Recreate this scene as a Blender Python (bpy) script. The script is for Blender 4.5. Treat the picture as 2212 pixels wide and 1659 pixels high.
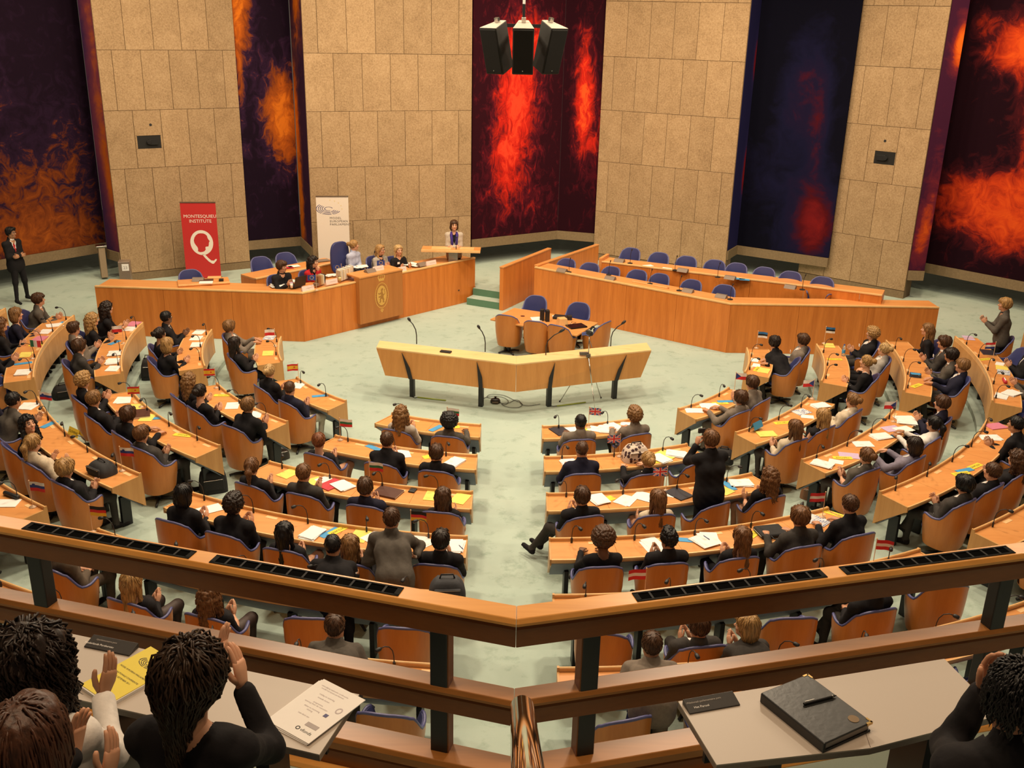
import bpy, math, random
import numpy as np
from mathutils import Vector, Matrix

for o in list(bpy.data.objects): bpy.data.objects.remove(o)
SC = bpy.context.scene
COL = SC.collection
PI = math.pi
rng = random.Random(7)

# ------------------------------------------------------------------ camera
CAMP = np.array([0.024, -19.742, 7.024]); FPX = 2150.0
CR = np.array([1.0, 0.010, 0.022]); CF = np.array([-0.002, 0.938, -0.346])
CF /= np.linalg.norm(CF); CR -= CF * (CR @ CF); CR /= np.linalg.norm(CR); CU = np.cross(CR, CF)
cam = bpy.data.cameras.new('camera'); camo = bpy.data.objects.new('camera', cam); COL.objects.link(camo)
cam.sensor_fit = 'HORIZONTAL'; cam.sensor_width = 36.0; cam.lens = FPX * 36.0 / 2212.0
cam.clip_start = 0.05; cam.clip_end = 200
camo.matrix_world = Matrix(((CR[0], CU[0], -CF[0], CAMP[0]), (CR[1], CU[1], -CF[1], CAMP[1]), (CR[2], CU[2], -CF[2], CAMP[2]), (0, 0, 0, 1)))
SC.camera = camo

def at(px, py, z):
    """the real point at height z that the photograph shows at pixel (px, py)"""
    d = (px - 1106.0) / FPX * CR - (py - 829.5) / FPX * CU + CF
    t = (z - CAMP[2]) / d[2]
    return CAMP + t * d

# ------------------------------------------------------------------ light
SC.view_settings.view_transform = 'Standard'; SC.view_settings.look = 'None'
SC.view_settings.gamma = 1.0; SC.view_settings.use_curve_mapping = False
SC.view_settings.exposure = 0.10
W = bpy.data.worlds.new('world'); SC.world = W; W.use_nodes = True
bg = W.node_tree.nodes['Background']; bg.inputs[0].default_value = (1.0, 0.80, 0.58, 1); bg.inputs[1].default_value = 0.10

def area(name, loc, size, power, col=(1, 0.84, 0.62), target=None, shape='DISK', spread=PI):
    l = bpy.data.lights.new(name, 'AREA'); l.shape = shape; l.size = size; l.energy = power; l.color = col; l.spread = spread
    o = bpy.data.objects.new(name, l); COL.objects.link(o); o.location = loc
    if target is not None:
        o.rotation_euler = (Vector(target) - Vector(loc)).to_track_quat('-Z', 'Y').to_euler()
    return o

for (lx, ly) in [(-7.5, -7), (-2.6, -8.5), (2.6, -8.5), (7.5, -7), (-7.5, -2), (-2.6, -3.2), (2.6, -3.2), (7.5, -2), (-5.5, 2), (0, 1.2), (5.5, 2)]:
    area('ceiling_lamp', (lx, ly, 10.3), 0.9, 350 if abs(lx) < 5 else 215 if abs(lx) < 6 else 200, (1, 0.80, 0.565))
for (lx, ly, tx, ty) in [(-8, 1.8, -8.8, 6.2), (-3.4, 3, -3.4, 7.2), (4.0, 3.6, 4.0, 8.2), (8.6, 1.6, 9, 6.4), (0.5, 4, 0.5, 9.2), (-12, 1, -13.5, 6), (12, 1, 13, 6)]:
    area('wall_lamp', (lx, ly, 10.4), 0.6, 105, (1, 0.76, 0.48), (tx, ty, 3.0), spread=1.9)
for gx in (-2.2, 0, 2.2): area('gallery_lamp', (gx, -16.75, 10.3), 0.5, 75, (1, 0.72, 0.46))

# ------------------------------------------------------------------ materials
MATS = {}
def nodes(m):
    m.use_nodes = True
    nt = m.node_tree
    return nt, nt.nodes['Principled BSDF']
def N(nt, t, **kw):
    n = nt.nodes.new(t)
    for k, v in kw.items(): setattr(n, k, v)
    return n
def flat(name, col, rough=0.6, metal=0.0, var=0.12, scale=40.0, spec=0.5, coat=0.0, bump=0.0):
    if name in MATS: return MATS[name]
    m = bpy.data.materials.new(name); nt, b = nodes(m)
    tc = N(nt, 'ShaderNodeTexCoord'); no = N(nt, 'ShaderNodeTexNoise'); no.inputs['Scale'].default_value = scale
    no.inputs['Detail'].default_value = 3
    nt.links.new(tc.outputs['Object'], no.inputs['Vector'])
    mx = N(nt, 'ShaderNodeMix', data_type='RGBA')
    mx.inputs[6].default_value = (*[c * (1 - var) for c in col], 1); mx.inputs[7].default_value = (*[min(1, c * (1 + var)) for c in col], 1)
    nt.links.new(no.outputs['Fac'], mx.inputs[0]); nt.links.new(mx.outputs[2], b.inputs['Base Color'])
    b.inputs['Roughness'].default_value = rough; b.inputs['Metallic'].default_value = metal
    b.inputs['Specular IOR Level'].default_value = spec; b.inputs['Coat Weight'].default_value = coat
    if bump:
        bp = N(nt, 'ShaderNodeBump'); bp.inputs['Strength'].default_value = bump; bp.inputs['Distance'].default_value = 0.01
        nt.links.new(no.outputs['Fac'], bp.inputs['Height']); nt.links.new(bp.outputs[0], b.inputs['Normal'])
    m.diffuse_color = (*col, 1); MATS[name] = m
    return m
def wood(name, c1, c2, stretch=(9, 9, 0.7), rough=0.38, var=0.5):
    if name in MATS: return MATS[name]
    m = bpy.data.materials.new(name); nt, b = nodes(m)
    tc = N(nt, 'ShaderNodeTexCoord'); mp = N(nt, 'ShaderNodeMapping'); mp.inputs['Scale'].default_value = stretch
    nt.links.new(tc.outputs['Object'], mp.inputs[0])
    no = N(nt, 'ShaderNodeTexNoise'); no.inputs['Scale'].default_value = 1.0; no.inputs['Detail'].default_value = 4; no.inputs['Distortion'].default_value = 0.3
    nt.links.new(mp.outputs[0], no.inputs['Vector'])
    n2 = N(nt, 'ShaderNodeTexNoise'); n2.inputs['Scale'].default_value = 7.0; n2.inputs['Detail'].default_value = 2
    nt.links.new(mp.outputs[0], n2.inputs['Vector'])
    ad = N(nt, 'ShaderNodeMath', operation='MULTIPLY_ADD'); ad.inputs[1].default_value = 0.35
    nt.links.new(n2.outputs['Fac'], ad.inputs[0]); nt.links.new(no.outputs['Fac'], ad.inputs[2])
    rp = N(nt, 'ShaderNodeValToRGB'); rp.color_ramp.elements[0].position = 0.67 - var * 0.5; rp.color_ramp.elements[1].position = 0.67 + var * 0.5
    rp.color_ramp.elements[0].color = (*c1, 1); rp.color_ramp.elements[1].color = (*c2, 1)
    nt.links.new(ad.outputs[0], rp.inputs[0]); nt.links.new(rp.outputs[0], b.inputs['Base Color'])
    b.inputs['Roughness'].default_value = rough; b.inputs['Specular IOR Level'].default_value = 0.4
    m.diffuse_color = (*c2, 1); MATS[name] = m
    return m
WOOD_F = wood('front_wood', (0.52, 0.155, 0.026), (0.70, 0.235, 0.045))
WOOD_T = wood('top_wood', (0.60, 0.245, 0.070), (0.70, 0.320, 0.105), (0.8, 9, 9), 0.36)
WOOD_E = wood('edge_wood', (0.70, 0.40, 0.155), (0.80, 0.49, 0.215), (6, 6, 3), 0.32)
WOOD_L = wood('light_wood', (0.50, 0.255, 0.085), (0.62, 0.345, 0.130))
WOOD_C = wood('chair_wood', (0.47, 0.155, 0.030), (0.58, 0.215, 0.050), (7, 7, 0.8), 0.30)
WOOD_B = wood('bench_top_wood', (0.78, 0.51, 0.235), (0.86, 0.60, 0.30), (1, 9, 9), 0.22)
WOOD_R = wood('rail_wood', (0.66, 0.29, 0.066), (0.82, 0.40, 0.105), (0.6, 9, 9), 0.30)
WOOD_D = wood('crest_wood', (0.41, 0.150, 0.034), (0.50, 0.195, 0.048), (9, 9, 0.6), 0.42)
BLUE = flat('blue_leather', (0.045, 0.052, 0.165), 0.40, spec=0.45, scale=60, bump=0.05)
BLUEL = flat('blue_piping', (0.085, 0.090, 0.225), 0.38)
BLACK = flat('black_metal', (0.012, 0.013, 0.016), 0.45)
BLACKP = flat('black_plastic', (0.015, 0.015, 0.017), 0.5)
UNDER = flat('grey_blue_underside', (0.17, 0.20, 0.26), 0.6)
PAPER = flat('white_paper', (0.84, 0.82, 0.80), 0.8, var=0.02)
GREYB = flat('taupe_plastic', (0.20, 0.15, 0.115), 0.5)
INLAY = flat('brass_inlay', (0.78, 0.50, 0.24), 0.4, var=0.05)
CHROME = flat('steel', (0.55, 0.53, 0.5), 0.25, 1.0, var=0.03)

def carpet():
    m = bpy.data.materials.new('mint_carpet'); nt, b = nodes(m)
    tc = N(nt, 'ShaderNodeTexCoord')
    a = N(nt, 'ShaderNodeTexNoise'); a.inputs['Scale'].default_value = 0.55; a.inputs['Detail'].default_value = 5; a.inputs['Roughness'].default_value = 0.65
    f = N(nt, 'ShaderNodeTexNoise'); f.inputs['Scale'].default_value = 160; f.inputs['Detail'].default_value = 2
    s = N(nt, 'ShaderNodeTexNoise'); s.inputs['Scale'].default_value = 3.5; s.inputs['Detail'].default_value = 6; s.inputs['Roughness'].default_value = 0.7
    for n in (a, f, s): nt.links.new(tc.outputs['Object'], n.inputs['Vector'])
    r1 = N(nt, 'ShaderNodeValToRGB'); r1.color_ramp.elements[0].position = 0.3; r1.color_ramp.elements[1].position = 0.7
    r1.color_ramp.elements[0].color = (0.36, 0.465, 0.415, 1); r1.color_ramp.elements[1].color = (0.435, 0.525, 0.465, 1)
    nt.links.new(a.outputs['Fac'], r1.inputs[0])
    r2 = N(nt, 'ShaderNodeValToRGB'); r2.color_ramp.elements[0].position = 0.30; r2.color_ramp.elements[1].position = 0.46
    r2.color_ramp.elements[0].color = (0.72, 0.76, 0.73, 1); r2.color_ramp.elements[1].color = (1, 1, 1, 1)
    nt.links.new(s.outputs['Fac'], r2.inputs[0])
    mx = N(nt, 'ShaderNodeMix', data_type='RGBA', blend_type='MULTIPLY'); mx.inputs[0].default_value = 1.0
    nt.links.new(r1.outputs[0], mx.inputs[6]); nt.links.new(r2.outputs[0], mx.inputs[7])
    nt.links.new(mx.outputs[2], b.inputs['Base Color']); b.inputs['Roughness'].default_value = 0.95
    b.inputs['Specular IOR Level'].default_value = 0.1; b.inputs['Sheen Weight'].default_value = 0.1
    bp = N(nt, 'ShaderNodeBump'); bp.inputs['Strength'].default_value = 0.25; bp.inputs['Distance'].default_value = 0.01
    nt.links.new(f.outputs['Fac'], bp.inputs['Height']); nt.links.new(bp.outputs[0], b.inputs['Normal'])
    return m
CARPET = carpet()
CARPET_R = flat('green_step_carpet', (0.10, 0.215, 0.135), 0.95, scale=90)
def stone():
    m = bpy.data.materials.new('travertine'); nt, b = nodes(m)
    tc = N(nt, 'ShaderNodeTexCoord'); oi = N(nt, 'ShaderNodeObjectInfo')
    ov = N(nt, 'ShaderNodeVectorMath', operation='SCALE'); ov.inputs['Scale'].default_value = 37.0
    cx = N(nt, 'ShaderNodeCombineXYZ')
    for i in range(3): nt.links.new(oi.outputs['Random'], cx.inputs[i])
    nt.links.new(cx.outputs[0], ov.inputs[0])
    va = N(nt, 'ShaderNodeVectorMath', operation='ADD'); nt.links.new(tc.outputs['Object'], va.inputs[0]); nt.links.new(ov.outputs[0], va.inputs[1])
    a = N(nt, 'ShaderNodeTexNoise'); a.inputs['Scale'].default_value = 26; a.inputs['Detail'].default_value = 6; a.inputs['Roughness'].default_value = 0.75
    c = N(nt, 'ShaderNodeTexNoise'); c.inputs['Scale'].default_value = 2.2; c.inputs['Detail'].default_value = 5; c.inputs['Distortion'].default_value = 0.8
    nt.links.new(va.outputs[0], a.inputs['Vector']); nt.links.new(va.outputs[0], c.inputs['Vector'])
    r = N(nt, 'ShaderNodeValToRGB'); r.color_ramp.elements[0].position = 0.28; r.color_ramp.elements[1].position = 0.72
    r.color_ramp.elements[0].color = (0.23, 0.150, 0.080, 1); r.color_ramp.elements[1].color = (0.47, 0.335, 0.200, 1)
    e = r.color_ramp.elements.new(0.5); e.color = (0.36, 0.245, 0.138, 1)
    ad = N(nt, 'ShaderNodeMath', operation='MULTIPLY_ADD'); ad.inputs[1].default_value = 0.3
    nt.links.new(c.outputs['Fac'], ad.inputs[0]); 
    sb = N(nt, 'ShaderNodeMath', operation='SUBTRACT'); sb.inputs[1].default_value = 0.15; nt.links.new(a.outputs['Fac'], sb.inputs[0]); nt.links.new(sb.outputs[0], ad.inputs[2])
    nt.links.new(ad.outputs[0], r.inputs[0])
    hv = N(nt, 'ShaderNodeHueSaturation'); mr = N(nt, 'ShaderNodeMapRange'); mr.inputs[3].default_value = 0.93; mr.inputs[4].default_value = 1.08
    nt.links.new(oi.outputs['Random'], mr.inputs[0]); nt.links.new(mr.outputs[0], hv.inputs['Value']); nt.links.new(r.outputs[0], hv.inputs['Color'])
    nt.links.new(hv.outputs[0], b.inputs['Base Color']); b.inputs['Roughness'].default_value = 0.85; b.inputs['Specular IOR Level'].default_value = 0.2
    bp = N(nt, 'ShaderNodeBump'); bp.inputs['Strength'].default_value = 0.3; bp.inputs['Distance'].default_value = 0.01
    nt.links.new(a.outputs['Fac'], bp.inputs['Height']); nt.links.new(bp.outputs[0], b.inputs['Normal'])
    return m
STONE = stone()
SKIRT = flat('brown_stone', (0.20, 0.140, 0.075), 0.8, scale=25, var=0.3)
JOINT = flat('dark_joint', (0.17, 0.115, 0.065), 0.9)

# ------------------------------------------------------------------ mesh helpers
class MB:
    def __init__(s): s.v = []; s.f = []; s.m = []
    def add(s, vs, fs, mi=0):
        n = len(s.v); s.v += [tuple(float(c) for c in v) for v in vs]; s.f += [tuple(i + n for i in f) for f in fs]
        s.m += (mi if isinstance(mi, list) else [mi] * len(fs)); return s
    def box(s, c, d, rz=0.0, mi=0, M=None):
        hx, hy, hz = d[0] / 2, d[1] / 2, d[2] / 2; ca, sa = math.cos(rz), math.sin(rz)
        vs = []
        for z in (-hz, hz):
            for x, y in ((-hx, -hy), (hx, -hy), (hx, hy), (-hx, hy)):
                vs.append((c[0] + x * ca - y * sa, c[1] + x * sa + y * ca, c[2] + z))
        if M is not None: vs = [tuple(M @ Vector(v)) for v in vs]
        return s.add(vs, [(3, 2, 1, 0), (4, 5, 6, 7), (0, 1, 5, 4), (1, 2, 6, 5), (2, 3, 7, 6), (3, 0, 4, 7)], mi)
    def prism(s, poly, z0, z1, mi=0):
        n = len(poly)
        a = sum(poly[i][0] * poly[(i + 1) % n][1] - poly[(i + 1) % n][0] * poly[i][1] for i in range(n))
        if a < 0: poly = poly[::-1]
        vs = [(p[0], p[1], z0) for p in poly] + [(p[0], p[1], z1) for p in poly]
        fs = [tuple(range(n))[::-1], tuple(range(n, 2 * n))] + [(i, (i + 1) % n, n + (i + 1) % n, n + i) for i in range(n)]
        return s.add(vs, fs, mi)
    def tube(s, path, r, n=8, mi=0, cap=True, flatz=1.0):
        path = [np.array(p, float) for p in path]; m = len(path)
        rs = r if isinstance(r, (list, tuple)) else [r] * m
        vs = []; prev = None
        for i, p in enumerate(path):
            t = path[min(i + 1, m - 1)] - path[max(i - 1, 0)]; t /= (np.linalg.norm(t) + 1e-9)
            if prev is None:
                u = np.cross(t, (0, 0, 1.0))
                if np.linalg.norm(u) < 1e-3: u = np.cross(t, (0, 1.0, 0))
            else: u = prev - t * (prev @ t)
            u /= np.linalg.norm(u); prev = u; w = np.cross(t, u)
            for k in range(n):
                a = 2 * PI * k / n; vs.append(p + rs[i] * (math.cos(a) * u + math.sin(a) * w * flatz))
        fs = [(i * n + k, i * n + (k + 1) % n, (i + 1) * n + (k + 1) % n, (i + 1) * n + k) for i in range(m - 1) for k in range(n)]
        if cap: fs += [tuple(range(n))[::-1], tuple((m - 1) * n + k for k in range(n))]
        return s.add(vs, fs, mi)
    def lathe(s, prof, c=(0, 0, 0), n=16, mi=0):
        vs = []; m = len(prof)
        for r, z in prof:
            for k in range(n):
                a = 2 * PI * k / n; vs.append((c[0] + r * math.cos(a), c[1] + r * math.sin(a), c[2] + z))
        fs = [(i * n + k, i * n + (k + 1) % n, (i + 1) * n + (k + 1) % n, (i + 1) * n + k) for i in range(m - 1) for k in range(n)]
        fs += [tuple(range(n))[::-1], tuple((m - 1) * n + k for k in range(n))]
        return s.add(vs, fs, mi)
    def grid(s, P, mi=0, closed_u=False):
        """P[i][j] points -> quads"""
        a = len(P); b = len(P[0]); vs = [p for row in P for p in row]; fs = []
        for i in range(a if closed_u else a - 1):
            for j in range(b - 1):
                i2 = (i + 1) % a
                fs.append((i * b + j, i2 * b + j, i2 * b + j + 1, i * b + j + 1))
        return s.add(vs, fs, mi)
    def build(s, name, mats, parent=None, smooth=False, bevel=0.0, off=None, seg=2):
        me = bpy.data.meshes.new(name)
        v = s.v if off is None else [(p[0] - off[0], p[1] - off[1], p[2] - off[2]) for p in s.v]
        me.from_pydata(v, [], s.f)
        for m in (mats if isinstance(mats, (list, tuple)) else [mats]): me.materials.append(m)
        if any(s.m): me.polygons.foreach_set('material_index', s.m)
        if smooth: me.polygons.foreach_set('use_smooth', [True] * len(s.f))
        me.update()
        o = bpy.data.objects.new(name, me); COL.objects.link(o)
        if off is not None and parent is None: o.location = off
        if parent is not None: o.parent = parent
        if bevel:
            b = o.modifiers.new('bevel', 'BEVEL'); b.width = bevel; b.segments = seg; b.limit_method = 'ANGLE'; b.angle_limit = 0.6
        return o
def tag(o, label=None, cat=None, group=None, kind=None):
    if label: o['label'] = label
    if cat: o['category'] = cat
    if group: o['group'] = group
    if kind: o['kind'] = kind
    return o
def empty(name, loc, label=None, cat=None, group=None, rz=0.0):
    o = bpy.data.objects.new(name, None); COL.objects.link(o); o.location = [float(c) for c in loc]; o.rotation_euler = (0, 0, rz)
    o.empty_display_size = 0.1
    return tag(o, label, cat, group)
def copy_thing(o, loc, rz, label, group=None, parent=None):
    c = o.copy(); COL.objects.link(c)
    if parent is None:
        c.location = [float(q) for q in loc]; c.rotation_euler = (0, 0, rz)
        if label: c['label'] = label
        if group: c['group'] = group
    else: c.parent = parent
    for ch in list(o.children): copy_thing(ch, None, 0, None, None, c)
    return c
def fill2d(name, splines, mat, parent, M, depth=0.0):
    """flat filled outline (list of closed 2-D loops) turned into a mesh and placed by matrix M"""
    cu = bpy.data.curves.new(name, 'CURVE'); cu.dimensions = '2D'; cu.fill_mode = 'BOTH'; cu.extrude = depth
    for pts in splines:
        sp = cu.splines.new('POLY'); sp.points.add(len(pts) - 1)
        for i, p in enumerate(pts): sp.points[i].co = (p[0], p[1], 0, 1)
        sp.use_cyclic_u = True
    t = bpy.data.objects.new('t', cu); me = bpy.data.meshes.new_from_object(t); bpy.data.objects.remove(t)
    me.name = name; me.materials.clear(); me.materials.append(mat)
    o = bpy.data.objects.new(name, me); COL.objects.link(o); o.parent = parent; o.matrix_local = M
    return o
def text(name, body, size, mat, parent, M, align='CENTER', depth=0.0, space=1.0):
    cu = bpy.data.curves.new(name, 'FONT'); cu.body = body; cu.size = size; cu.align_x = align; cu.align_y = 'CENTER'; cu.extrude = depth; cu.space_character = space
    cu.resolution_u = 2
    t = bpy.data.objects.new('t', cu); me = bpy.data.meshes.new_from_object(t); bpy.data.objects.remove(t)
    me.name = name; me.materials.clear(); me.materials.append(mat)
    o = bpy.data.objects.new(name, me); COL.objects.link(o); o.parent = parent; o.matrix_local = M
    return o
def frame(origin, xdir, up=(0, 0, 1)):
    """matrix with X along xdir, Y along up, Z the normal x cross up"""
    x = Vector(xdir).normalized(); y = Vector(up).normalized(); z = x.cross(y).normalized(); y = z.cross(x)
    return Matrix(((x[0], y[0], z[0], origin[0]), (x[1], y[1], z[1], origin[1]), (x[2], y[2], z[2], origin[2]), (0, 0, 0, 1)))

# ------------------------------------------------------------------ plan of the hall
R1, DR, DZ, AW = 4.767, 1.42, 0.101, 0.515
AX = 30.65 * PI / 180
def rowR(k): return R1 + (k - 1) * DR
def rowz(k): return (k - 1) * DZ
def pol(r, t, z=0.0): return np.array([r * math.sin(t), -r * math.cos(t), z])
BLK = {'far_left': (-3 * AX, -2 * AX), 'left': (-2 * AX, -AX), 'centre_left': (-AX, 0.0), 'centre_right': (0.0, AX), 'right': (AX, 2 * AX), 'far_right': (2 * AX, 3 * AX)}
BNAME = {'far_left': 'far left', 'left': 'left', 'centre_left': 'centre left', 'centre_right': 'centre right', 'right': 'right', 'far_right': 'far right'}
ORD = ['zeroth', 'first', 'second', 'third', 'fourth', 'fifth', 'sixth', 'seventh', 'eighth', 'ninth', 'tenth', 'eleventh', 'twelfth']
def lims(b, r):
    a, c = BLK[b]; d = math.asin(AW / r)
    return a + d, c - d
# ------------------------------------------------------------------ floor and stage
fl = MB()
def ring(r0, r1, z, t0=-2.0, t1=2.0, n=72):
    fl.grid([[pol(r0, t0 + (t1 - t0) * i / n, z), pol(r1, t0 + (t1 - t0) * i / n, z)] for i in range(n + 1)])
def riser(r, z0, z1, t0=-2.0, t1=2.0, n=72):
    fl.grid([[pol(r, t0 + (t1 - t0) * i / n, z0), pol(r, t0 + (t1 - t0) * i / n, z1)] for i in range(n + 1)])
E_ = 0.10
fl.add([(-30, -26, -0.002), (30, -26, -0.002), (30, 16.0, -0.002), (-30, 16.0, -0.002)], [(0, 1, 2, 3)])
TT = 1.62
for k in range(2, 11):
    r0 = rowR(k) - E_; r1 = rowR(k + 1) - E_ if k < 10 else 26
    ring(r0, r1, rowz(k), -TT, TT); riser(r0, rowz(k - 1), rowz(k), -TT, TT)
tag(fl.build('floor', CARPET), 'pale mint green carpet stepping up gently in curved tiers', kind='structure')
ZS = 0.36
st = MB()
front = [(-9.4, 2.0), (-4.7, 1.9), (-1.05, 5.65), (-0.45, 5.25), (0.55, 4.9), (4.85, 1.8), (9.4, 1.9)]
TOPY = 15.0
for (q0, q1) in zip(front[:3], front[1:4]):
    st.add([(*q0, ZS), (*q1, ZS), (q1[0], TOPY, ZS), (q0[0], TOPY, ZS)], [(0, 1, 2, 3)])
CO = (.80, 7.0); CI = (2.22, 7.5)
st.add([(-.45, 5.25, ZS), (*CO, ZS), (CO[0], TOPY, ZS), (-.45, TOPY, ZS)], [(0, 1, 2, 3)])
st.add([(*CO, ZS), (*CI, ZS), (CI[0], TOPY, ZS), (CO[0], TOPY, ZS)], [(0, 1, 2, 3)])
st.add([(.5, 4.85, ZS), (4.85, 1.8, ZS), (*CI, ZS)], [(0, 1, 2)])
st.add([(4.85, 1.8, ZS), (4.85, TOPY, ZS), (CI[0], TOPY, ZS), (*CI, ZS)], [(0, 1, 2, 3)])
st.add([(4.85, 1.8, ZS), (9.4, 1.9, ZS), (9.4, TOPY, ZS), (4.85, TOPY, ZS)], [(0, 1, 2, 3)])
st.add([(*CO, 0), (*CI, 0), (*CI, ZS), (*CO, ZS)], [(0, 1, 2, 3)])
st.add([(-18, 4.3, ZS), (-9.4, 4.3, ZS), (-9.4, TOPY, ZS), (-18, TOPY, ZS), (9.4, 4.3, ZS), (18, 4.3, ZS), (18, TOPY, ZS), (9.4, TOPY, ZS)], [(0, 1, 2, 3), (4, 5, 6, 7)])
st.add([(-18, 0.2, 0), (-9.4, 0.2, 0), (-9.4, 4.3, ZS), (-18, 4.3, ZS), (9.4, 0.2, 0), (18, 0.2, 0), (18, 4.3, ZS), (9.4, 4.3, ZS)], [(0, 1, 2, 3), (4, 5, 6, 7)])
tag(st.build('floor', CARPET), 'raised mint carpet stage behind the rostrum and ministers desks', kind='structure')
sp = MB()
A0, A1 = np.array([-1.25, 5.17]), np.array([-0.38, 4.76]); nd = np.array([0.42, 0.9]); nd /= np.linalg.norm(nd)
B0, B1 = A0 + nd * .34, A1 + nd * .34
C0, C1 = A0 + nd * .9, A1 + nd * .9
o = empty('carpeted_steps', (-0.8, 5.1, 0), 'two green carpeted steps between the rostrum and the partition', 'steps')
for nm, (P0, P1, Q0, Q1, z0, z1) in {'lower_step': (A0, A1, C0, C1, 0, .18), 'upper_step': (B0, B1, C0, C1, .18, .362)}.items():
    m = MB(); m.add([(*P0, z0), (*P1, z0), (*P1, z1), (*P0, z1), (*Q0, z1), (*Q1, z1)], [(0, 1, 2, 3), (3, 2, 5, 4)], [0, 1])
    m.build('step', [CARPET_R, CARPET], o, off=(-.8, 5.1, 0))

# ------------------------------------------------------------------ stone walls built slab by slab
COURSE = [0.56, 1.80, 3.22, 4.64, 6.06, 7.48]
def stone_wall(name, L, Rr, nslab, label, niche=None, shift=0):
    L = np.array(L, float); Rr = np.array(Rr, float); d = Rr - L; ln = np.linalg.norm(d); d /= ln
    nrm = np.array([d[1], -d[0]])          # towards the hall
    w = MB(); back = 0.45
    p = [L - nrm * .03, Rr - nrm * .03, Rr - nrm * back, L - nrm * back]
    w.prism([tuple(q) for q in p], 0.3, 10.5)
    root = tag(w.build(name, JOINT), label, kind='structure')
    sk = MB(); q = [L + nrm * .02, Rr + nrm * .02, Rr - nrm * .03, L - nrm * .03]
    sk.prism([tuple(a) for a in q], 0.30, 0.55); sk.build('skirting', SKIRT, root)
    sw = ln / nslab
    for ci in range(len(COURSE)):
        z0 = COURSE[ci]; z1 = COURSE[ci + 1] if ci + 1 < len(COURSE) else 10.4
        offs = (ci + shift) % 2
        xs = [0.0] + [sw * (j + (0.5 if offs else 1.0)) for j in range(nslab + 1)]
        xs = [x for x in xs if x < ln - 0.05] + [ln]
        for j in range(len(xs) - 1):
            a, b = xs[j] + .003, xs[j + 1] - .003
            hole = niche and ci == 2 and a < niche * ln < b
            zz = [(z0, z1)]
            m = MB(); jt = rng.uniform(-.002, .002)
            def slab(a, b, z0, z1, m=m, jt=jt):
                pp = [L + d * a, L + d * b]; ch = .004
                vs = []
                for (dep, ins) in ((.03, 0), (-.0 - jt + ch * .0 - .0, 0), (-.012 - jt, ch)):
                    for (x, z) in ((a + ins, z0 + ins), (b - ins, z0 + ins), (b - ins, z1 - ins), (a + ins, z1 - ins)):
                        q_ = L + d * x - nrm * dep; vs.append((q_[0], q_[1], z))
                m.add(vs, [(0, 1, 5, 4), (1, 2, 6, 5), (2, 3, 7, 6), (3, 0, 4, 7), (4, 5, 9, 8), (5, 6, 10, 9), (6, 7, 11, 10), (7, 4, 8, 11), (8, 9, 10, 11)])
            if hole:
                c = niche * ln; ha, hb, h0, h1 = c - .285, c + .285, 3.70, 4.02
                slab(a, max(a + .02, ha), h0, h1); slab(min(hb, b - .02), b, h0, h1); slab(a, b, z0 + .003, h0); slab(a, b, h1, z1 - .003)
                m.build('stone_slab', STONE, root)
                bx = MB(); q_ = L + d * c - nrm * .012; Mx = frame((q_[0], q_[1], 3.86), (d[0], d[1], 0))
                bx.box((0, 0, 0), (.57, .32, .03), M=Mx); bx.build('camera_niche', flat('niche_black', (.004, .004, .004), .6), root)
                cm = MB(); sgn = -1 if niche > .5 else 1
                cm.box((.10 * sgn, .0, .03), (.22, .13, .08), M=Mx)
                cm.tube([tuple(Mx @ Vector((-.02 * sgn, .0, .03))), tuple(Mx @ Vector((-.02 * sgn, .0, .10)))], .05, 12)
                cm.build('niche_camera', flat('dark_glass', (.02, .02, .022), .12), root, bevel=.004)
                dt = MB(); dt.tube([tuple(Mx @ Vector((-.07 * sgn * -1, .42, .01))), tuple(Mx @ Vector((-.07 * sgn * -1, .42, .025)))], .035, 12)
                dt.build('sensor_dot', BLACKP, root)
            else:
                slab(a, b, z0 + .003, z1 - .003); m.build('stone_slab', STONE, root)
    return root
PW = {'wall_left': ((-10.18, 5.31), (-7.32, 7.06)), 'wall_back_left': ((-5.44, 6.41), (-1.29, 7.87)), 'wall_back_right': ((2.27, 9.12), (5.77, 7.20)), 'wall_right': ((7.84, 7.36), (10.10, 5.45))}
stone_wall('wall_left', *PW['wall_left'], 5, 'travertine slab wall with a camera niche behind the red banner', .30, 0)
stone_wall('wall_back_left', *PW['wall_back_left'], 6, 'travertine slab wall behind the speaker and the white banner', None, 1)
stone_wall('wall_back_right', *PW['wall_back_right'], 6, 'travertine slab wall behind the ministers chairs', None, 0)
stone_wall('wall_right', *PW['wall_right'], 4, 'travertine slab wall with a camera niche at the right', .66, 0)

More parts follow.
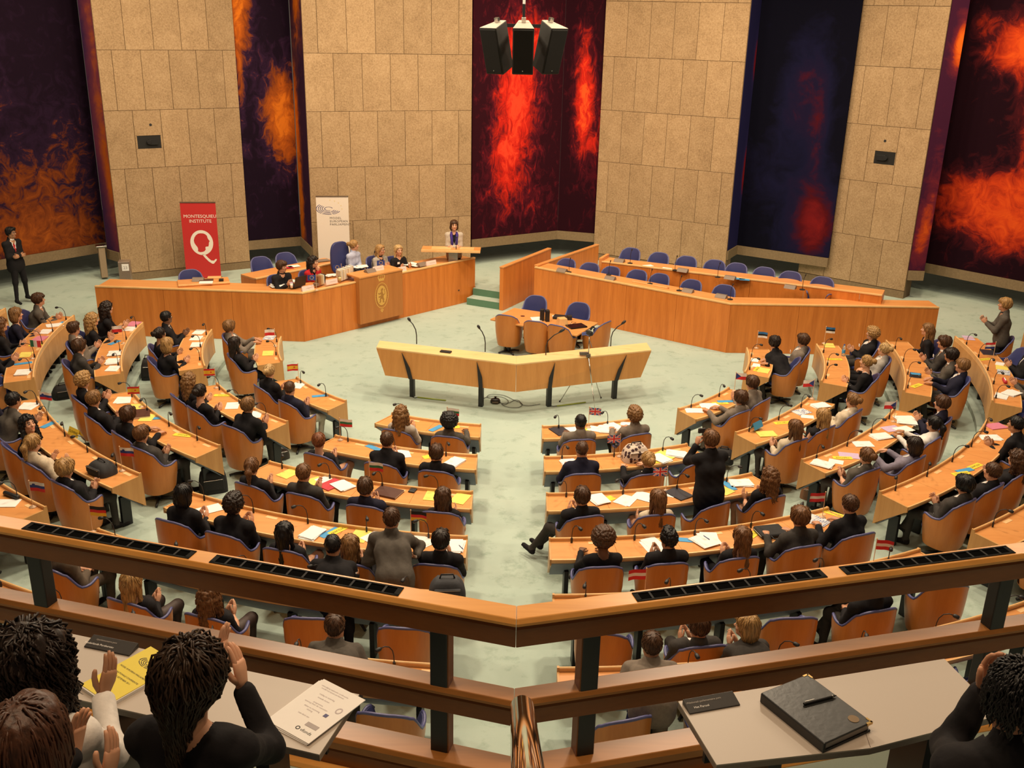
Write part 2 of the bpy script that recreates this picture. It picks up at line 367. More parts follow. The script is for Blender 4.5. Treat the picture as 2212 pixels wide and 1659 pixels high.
# ------------------------------------------------------------------ painted recess panels
def mural(name, cols, blobs, nscale=3.0, dist=1.0, namp=0.9, stretch=(1, 1, 1)):
    """procedural abstract paint: blobs = (u, v, ru, rv, gain) in panel units, cols = ramp"""
    m = bpy.data.materials.new(name); nt, b = nodes(m)
    tc = N(nt, 'ShaderNodeTexCoord')
    n1 = N(nt, 'ShaderNodeTexNoise'); n1.inputs['Scale'].default_value = nscale; n1.inputs['Detail'].default_value = 8; n1.inputs['Roughness'].default_value = 0.68; n1.inputs['Distortion'].default_value = dist
    mp = N(nt, 'ShaderNodeMapping'); mp.inputs['Scale'].default_value = stretch; nt.links.new(tc.outputs['Object'], mp.inputs[0]); nt.links.new(mp.outputs[0], n1.inputs['Vector'])
    sx = N(nt, 'ShaderNodeSeparateXYZ'); nt.links.new(tc.outputs['Generated'], sx.inputs[0])
    acc = None
    for (u, v, ru, rv, g) in blobs:
        def ax(sock, c, r):
            s = N(nt, 'ShaderNodeMath', operation='SUBTRACT'); s.inputs[1].default_value = c; nt.links.new(sock, s.inputs[0])
            q = N(nt, 'ShaderNodeMath', operation='DIVIDE'); q.inputs[1].default_value = r; nt.links.new(s.outputs[0], q.inputs[0])
            w = N(nt, 'ShaderNodeMath', operation='MULTIPLY'); nt.links.new(q.outputs[0], w.inputs[0]); nt.links.new(q.outputs[0], w.inputs[1])
            return w.outputs[0]
        a = N(nt, 'ShaderNodeMath', operation='ADD'); nt.links.new(ax(sx.outputs[0], u, ru), a.inputs[0]); nt.links.new(ax(sx.outputs[2], v, rv), a.inputs[1])
        e = N(nt, 'ShaderNodeMath', operation='MULTIPLY'); e.inputs[1].default_value = -1.0; nt.links.new(a.outputs[0], e.inputs[0])
        x = N(nt, 'ShaderNodeMath', operation='EXPONENT'); nt.links.new(e.outputs[0], x.inputs[0])
        gm = N(nt, 'ShaderNodeMath', operation='MULTIPLY'); gm.inputs[1].default_value = g; nt.links.new(x.outputs[0], gm.inputs[0])
        if acc is None: acc = gm.outputs[0]
        else:
            s = N(nt, 'ShaderNodeMath', operation='ADD'); nt.links.new(acc, s.inputs[0]); nt.links.new(gm.outputs[0], s.inputs[1]); acc = s.outputs[0]
    nn = N(nt, 'ShaderNodeMath', operation='SUBTRACT'); nn.inputs[1].default_value = 0.5; nt.links.new(n1.outputs['Fac'], nn.inputs[0])
    na = N(nt, 'ShaderNodeMath', operation='MULTIPLY_ADD'); na.inputs[1].default_value = namp * 1.6; nt.links.new(nn.outputs[0], na.inputs[0]); nt.links.new(acc, na.inputs[2])
    rp = N(nt, 'ShaderNodeValToRGB'); el = rp.color_ramp.elements
    el[0].position = cols[0][0]; el[0].color = (*cols[0][1], 1); el[1].position = cols[-1][0]; el[1].color = (*cols[-1][1], 1)
    for p, c in cols[1:-1]: q = el.new(p); q.color = (*c, 1)
    nt.links.new(na.outputs[0], rp.inputs[0]); nt.links.new(rp.outputs[0], b.inputs['Base Color'])
    b.inputs['Roughness'].default_value = 0.9; b.inputs['Specular IOR Level'].default_value = 0.04
    return m
def panel(name, P, Q, mat, root, z0=0.56, z1=7.46, t=0.06):
    """one painted board from P to Q; its own frame so the paint follows the board"""
    P = np.array(P, float); Q = np.array(Q, float); ln = np.linalg.norm(Q - P); a = math.atan2(Q[1] - P[1], Q[0] - P[0])
    m = MB(); m.box((ln / 2, t / 2, (z1 - z0) / 2), (ln, t, z1 - z0))
    o = m.build(name, mat, root, bevel=.004)
    o.location = (P[0] - root.location[0], P[1] - root.location[1], z0); o.rotation_euler = (0, 0, a)
    s = MB(); s.box((ln / 2, .02, .12), (ln, .10, .25)); k = s.build('skirting', SKIRT, root)
    k.location = (P[0] - root.location[0], P[1] - root.location[1], .31); k.rotation_euler = (0, 0, a)
    l = MB(); l.box((ln / 2, .02, 1.46), (ln, .12, 2.9)); q = l.build('stone_lintel', STONE, root)
    q.location = (P[0] - root.location[0], P[1] - root.location[1], 7.48); q.rotation_euler = (0, 0, a)
    return o
DK = (.012, .006, .014); PU = (.050, .014, .045); OR = (.42, .095, .012); OB = (.66, .175, .016); BR = (.13, .030, .010)
RD = (.55, .020, .012); RB = (.80, .060, .025); MA = (.085, .008, .016); NV = (.008, .008, .030)
def mroot(loc, label): return empty('painted_panel', (*loc, 0.56), label, 'painting')
r = mroot((-13.3, 6.5), 'dark purple and brown painted wall panel at far left behind the guard')
panel('painted_board', (-15.2, 1.15), (-11.0, 6.50), mural('mural_umber', [(.05, DK), (.35, (.022, .010, .028)), (.52, BR), (.80, (.26, .062, .012)), (1.1, (.38, .10, .014))],
      [(.72, .25, .25, .14, .50), (.75, .05, .5, .11, .66), (.62, .55, .12, .16, .34), (.90, .42, .10, .16, .30), (.58, .95, .10, .10, .3)], 2.6, 1.3, .85), r)
panel('painted_board', (-10.66, 5.70), (-10.20, 5.34), mural('mural_umber_side', [(.1, (.05, .02, .07)), (.5, (.16, .035, .06)), (.75, OR), (1, OB)], [(.8, .75, .6, .5, .55), (.9, .2, .5, .3, .5), (.3, .45, .5, .2, .25)], 1.5, .6, .5), r)
r = mroot((-6.6, 7.6), 'tall black and orange painted wall panel between red and white banners')
panel('painted_board', (-8.3, 6.55), (-6.05, 7.80), mural('mural_orange', [(.12, DK), (.36, (.03, .012, .035)), (.56, (.22, .05, .012)), (.80, OR), (1.1, OB)],
      [(.88, .47, .22, .20, 1.0), (.50, .92, .14, .25, .85), (.46, .60, .05, .3, .35)], 3.4, 1.0, .85, (1, 1, .7)), r)
panel('painted_board', (-6.02, 7.74), (-5.46, 6.45), mural('mural_orange_side', [(.12, (.035, .014, .04)), (.40, (.10, .03, .04)), (.62, OR), (.95, OB)], [(.05, .40, .35, .33, .9), (.6, .95, .4, .2, .8), (.2, .05, .3, .2, .5)], 2.4, 1.0, .7), r)
r = mroot((0.4, 9.0), 'tall crimson red painted wall panel behind the hanging loudspeakers')
panel('painted_board', (-1.27, 7.94), (1.20, 9.50), mural('mural_red', [(.12, (.028, .005, .010)), (.36, MA), (.56, (.30, .015, .012)), (.75, RD), (1.05, RB)],
      [(.48, .55, .26, .24, .95), (.62, .80, .34, .10, .50), (.36, .30, .20, .12, .55), (.50, .14, .5, .12, .30)], 4.2, 1.1, 1.05, (1, 1, .55)), r)
panel('painted_board', (1.20, 9.50), (2.6, 9.10), mural('mural_red_side', [(.14, (.02, .004, .008)), (.40, (.065, .006, .012)), (.60, (.30, .015, .01)), (.80, RD), (1.1, (.75, .09, .02))],
      [(.42, .55, .22, .27, .95), (.75, .40, .2, .2, .4)], 4.5, 1.0, .95, (1, 1, .5)), r)
r = mroot((7.0, 8.0), 'tall navy and black painted wall panel left of the right camera niche')
panel('painted_board', (5.80, 7.24), (6.22, 8.02), mural('mural_navy_side', [(.15, (.018, .017, .075)), (.5, (.028, .022, .095)), (.75, (.20, .012, .02)), (1, (.35, .02, .02))], [(.95, .72, .25, .12, .8), (.95, .3, .25, .15, .8)], 1.5, .6, .35), r)
panel('painted_board', (6.20, 8.05), (8.4, 6.65), mural('mural_navy', [(.1, (.004, .004, .010)), (.35, NV), (.5, (.012, .008, .030)), (.72, (.07, .006, .010)), (1, (.20, .012, .012))],
      [(.55, .62, .25, .22, .55), (.80, .12, .30, .16, .85), (.75, .45, .1, .2, .35), (.3, .3, .5, .2, .2)], 1.5, .8, .45), r)
r = mroot((12.3, 6.6), 'large orange red and black painted wall panel at far right')
panel('painted_board', (10.12, 5.44), (10.52, 5.42), mural('mural_flame_side', [(.12, (.045, .010, .03)), (.42, (.13, .016, .028)), (.62, (.40, .05, .012)), (.9, (.72, .13, .014))], [(.9, .80, .5, .09, 1.0), (.7, .25, .6, .2, .45), (.4, .1, .6, .1, .4)], 2.5, .9, .6), r)
panel('painted_board', (10.80, 6.47), (13.60, 3.53), mural('mural_flame', [(.14, (.014, .004, .008)), (.38, (.06, .008, .012)), (.58, (.30, .022, .010)), (.80, (.58, .055, .012)), (1.1, (.70, .09, .014))],
      [(.42, .80, .24, .10, .95), (.66, .58, .20, .30, .95), (.30, .28, .40, .10, .75), (.55, .15, .5, .09, .55), (.12, .88, .12, .05, .3)], 2.4, 1.0, .75), r)
# ceiling above everything
ce = MB(); ce.box((0, -6, 10.75), (44, 44, .2)); tag(ce.build('ceiling', flat('ceiling_paint', (.42, .34, .25), .9)), kind='structure')
# ------------------------------------------------------------------ curved desks
NSEAT = {1: 2, 2: 3, 3: 4, 4: 5, 5: 5, 6: 6}
def seat_angle(b, k, j):
    a, c = lims(b, rowR(k) + .72); n = NSEAT[k]
    return a + (c - a) * (j + .5) / n
def desk(b, k):
    R = rowR(k); z0 = rowz(k); n = NSEAT[k]
    mid = pol(R + .25, sum(BLK[b]) / 2, z0)
    o = empty('curved_desk', mid, 'curved wooden bench desk, %s row of the %s block' % (ORD[k] + (' (innermost)' if k == 1 else ''), BNAME[b]), 'desk', 'curved desks of the hemicycle')
    def sweep(prof, u0, u1, nn, mats, name, mi=None, bevel=0.0, caps=True):
        m = MB(); rows = []
        for i in range(nn + 1):
            u = u0 + (u1 - u0) * i / nn; row = []
            for (dr, z) in prof:
                r = R + dr; a, c = lims(b, r); row.append(pol(r, a + (c - a) * u, z0 + z))
            rows.append(row + [row[0]])
        m.grid(rows)
        q = len(prof); L = len(rows)
        if caps:
            w = q + 1
            m.f.append(tuple(range(q))); m.m.append(0)
            m.f.append(tuple((L - 1) * w + j for j in range(q))[::-1]); m.m.append(0)
        return m.build(name, mats, o, off=mid, bevel=bevel)
    ns = 4
    for j in range(n):
        e = .0022
        sweep([(.028, .745), (.028, .715), (.455, .715), (.455, .745)], (j + e * (j > 0)) / n, (j + 1 - e * (j < n - 1)) / n, ns, WOOD_T, 'desk_top')
    sweep([(.0, .70), (.0, .782), (.010, .79), (.022, .79), (.030, .782), (.030, .70)], 0, 1, ns * n, WOOD_E, 'front_rim')
    sweep([(.455, .700), (.455, .749), (.474, .747), (.478, .725), (.474, .700)], 0, 1, ns * n, WOOD_E, 'edge_trim')
    sweep([(-.02, .285), (-.004, .70), (.022, .70), (.006, .285)], 0, 1, ns * n, WOOD_L, 'front_panel')
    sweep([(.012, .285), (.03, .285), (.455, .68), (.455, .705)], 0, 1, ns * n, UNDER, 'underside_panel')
    for s in (0, 1):
        m = MB(); prof = [(-.022, .28), (-.004, .79), (.03, .79), (.045, .752), (.478, .752), (.478, .675), (.44, .655)]
        vs = []
        for (dr, z) in prof:
            r = R + dr; a, c = lims(b, r); t = a if s == 0 else c; p = pol(r, t, z0 + z)
            d = np.array([math.cos(t), math.sin(t), 0]) * (.022 if s else -.022); vs.append((p, p + d))
        q = len(vs); f1 = tuple(range(q))
        m.add([v[0] for v in vs] + [v[1] for v in vs], [f1, tuple(q + i for i in f1)[::-1]] + [(i, q + i, q + (i + 1) % q, (i + 1) % q) for i in range(q)])
        m.build('end_panel', WOOD_L, o, off=mid)
    for j in range(n + 1):
        u = min(max(j / n, .05), .95); r = R + .17; a, c = lims(b, r); t = a + (c - a) * u; p = pol(r, t, z0)
        m = MB(); m.box((p[0], p[1], z0 + .225), (.055, .15, .45), t); m.build('leg', BLACK, o, off=mid, bevel=.006)
    for j in range(n):
        t = seat_angle(b, k, j); p = pol(R + .085, t + .02, z0 + .746)
        m = MB(); m.box(p, (.16, .055, .004), t); m.build('inlay_plate', INLAY, o, off=mid)
    return o
ROWS = {'centre_left': range(1, 7), 'centre_right': range(1, 7), 'left': range(1, 6), 'right': range(1, 6), 'far_left': range(1, 6), 'far_right': range(1, 6)}
for b in ROWS:
    for k in ROWS[b]: desk(b, k)

# ------------------------------------------------------------------ tub chair
def superell(t, rx, ry, e=2.5):
    c, s = math.cos(t), math.sin(t)
    return rx * math.copysign(abs(s) ** (2 / e), s), -ry * math.copysign(abs(c) ** (2 / e), c)
def tub_chair(scale_back=1.0):
    o = empty('tub_chair', (0, 0, 0))
    T = 2.35; n = 36
    def top(t):
        a = abs(t) * 180 / PI
        hb = .93 * scale_back
        pts = [(0, hb), (18, hb - .004), (34, hb - .028), (44, hb - .062), (50, hb - .066), (58, hb - .11), (74, .70), (84, .645), (96, .635), (118, .655), (130, .64), (135, .60)]
        for (x0, y0), (x1, y1) in zip(pts, pts[1:]):
            if a <= x1: return y0 + (y1 - y0) * (a - x0) / (x1 - x0)
        return pts[-1][1]
    def pt(t, z, off):
        g = 0.80 + 0.20 * min(1, max(0, (z - .20) / .38)) ** .7 + .03 * max(0, z - .6)
        x, y = superell(t, .30 * g - off, .285 * g - off)
        return (x, y, z)
    ts = [-T + 2 * T * i / n for i in range(n + 1)]
    def zs(t, lo=.20): h = top(t); return [lo + (h - lo) * q for q in (0, .06, .25, .5, .75, 1)]
    m = MB()
    outer = [[pt(t, z, .0) for z in zs(t)] for t in ts]; inner = [[pt(t, z, .016) for z in zs(t)] for t in ts]
    m.grid([a[::-1] for a in outer]); m.grid(inner)
    for A, B in ((outer, inner),):
        m.grid([[a[0], b[0]] for a, b in zip(A, B)]); m.grid([[b[-1], a[-1]] for a, b in zip(A, B)])
        m.grid([[A[0][q], B[0][q]] for q in range(6)]); m.grid([[B[-1][q], A[-1][q]] for q in range(6)])
    m.build('shell', WOOD_C, o, smooth=True)
    m = MB(); lo = .40
    A = [[pt(t, lo + (top(t) + .004 - lo) * q, .018) for q in (0, .3, .6, .85, 1)] for t in ts]
    B = [[pt(t, lo + (top(t) + .004 - lo) * q, .018 + .055 * (1 - .75 * q ** 3)) for q in (0, .3, .6, .85, 1)] for t in ts]
    m.grid([a[::-1] for a in A]); m.grid(B); m.grid([[b[-1], a[-1]] for a, b in zip(A, B)])
    m.grid([[A[0][q], B[0][q]] for q in range(5)]); m.grid([[B[-1][q], A[-1][q]] for q in range(5)])
    m.build('lining', BLUE, o, smooth=True)
    m = MB(); m.tube([np.array(pt(t, top(t) + .006, .012)) for t in ts], .016, 8); m.build('edge_piping', BLUEL, o, smooth=True)
    m = MB(); rows = []
    for i in range(25):
        t = 2 * PI * i / 24; rows.append([(0, .03, .40)] + [(superell(t, r, r * 1.0, 3)[0], superell(t, r, r, 3)[1] + .03, z) for r, z in ((.23, .39), (.245, .42), (.24, .455), (.20, .475))] + [(0, .03, .48)])
    m.grid(rows); m.build('seat_cushion', BLUE, o, smooth=True)
    m = MB(); rows = [[(superell(2 * PI * i / 24, r, r * .95, 2.6)[0], superell(2 * PI * i / 24, r, r * .95, 2.6)[1], z) for r, z in ((.05, .17), (.19, .185), (.235, .205), (.235, .22))] for i in range(25)]
    m.grid(rows); m.build('bottom_plate', WOOD_C, o, smooth=True)
    m = MB(); m.lathe([(.045, 0.03), (.045, .18)], n=12)
    for q in range(4):
        a = q * PI / 2 + PI / 4; m.tube([(0, 0, .05), (.14 * math.cos(a), .14 * math.sin(a), .045), (.25 * math.cos(a), .25 * math.sin(a), .022)], [.026, .022, .018], 6)
    m.build('pedestal', BLACK, o, smooth=True)
    return o
CH0 = tub_chair(); CH0_USED = [False]
def place_chair(loc, rz, label, group):
    if not CH0_USED[0]:
        CH0_USED[0] = True; CH0.location = [float(c) for c in loc]; CH0.rotation_euler = (0, 0, rz); tag(CH0, label, 'chair', group); return CH0
    return tag(copy_thing(CH0, loc, rz, label, group), cat='chair')

# ------------------------------------------------------------------ gooseneck microphones
def gooseneck(bend=1):
    o = empty('gooseneck_microphone', (0, 0, 0))
    m = MB(); m.box((0, 0, .035), (.022, .022, .07)); m.build('socket', BLACKP, o, bevel=.003)
    m = MB(); path = [(0, 0, .06), (0, -.003, .14), (0, -.015, .20), (0, -.05, .255), (0, -.10, .28), (0, -.145, .275)]
    m.tube(path, .0055, 6); m.build('gooseneck', BLACKP, o, smooth=True)
    m = MB(); m.tube([(0, -.135, .277), (0, -.150, .274), (0, -.185, .266), (0, -.195, .264)], [.014, .021, .022, .015], 10); m.build('capsule', BLACKP, o, smooth=True)
    return o
MIC0 = gooseneck(); MIC_USED = [False]
def place_mic(loc, rz, label, group):
    if not MIC_USED[0]:
        MIC_USED[0] = True; MIC0.location = [float(c) for c in loc]; MIC0.rotation_euler = (0, 0, rz); tag(MIC0, label, 'microphone', group); return MIC0
    return tag(copy_thing(MIC0, loc, rz, label, group), cat='microphone')
for b in ROWS:
    for k in ROWS[b]:
        for j in range(NSEAT[k]):
            t = seat_angle(b, k, j) - .10 / rowR(k); jj = j + 1 if b in ('centre_right', 'right', 'far_right') else NSEAT[k] - j
            place_mic(pol(rowR(k) + .065, t, rowz(k) + .742), t + rng.uniform(-1.1, 1.1) + (0.5 if b in ('left', 'far_left') else -.3),
                      'black gooseneck microphone, %s from the centre end, %s %s row desk' % (ORD[jj], ORD[k], BNAME[b]), 'gooseneck microphones on the curved desks')

# ------------------------------------------------------------------ rostrum
def poly_off(P, d):
    """offset an open polyline sideways (left of travel)"""
    P = [np.array(p, float) for p in P]; out = []
    for i, p in enumerate(P):
        ns = []
        if i > 0: t = P[i] - P[i - 1]; ns.append(np.array([-t[1], t[0]]) / np.linalg.norm(t))
        if i < len(P) - 1: t = P[i + 1] - P[i]; ns.append(np.array([-t[1], t[0]]) / np.linalg.norm(t))
        nn = sum(ns); nn /= np.linalg.norm(nn); out.append(p + nn * d / (nn @ ns[0]))
    return out
def counter(name, P, ztop, zbot, wid, label, cat, loc, lip=.03, seams=(), cut=0.0, back=True, mat=WOOD_F):
    """front boards (one per straight run and seam) + worktop"""
    o = empty(name, (*loc, zbot), label, cat); off = (*loc, zbot)
    for i in range(len(P) - 1):
        p, q = np.array(P[i]), np.array(P[i + 1]); fr = [0] + list(seams[i] if i < len(seams) else []) + [1]
        for a, c in zip(fr, fr[1:]):
            e = .003 / np.linalg.norm(q - p); s0, s1 = p + (q - p) * (a + e), p + (q - p) * (c - e)
            d = (q - p) / np.linalg.norm(q - p); nn = np.array([-d[1], d[0]])
            m = MB(); m.prism([tuple(s0), tuple(s1), tuple(s1 + nn * .04), tuple(s0 + nn * .04)], zbot, ztop - .035); m.build('front_board', mat, o, off=off)
    A = poly_off(P, -.012); B = poly_off(P, .06); m = MB()
    n = len(P)
    def slab(A, B, z0, z1, nm, mt, bev):
        m = MB(); vs = [(*a, z0) for a in A] + [(*b_, z0) for b_ in B] + [(*a, z1) for a in A] + [(*b_, z1) for b_ in B]; fs = []
        for i in range(n - 1):
            fs += [(i, n + i, n + i + 1, i + 1), (2 * n + i, 2 * n + i + 1, 3 * n + i + 1, 3 * n + i), (i, i + 1, 2 * n + i + 1, 2 * n + i), (n + i, 3 * n + i, 3 * n + i + 1, n + i + 1)]
        fs += [(0, 2 * n, 3 * n, n), (n - 1, 2 * n - 1, 4 * n - 1, 3 * n - 1)]
        m.add(vs, fs); m.build(nm, mt, o, off=off, bevel=bev)
    slab(A, B, ztop - .035, ztop, 'top_edge', WOOD_E, .006)
    C = poly_off(P, wid)
    slab(poly_off(P, .055), C, ztop - .06 - cut, ztop - .012 - cut, 'worktop', WOOD_T, .004)
    for i in (0, n - 1):
        p = np.array(P[i]); d = np.array(P[min(i + 1, n - 1)]) - np.array(P[max(i - 1, 0)] if i else P[0]); d = d / np.linalg.norm(d); nn = (C[i] - p); L = np.linalg.norm(nn); nn /= L
        tt = np.array([nn[1], -nn[0]]) * (-.04 if i == 0 else .04) * (1)
        m = MB(); m.prism([tuple(p + nn * .04), tuple(p + nn * L), tuple(p + nn * L - tt), tuple(p + nn * .04 - tt)], zbot, ztop - .062 - cut); m.build('end_board', mat, o, off=off)
    return o
ROST = [(-9.45, 1.90), (-4.75, 1.75), (-1.06, 5.62)]
counter('rostrum_desk', ROST, 1.15, 0.0, .80, 'long angled wooden rostrum desk below the two banners', 'desk', (-4.75, 1.75), seams=((.33, .66), (.2, .72)), cut=.03)
# crest block
c0, c1 = np.array([-3.70, 2.80]), np.array([-2.80, 3.74]); dv = (c1 - c0) / np.linalg.norm(c1 - c0); nv = np.array([dv[1], -dv[0]])
cc = (c0 + c1) / 2
o = empty('crest_front', (*cc, .13), 'wooden front block with a gilded coat of arms on the rostrum', 'panel')
m = MB(); P4 = [c0 + nv * .10, c1 + nv * .10, c1 - nv * .10, c0 - nv * .10]
m.prism([tuple(p) for p in P4], .13, 1.235); m.build('block', WOOD_D, o, off=(*cc, .13), bevel=.008)
m = MB(); m.prism([tuple(p) for p in [c0 + nv * .115, c1 + nv * .115, c1 - nv * .42, c0 - nv * .42]], 1.235, 1.275); m.build('top_ledge', WOOD_T, o, off=(*cc, .13), bevel=.006)
GOLD = flat('gold_inlay', (.72, .42, .10), .40, 0.15, var=.1); GOLDD = flat('dark_gold_inlay', (.40, .19, .04), .5, 0.1)
MC = frame((*(nv * .103), .60), (*dv, 0))
def ell(cx, cy, rx, ry, n=40): return [(cx + rx * math.cos(2 * PI * i / n), cy + ry * math.sin(2 * PI * i / n)) for i in range(n)]
ew = .205
fill2d('crest_ring', [ell(0, 0, ew, .315), ell(0, 0, ew - .016, .298)], GOLD, o, MC)
fill2d('crest_field', [ell(0, .0, .148, .243)], GOLD, o, MC)
fill2d('crest_field_rim', [ell(0, 0, .158, .254), ell(0, 0, .152, .247)], GOLDD, o, MC @ Matrix.Translation((0, 0, .001)))
lion = [(-.010, .165), (.018, .180), (.045, .160), (.040, .128), (.020, .110), (.035, .060), (.060, .010), (.050, -.050), (.075, -.100), (.060, -.150), (.085, -.168), (.060, -.182), (.025, -.172), (.030, -.120), (.0, -.075), (-.030, -.095), (-.020, -.140), (-.045, -.172), (-.085, -.168), (-.072, -.150), (-.055, -.140), (-.065, -.085), (-.035, -.040), (-.075, -.045), (-.105, -.025), (-.085, -.010), (-.030, -.005), (-.020, .040), (-.070, .030), (-.115, .058), (-.098, .075), (-.055, .060), (-.015, .090), (-.025, .130)]
fill2d('crest_lion', [lion], GOLDD, o, MC @ Matrix.Translation((0, 0, .002)))
tail = [(.055, .0), (.100, .02), (.105, .07), (.085, .115), (.105, .135), (.075, .150), (.070, .110), (.088, .07), (.085, .035), (.055, .02)]
fill2d('lion_tail', [tail], GOLDD, o, MC @ Matrix.Translation((0, 0, .002)))
crown = [(-.075, .355), (.075, .355), (.080, .385), (.105, .430), (.110, .470), (.080, .500), (.040, .492), (.022, .510), (.0, .545), (-.022, .510), (-.040, .492), (-.080, .500), (-.110, .470), (-.105, .430), (-.080, .385)]
fill2d('crest_crown', [crown, ell(-.055, .45, .028, .035, 14), ell(0, .45, .022, .04, 14), ell(.055, .45, .028, .035, 14)], GOLD, o, MC)
rm = MB()
for i in range(30):
    a = 2 * PI * i / 30; x, y = .176 * math.cos(a), .276 * math.sin(a); q = MC @ Vector((x, y, .001)); 
    w_, h_ = .012, .020
    rr = [MC @ Vector((x + sx * w_ * math.sin(a) - sy * h_ * .5 * math.cos(a), y - sx * w_ * math.cos(a) - sy * h_ * .5 * math.sin(a), .001)) for sx, sy in ((-.5, -.5), (.5, -.5), (.5, .5), (-.5, .5))]
    rm.add([tuple(v) for v in rr], [(0, 1, 2, 3)])
rm.build('crest_motto_letters', GOLD, o)
fill2d('crest_pendant', [[(-.03, -.33), (.03, -.33), (.045, -.365), (0, -.42), (-.045, -.365)], ell(0, -.36, .015, .016, 10)], GOLD, o, MC)

# clerks' desk behind, left side desk
pts = [at(553, 603, 1.10)[:2], at(735, 566, 1.10)[:2]]
counter('clerk_desk', [tuple(p) for p in pts], 1.12, ZS, .62, 'wooden clerks desk behind the rostrum with two blue chairs', 'desk', tuple(pts[0]))
pts = [at(385, 618, 1.14)[:2], at(497, 611, 1.14)[:2]]
counter('side_desk', [tuple(p) for p in pts], 1.16, ZS, .55, 'small wooden side desk in front of the red banner', 'desk', tuple(pts[0]))

# lectern
LP = at(985, 545, 1.42); LX = -1.66
o = empty('lectern', (LX, 5.28, ZS), 'speaking lectern with a wide wooden top on a grey column', 'lectern')
m = MB(); m.box((0, 0, 1.06), (1.50, .46, .045)); m.build('top_board', WOOD_T, o, bevel=.008)
m = MB(); m.box((0, -.225, 1.055), (1.50, .03, .06)); m.build('front_edge', WOOD_E, o, bevel=.006)
m = MB(); m.box((.05, .02, .52), (.24, .20, 1.04)); m.build('column', flat('grey_steel', (.30, .28, .26), .35, .6), o, bevel=.01)
m = MB(); m.box((.05, .04, .01), (.34, .28, .02)); m.build('foot_plate', BLACK, o)
m = MB(); m.box((-.25, 0, 1.088), (.50, .30, .012)); m.build('reading_ledge', WOOD_E, o)
m = MB(); m.box((.40, 0, 1.088), (.36, .30, .012)); m.build('reading_ledge', WOOD_E, o)
place_mic((LX + .13, 5.20, 1.445), PI, 'black gooseneck microphone on the lectern in front of the speaker', None)

# partition and ministers' benches
p0, p1 = np.array([-.40, 4.72]), np.array([.86, 7.05]); d = (p1 - p0) / np.linalg.norm(p1 - p0); nn = np.array([d[1], -d[0]])
o = empty('wooden_partition', (*p0, 0), 'free standing wooden partition wall right of the carpeted steps', 'partition')
m = MB(); m.prism([tuple(p0), tuple(p1), tuple(p1 + nn * .10), tuple(p0 + nn * .10)], 0, 1.10); m.build('board', WOOD_F, o, off=(*p0, 0))
m = MB(); m.prism([tuple(p0 - nn * .01 - d * .01), tuple(p1 - nn * .01), tuple(p1 + nn * .11), tuple(p0 + nn * .11 - d * .01)], 1.10, 1.135); m.build('cap_rail', WOOD_T, o, off=(*p0, 0), bevel=.006)
MIN1 = [(.47, 4.72), (4.80, 1.68), (9.48, 1.80)]
counter('front_ministers_bench', MIN1, 1.155, 0.0, .58, 'long front wooden ministers bench with seven blue chairs behind', 'desk', (.47, 4.72), seams=((.25, .5, .75), (.33, .66)))
p0, p1 = np.array([.47, 4.80]), np.array([2.20, 7.45]); d = (p1 - p0) / np.linalg.norm(p1 - p0); nn = np.array([d[1], -d[0]])
o = empty('side_screen', (*p0, 0), 'wooden side wall running back from the front ministers bench', 'partition')
m = MB(); m.prism([tuple(p0), tuple(p1), tuple(p1 + nn * .09), tuple(p0 + nn * .09)], 0, 1.15); m.build('board', WOOD_F, o, off=(*p0, 0))
m = MB(); m.prism([tuple(p0 - nn * .01), tuple(p1 - nn * .01), tuple(p1 + nn * .10), tuple(p0 + nn * .10)], 1.15, 1.185); m.build('cap_rail', WOOD_T, o, off=(*p0, 0), bevel=.006)
ZB = .58; z2 = 1.36
MIN2 = [tuple(at(1300, 564, z2)[:2]), tuple(at(1858, 631, z2)[:2]), tuple(at(1906, 637, z2)[:2] + np.array([.0, .0]))]
MIN2 = [MIN2[0], MIN2[1], (MIN2[2][0], MIN2[2][1])]
tier = MB(); a_, b_ = np.array(MIN2[0]), np.array(MIN2[1]); dd = (b_ - a_) / np.linalg.norm(b_ - a_); nn = np.array([-dd[1], dd[0]])
tier.prism([tuple(a_), tuple(b_ + dd * .4), tuple(b_ + dd * .4 + nn * 2.2), tuple(a_ + nn * 2.2)], ZS, ZB)
tag(tier.build('floor_ministers_tier', CARPET), kind='structure')
counter('rear_ministers_bench', MIN2, z2, ZS, .55, 'rear wooden ministers bench on a higher step with eight blue chairs', 'desk', MIN2[0], seams=((.2, .4, .6, .8),))
p0 = np.array(MIN2[0]); p1 = p0 + nn * .58 
o = empty('side_screen', (*p0, ZS), 'short wooden side wall at the left end of the rear ministers bench', 'partition')
m = MB(); m.prism([tuple(p0 - dd * .08), tuple(p0), tuple(p1), tuple(p1 - dd * .08)], ZS, z2 + .07); m.build('board', WOOD_T, o, off=(*p0, ZS), bevel=.006)

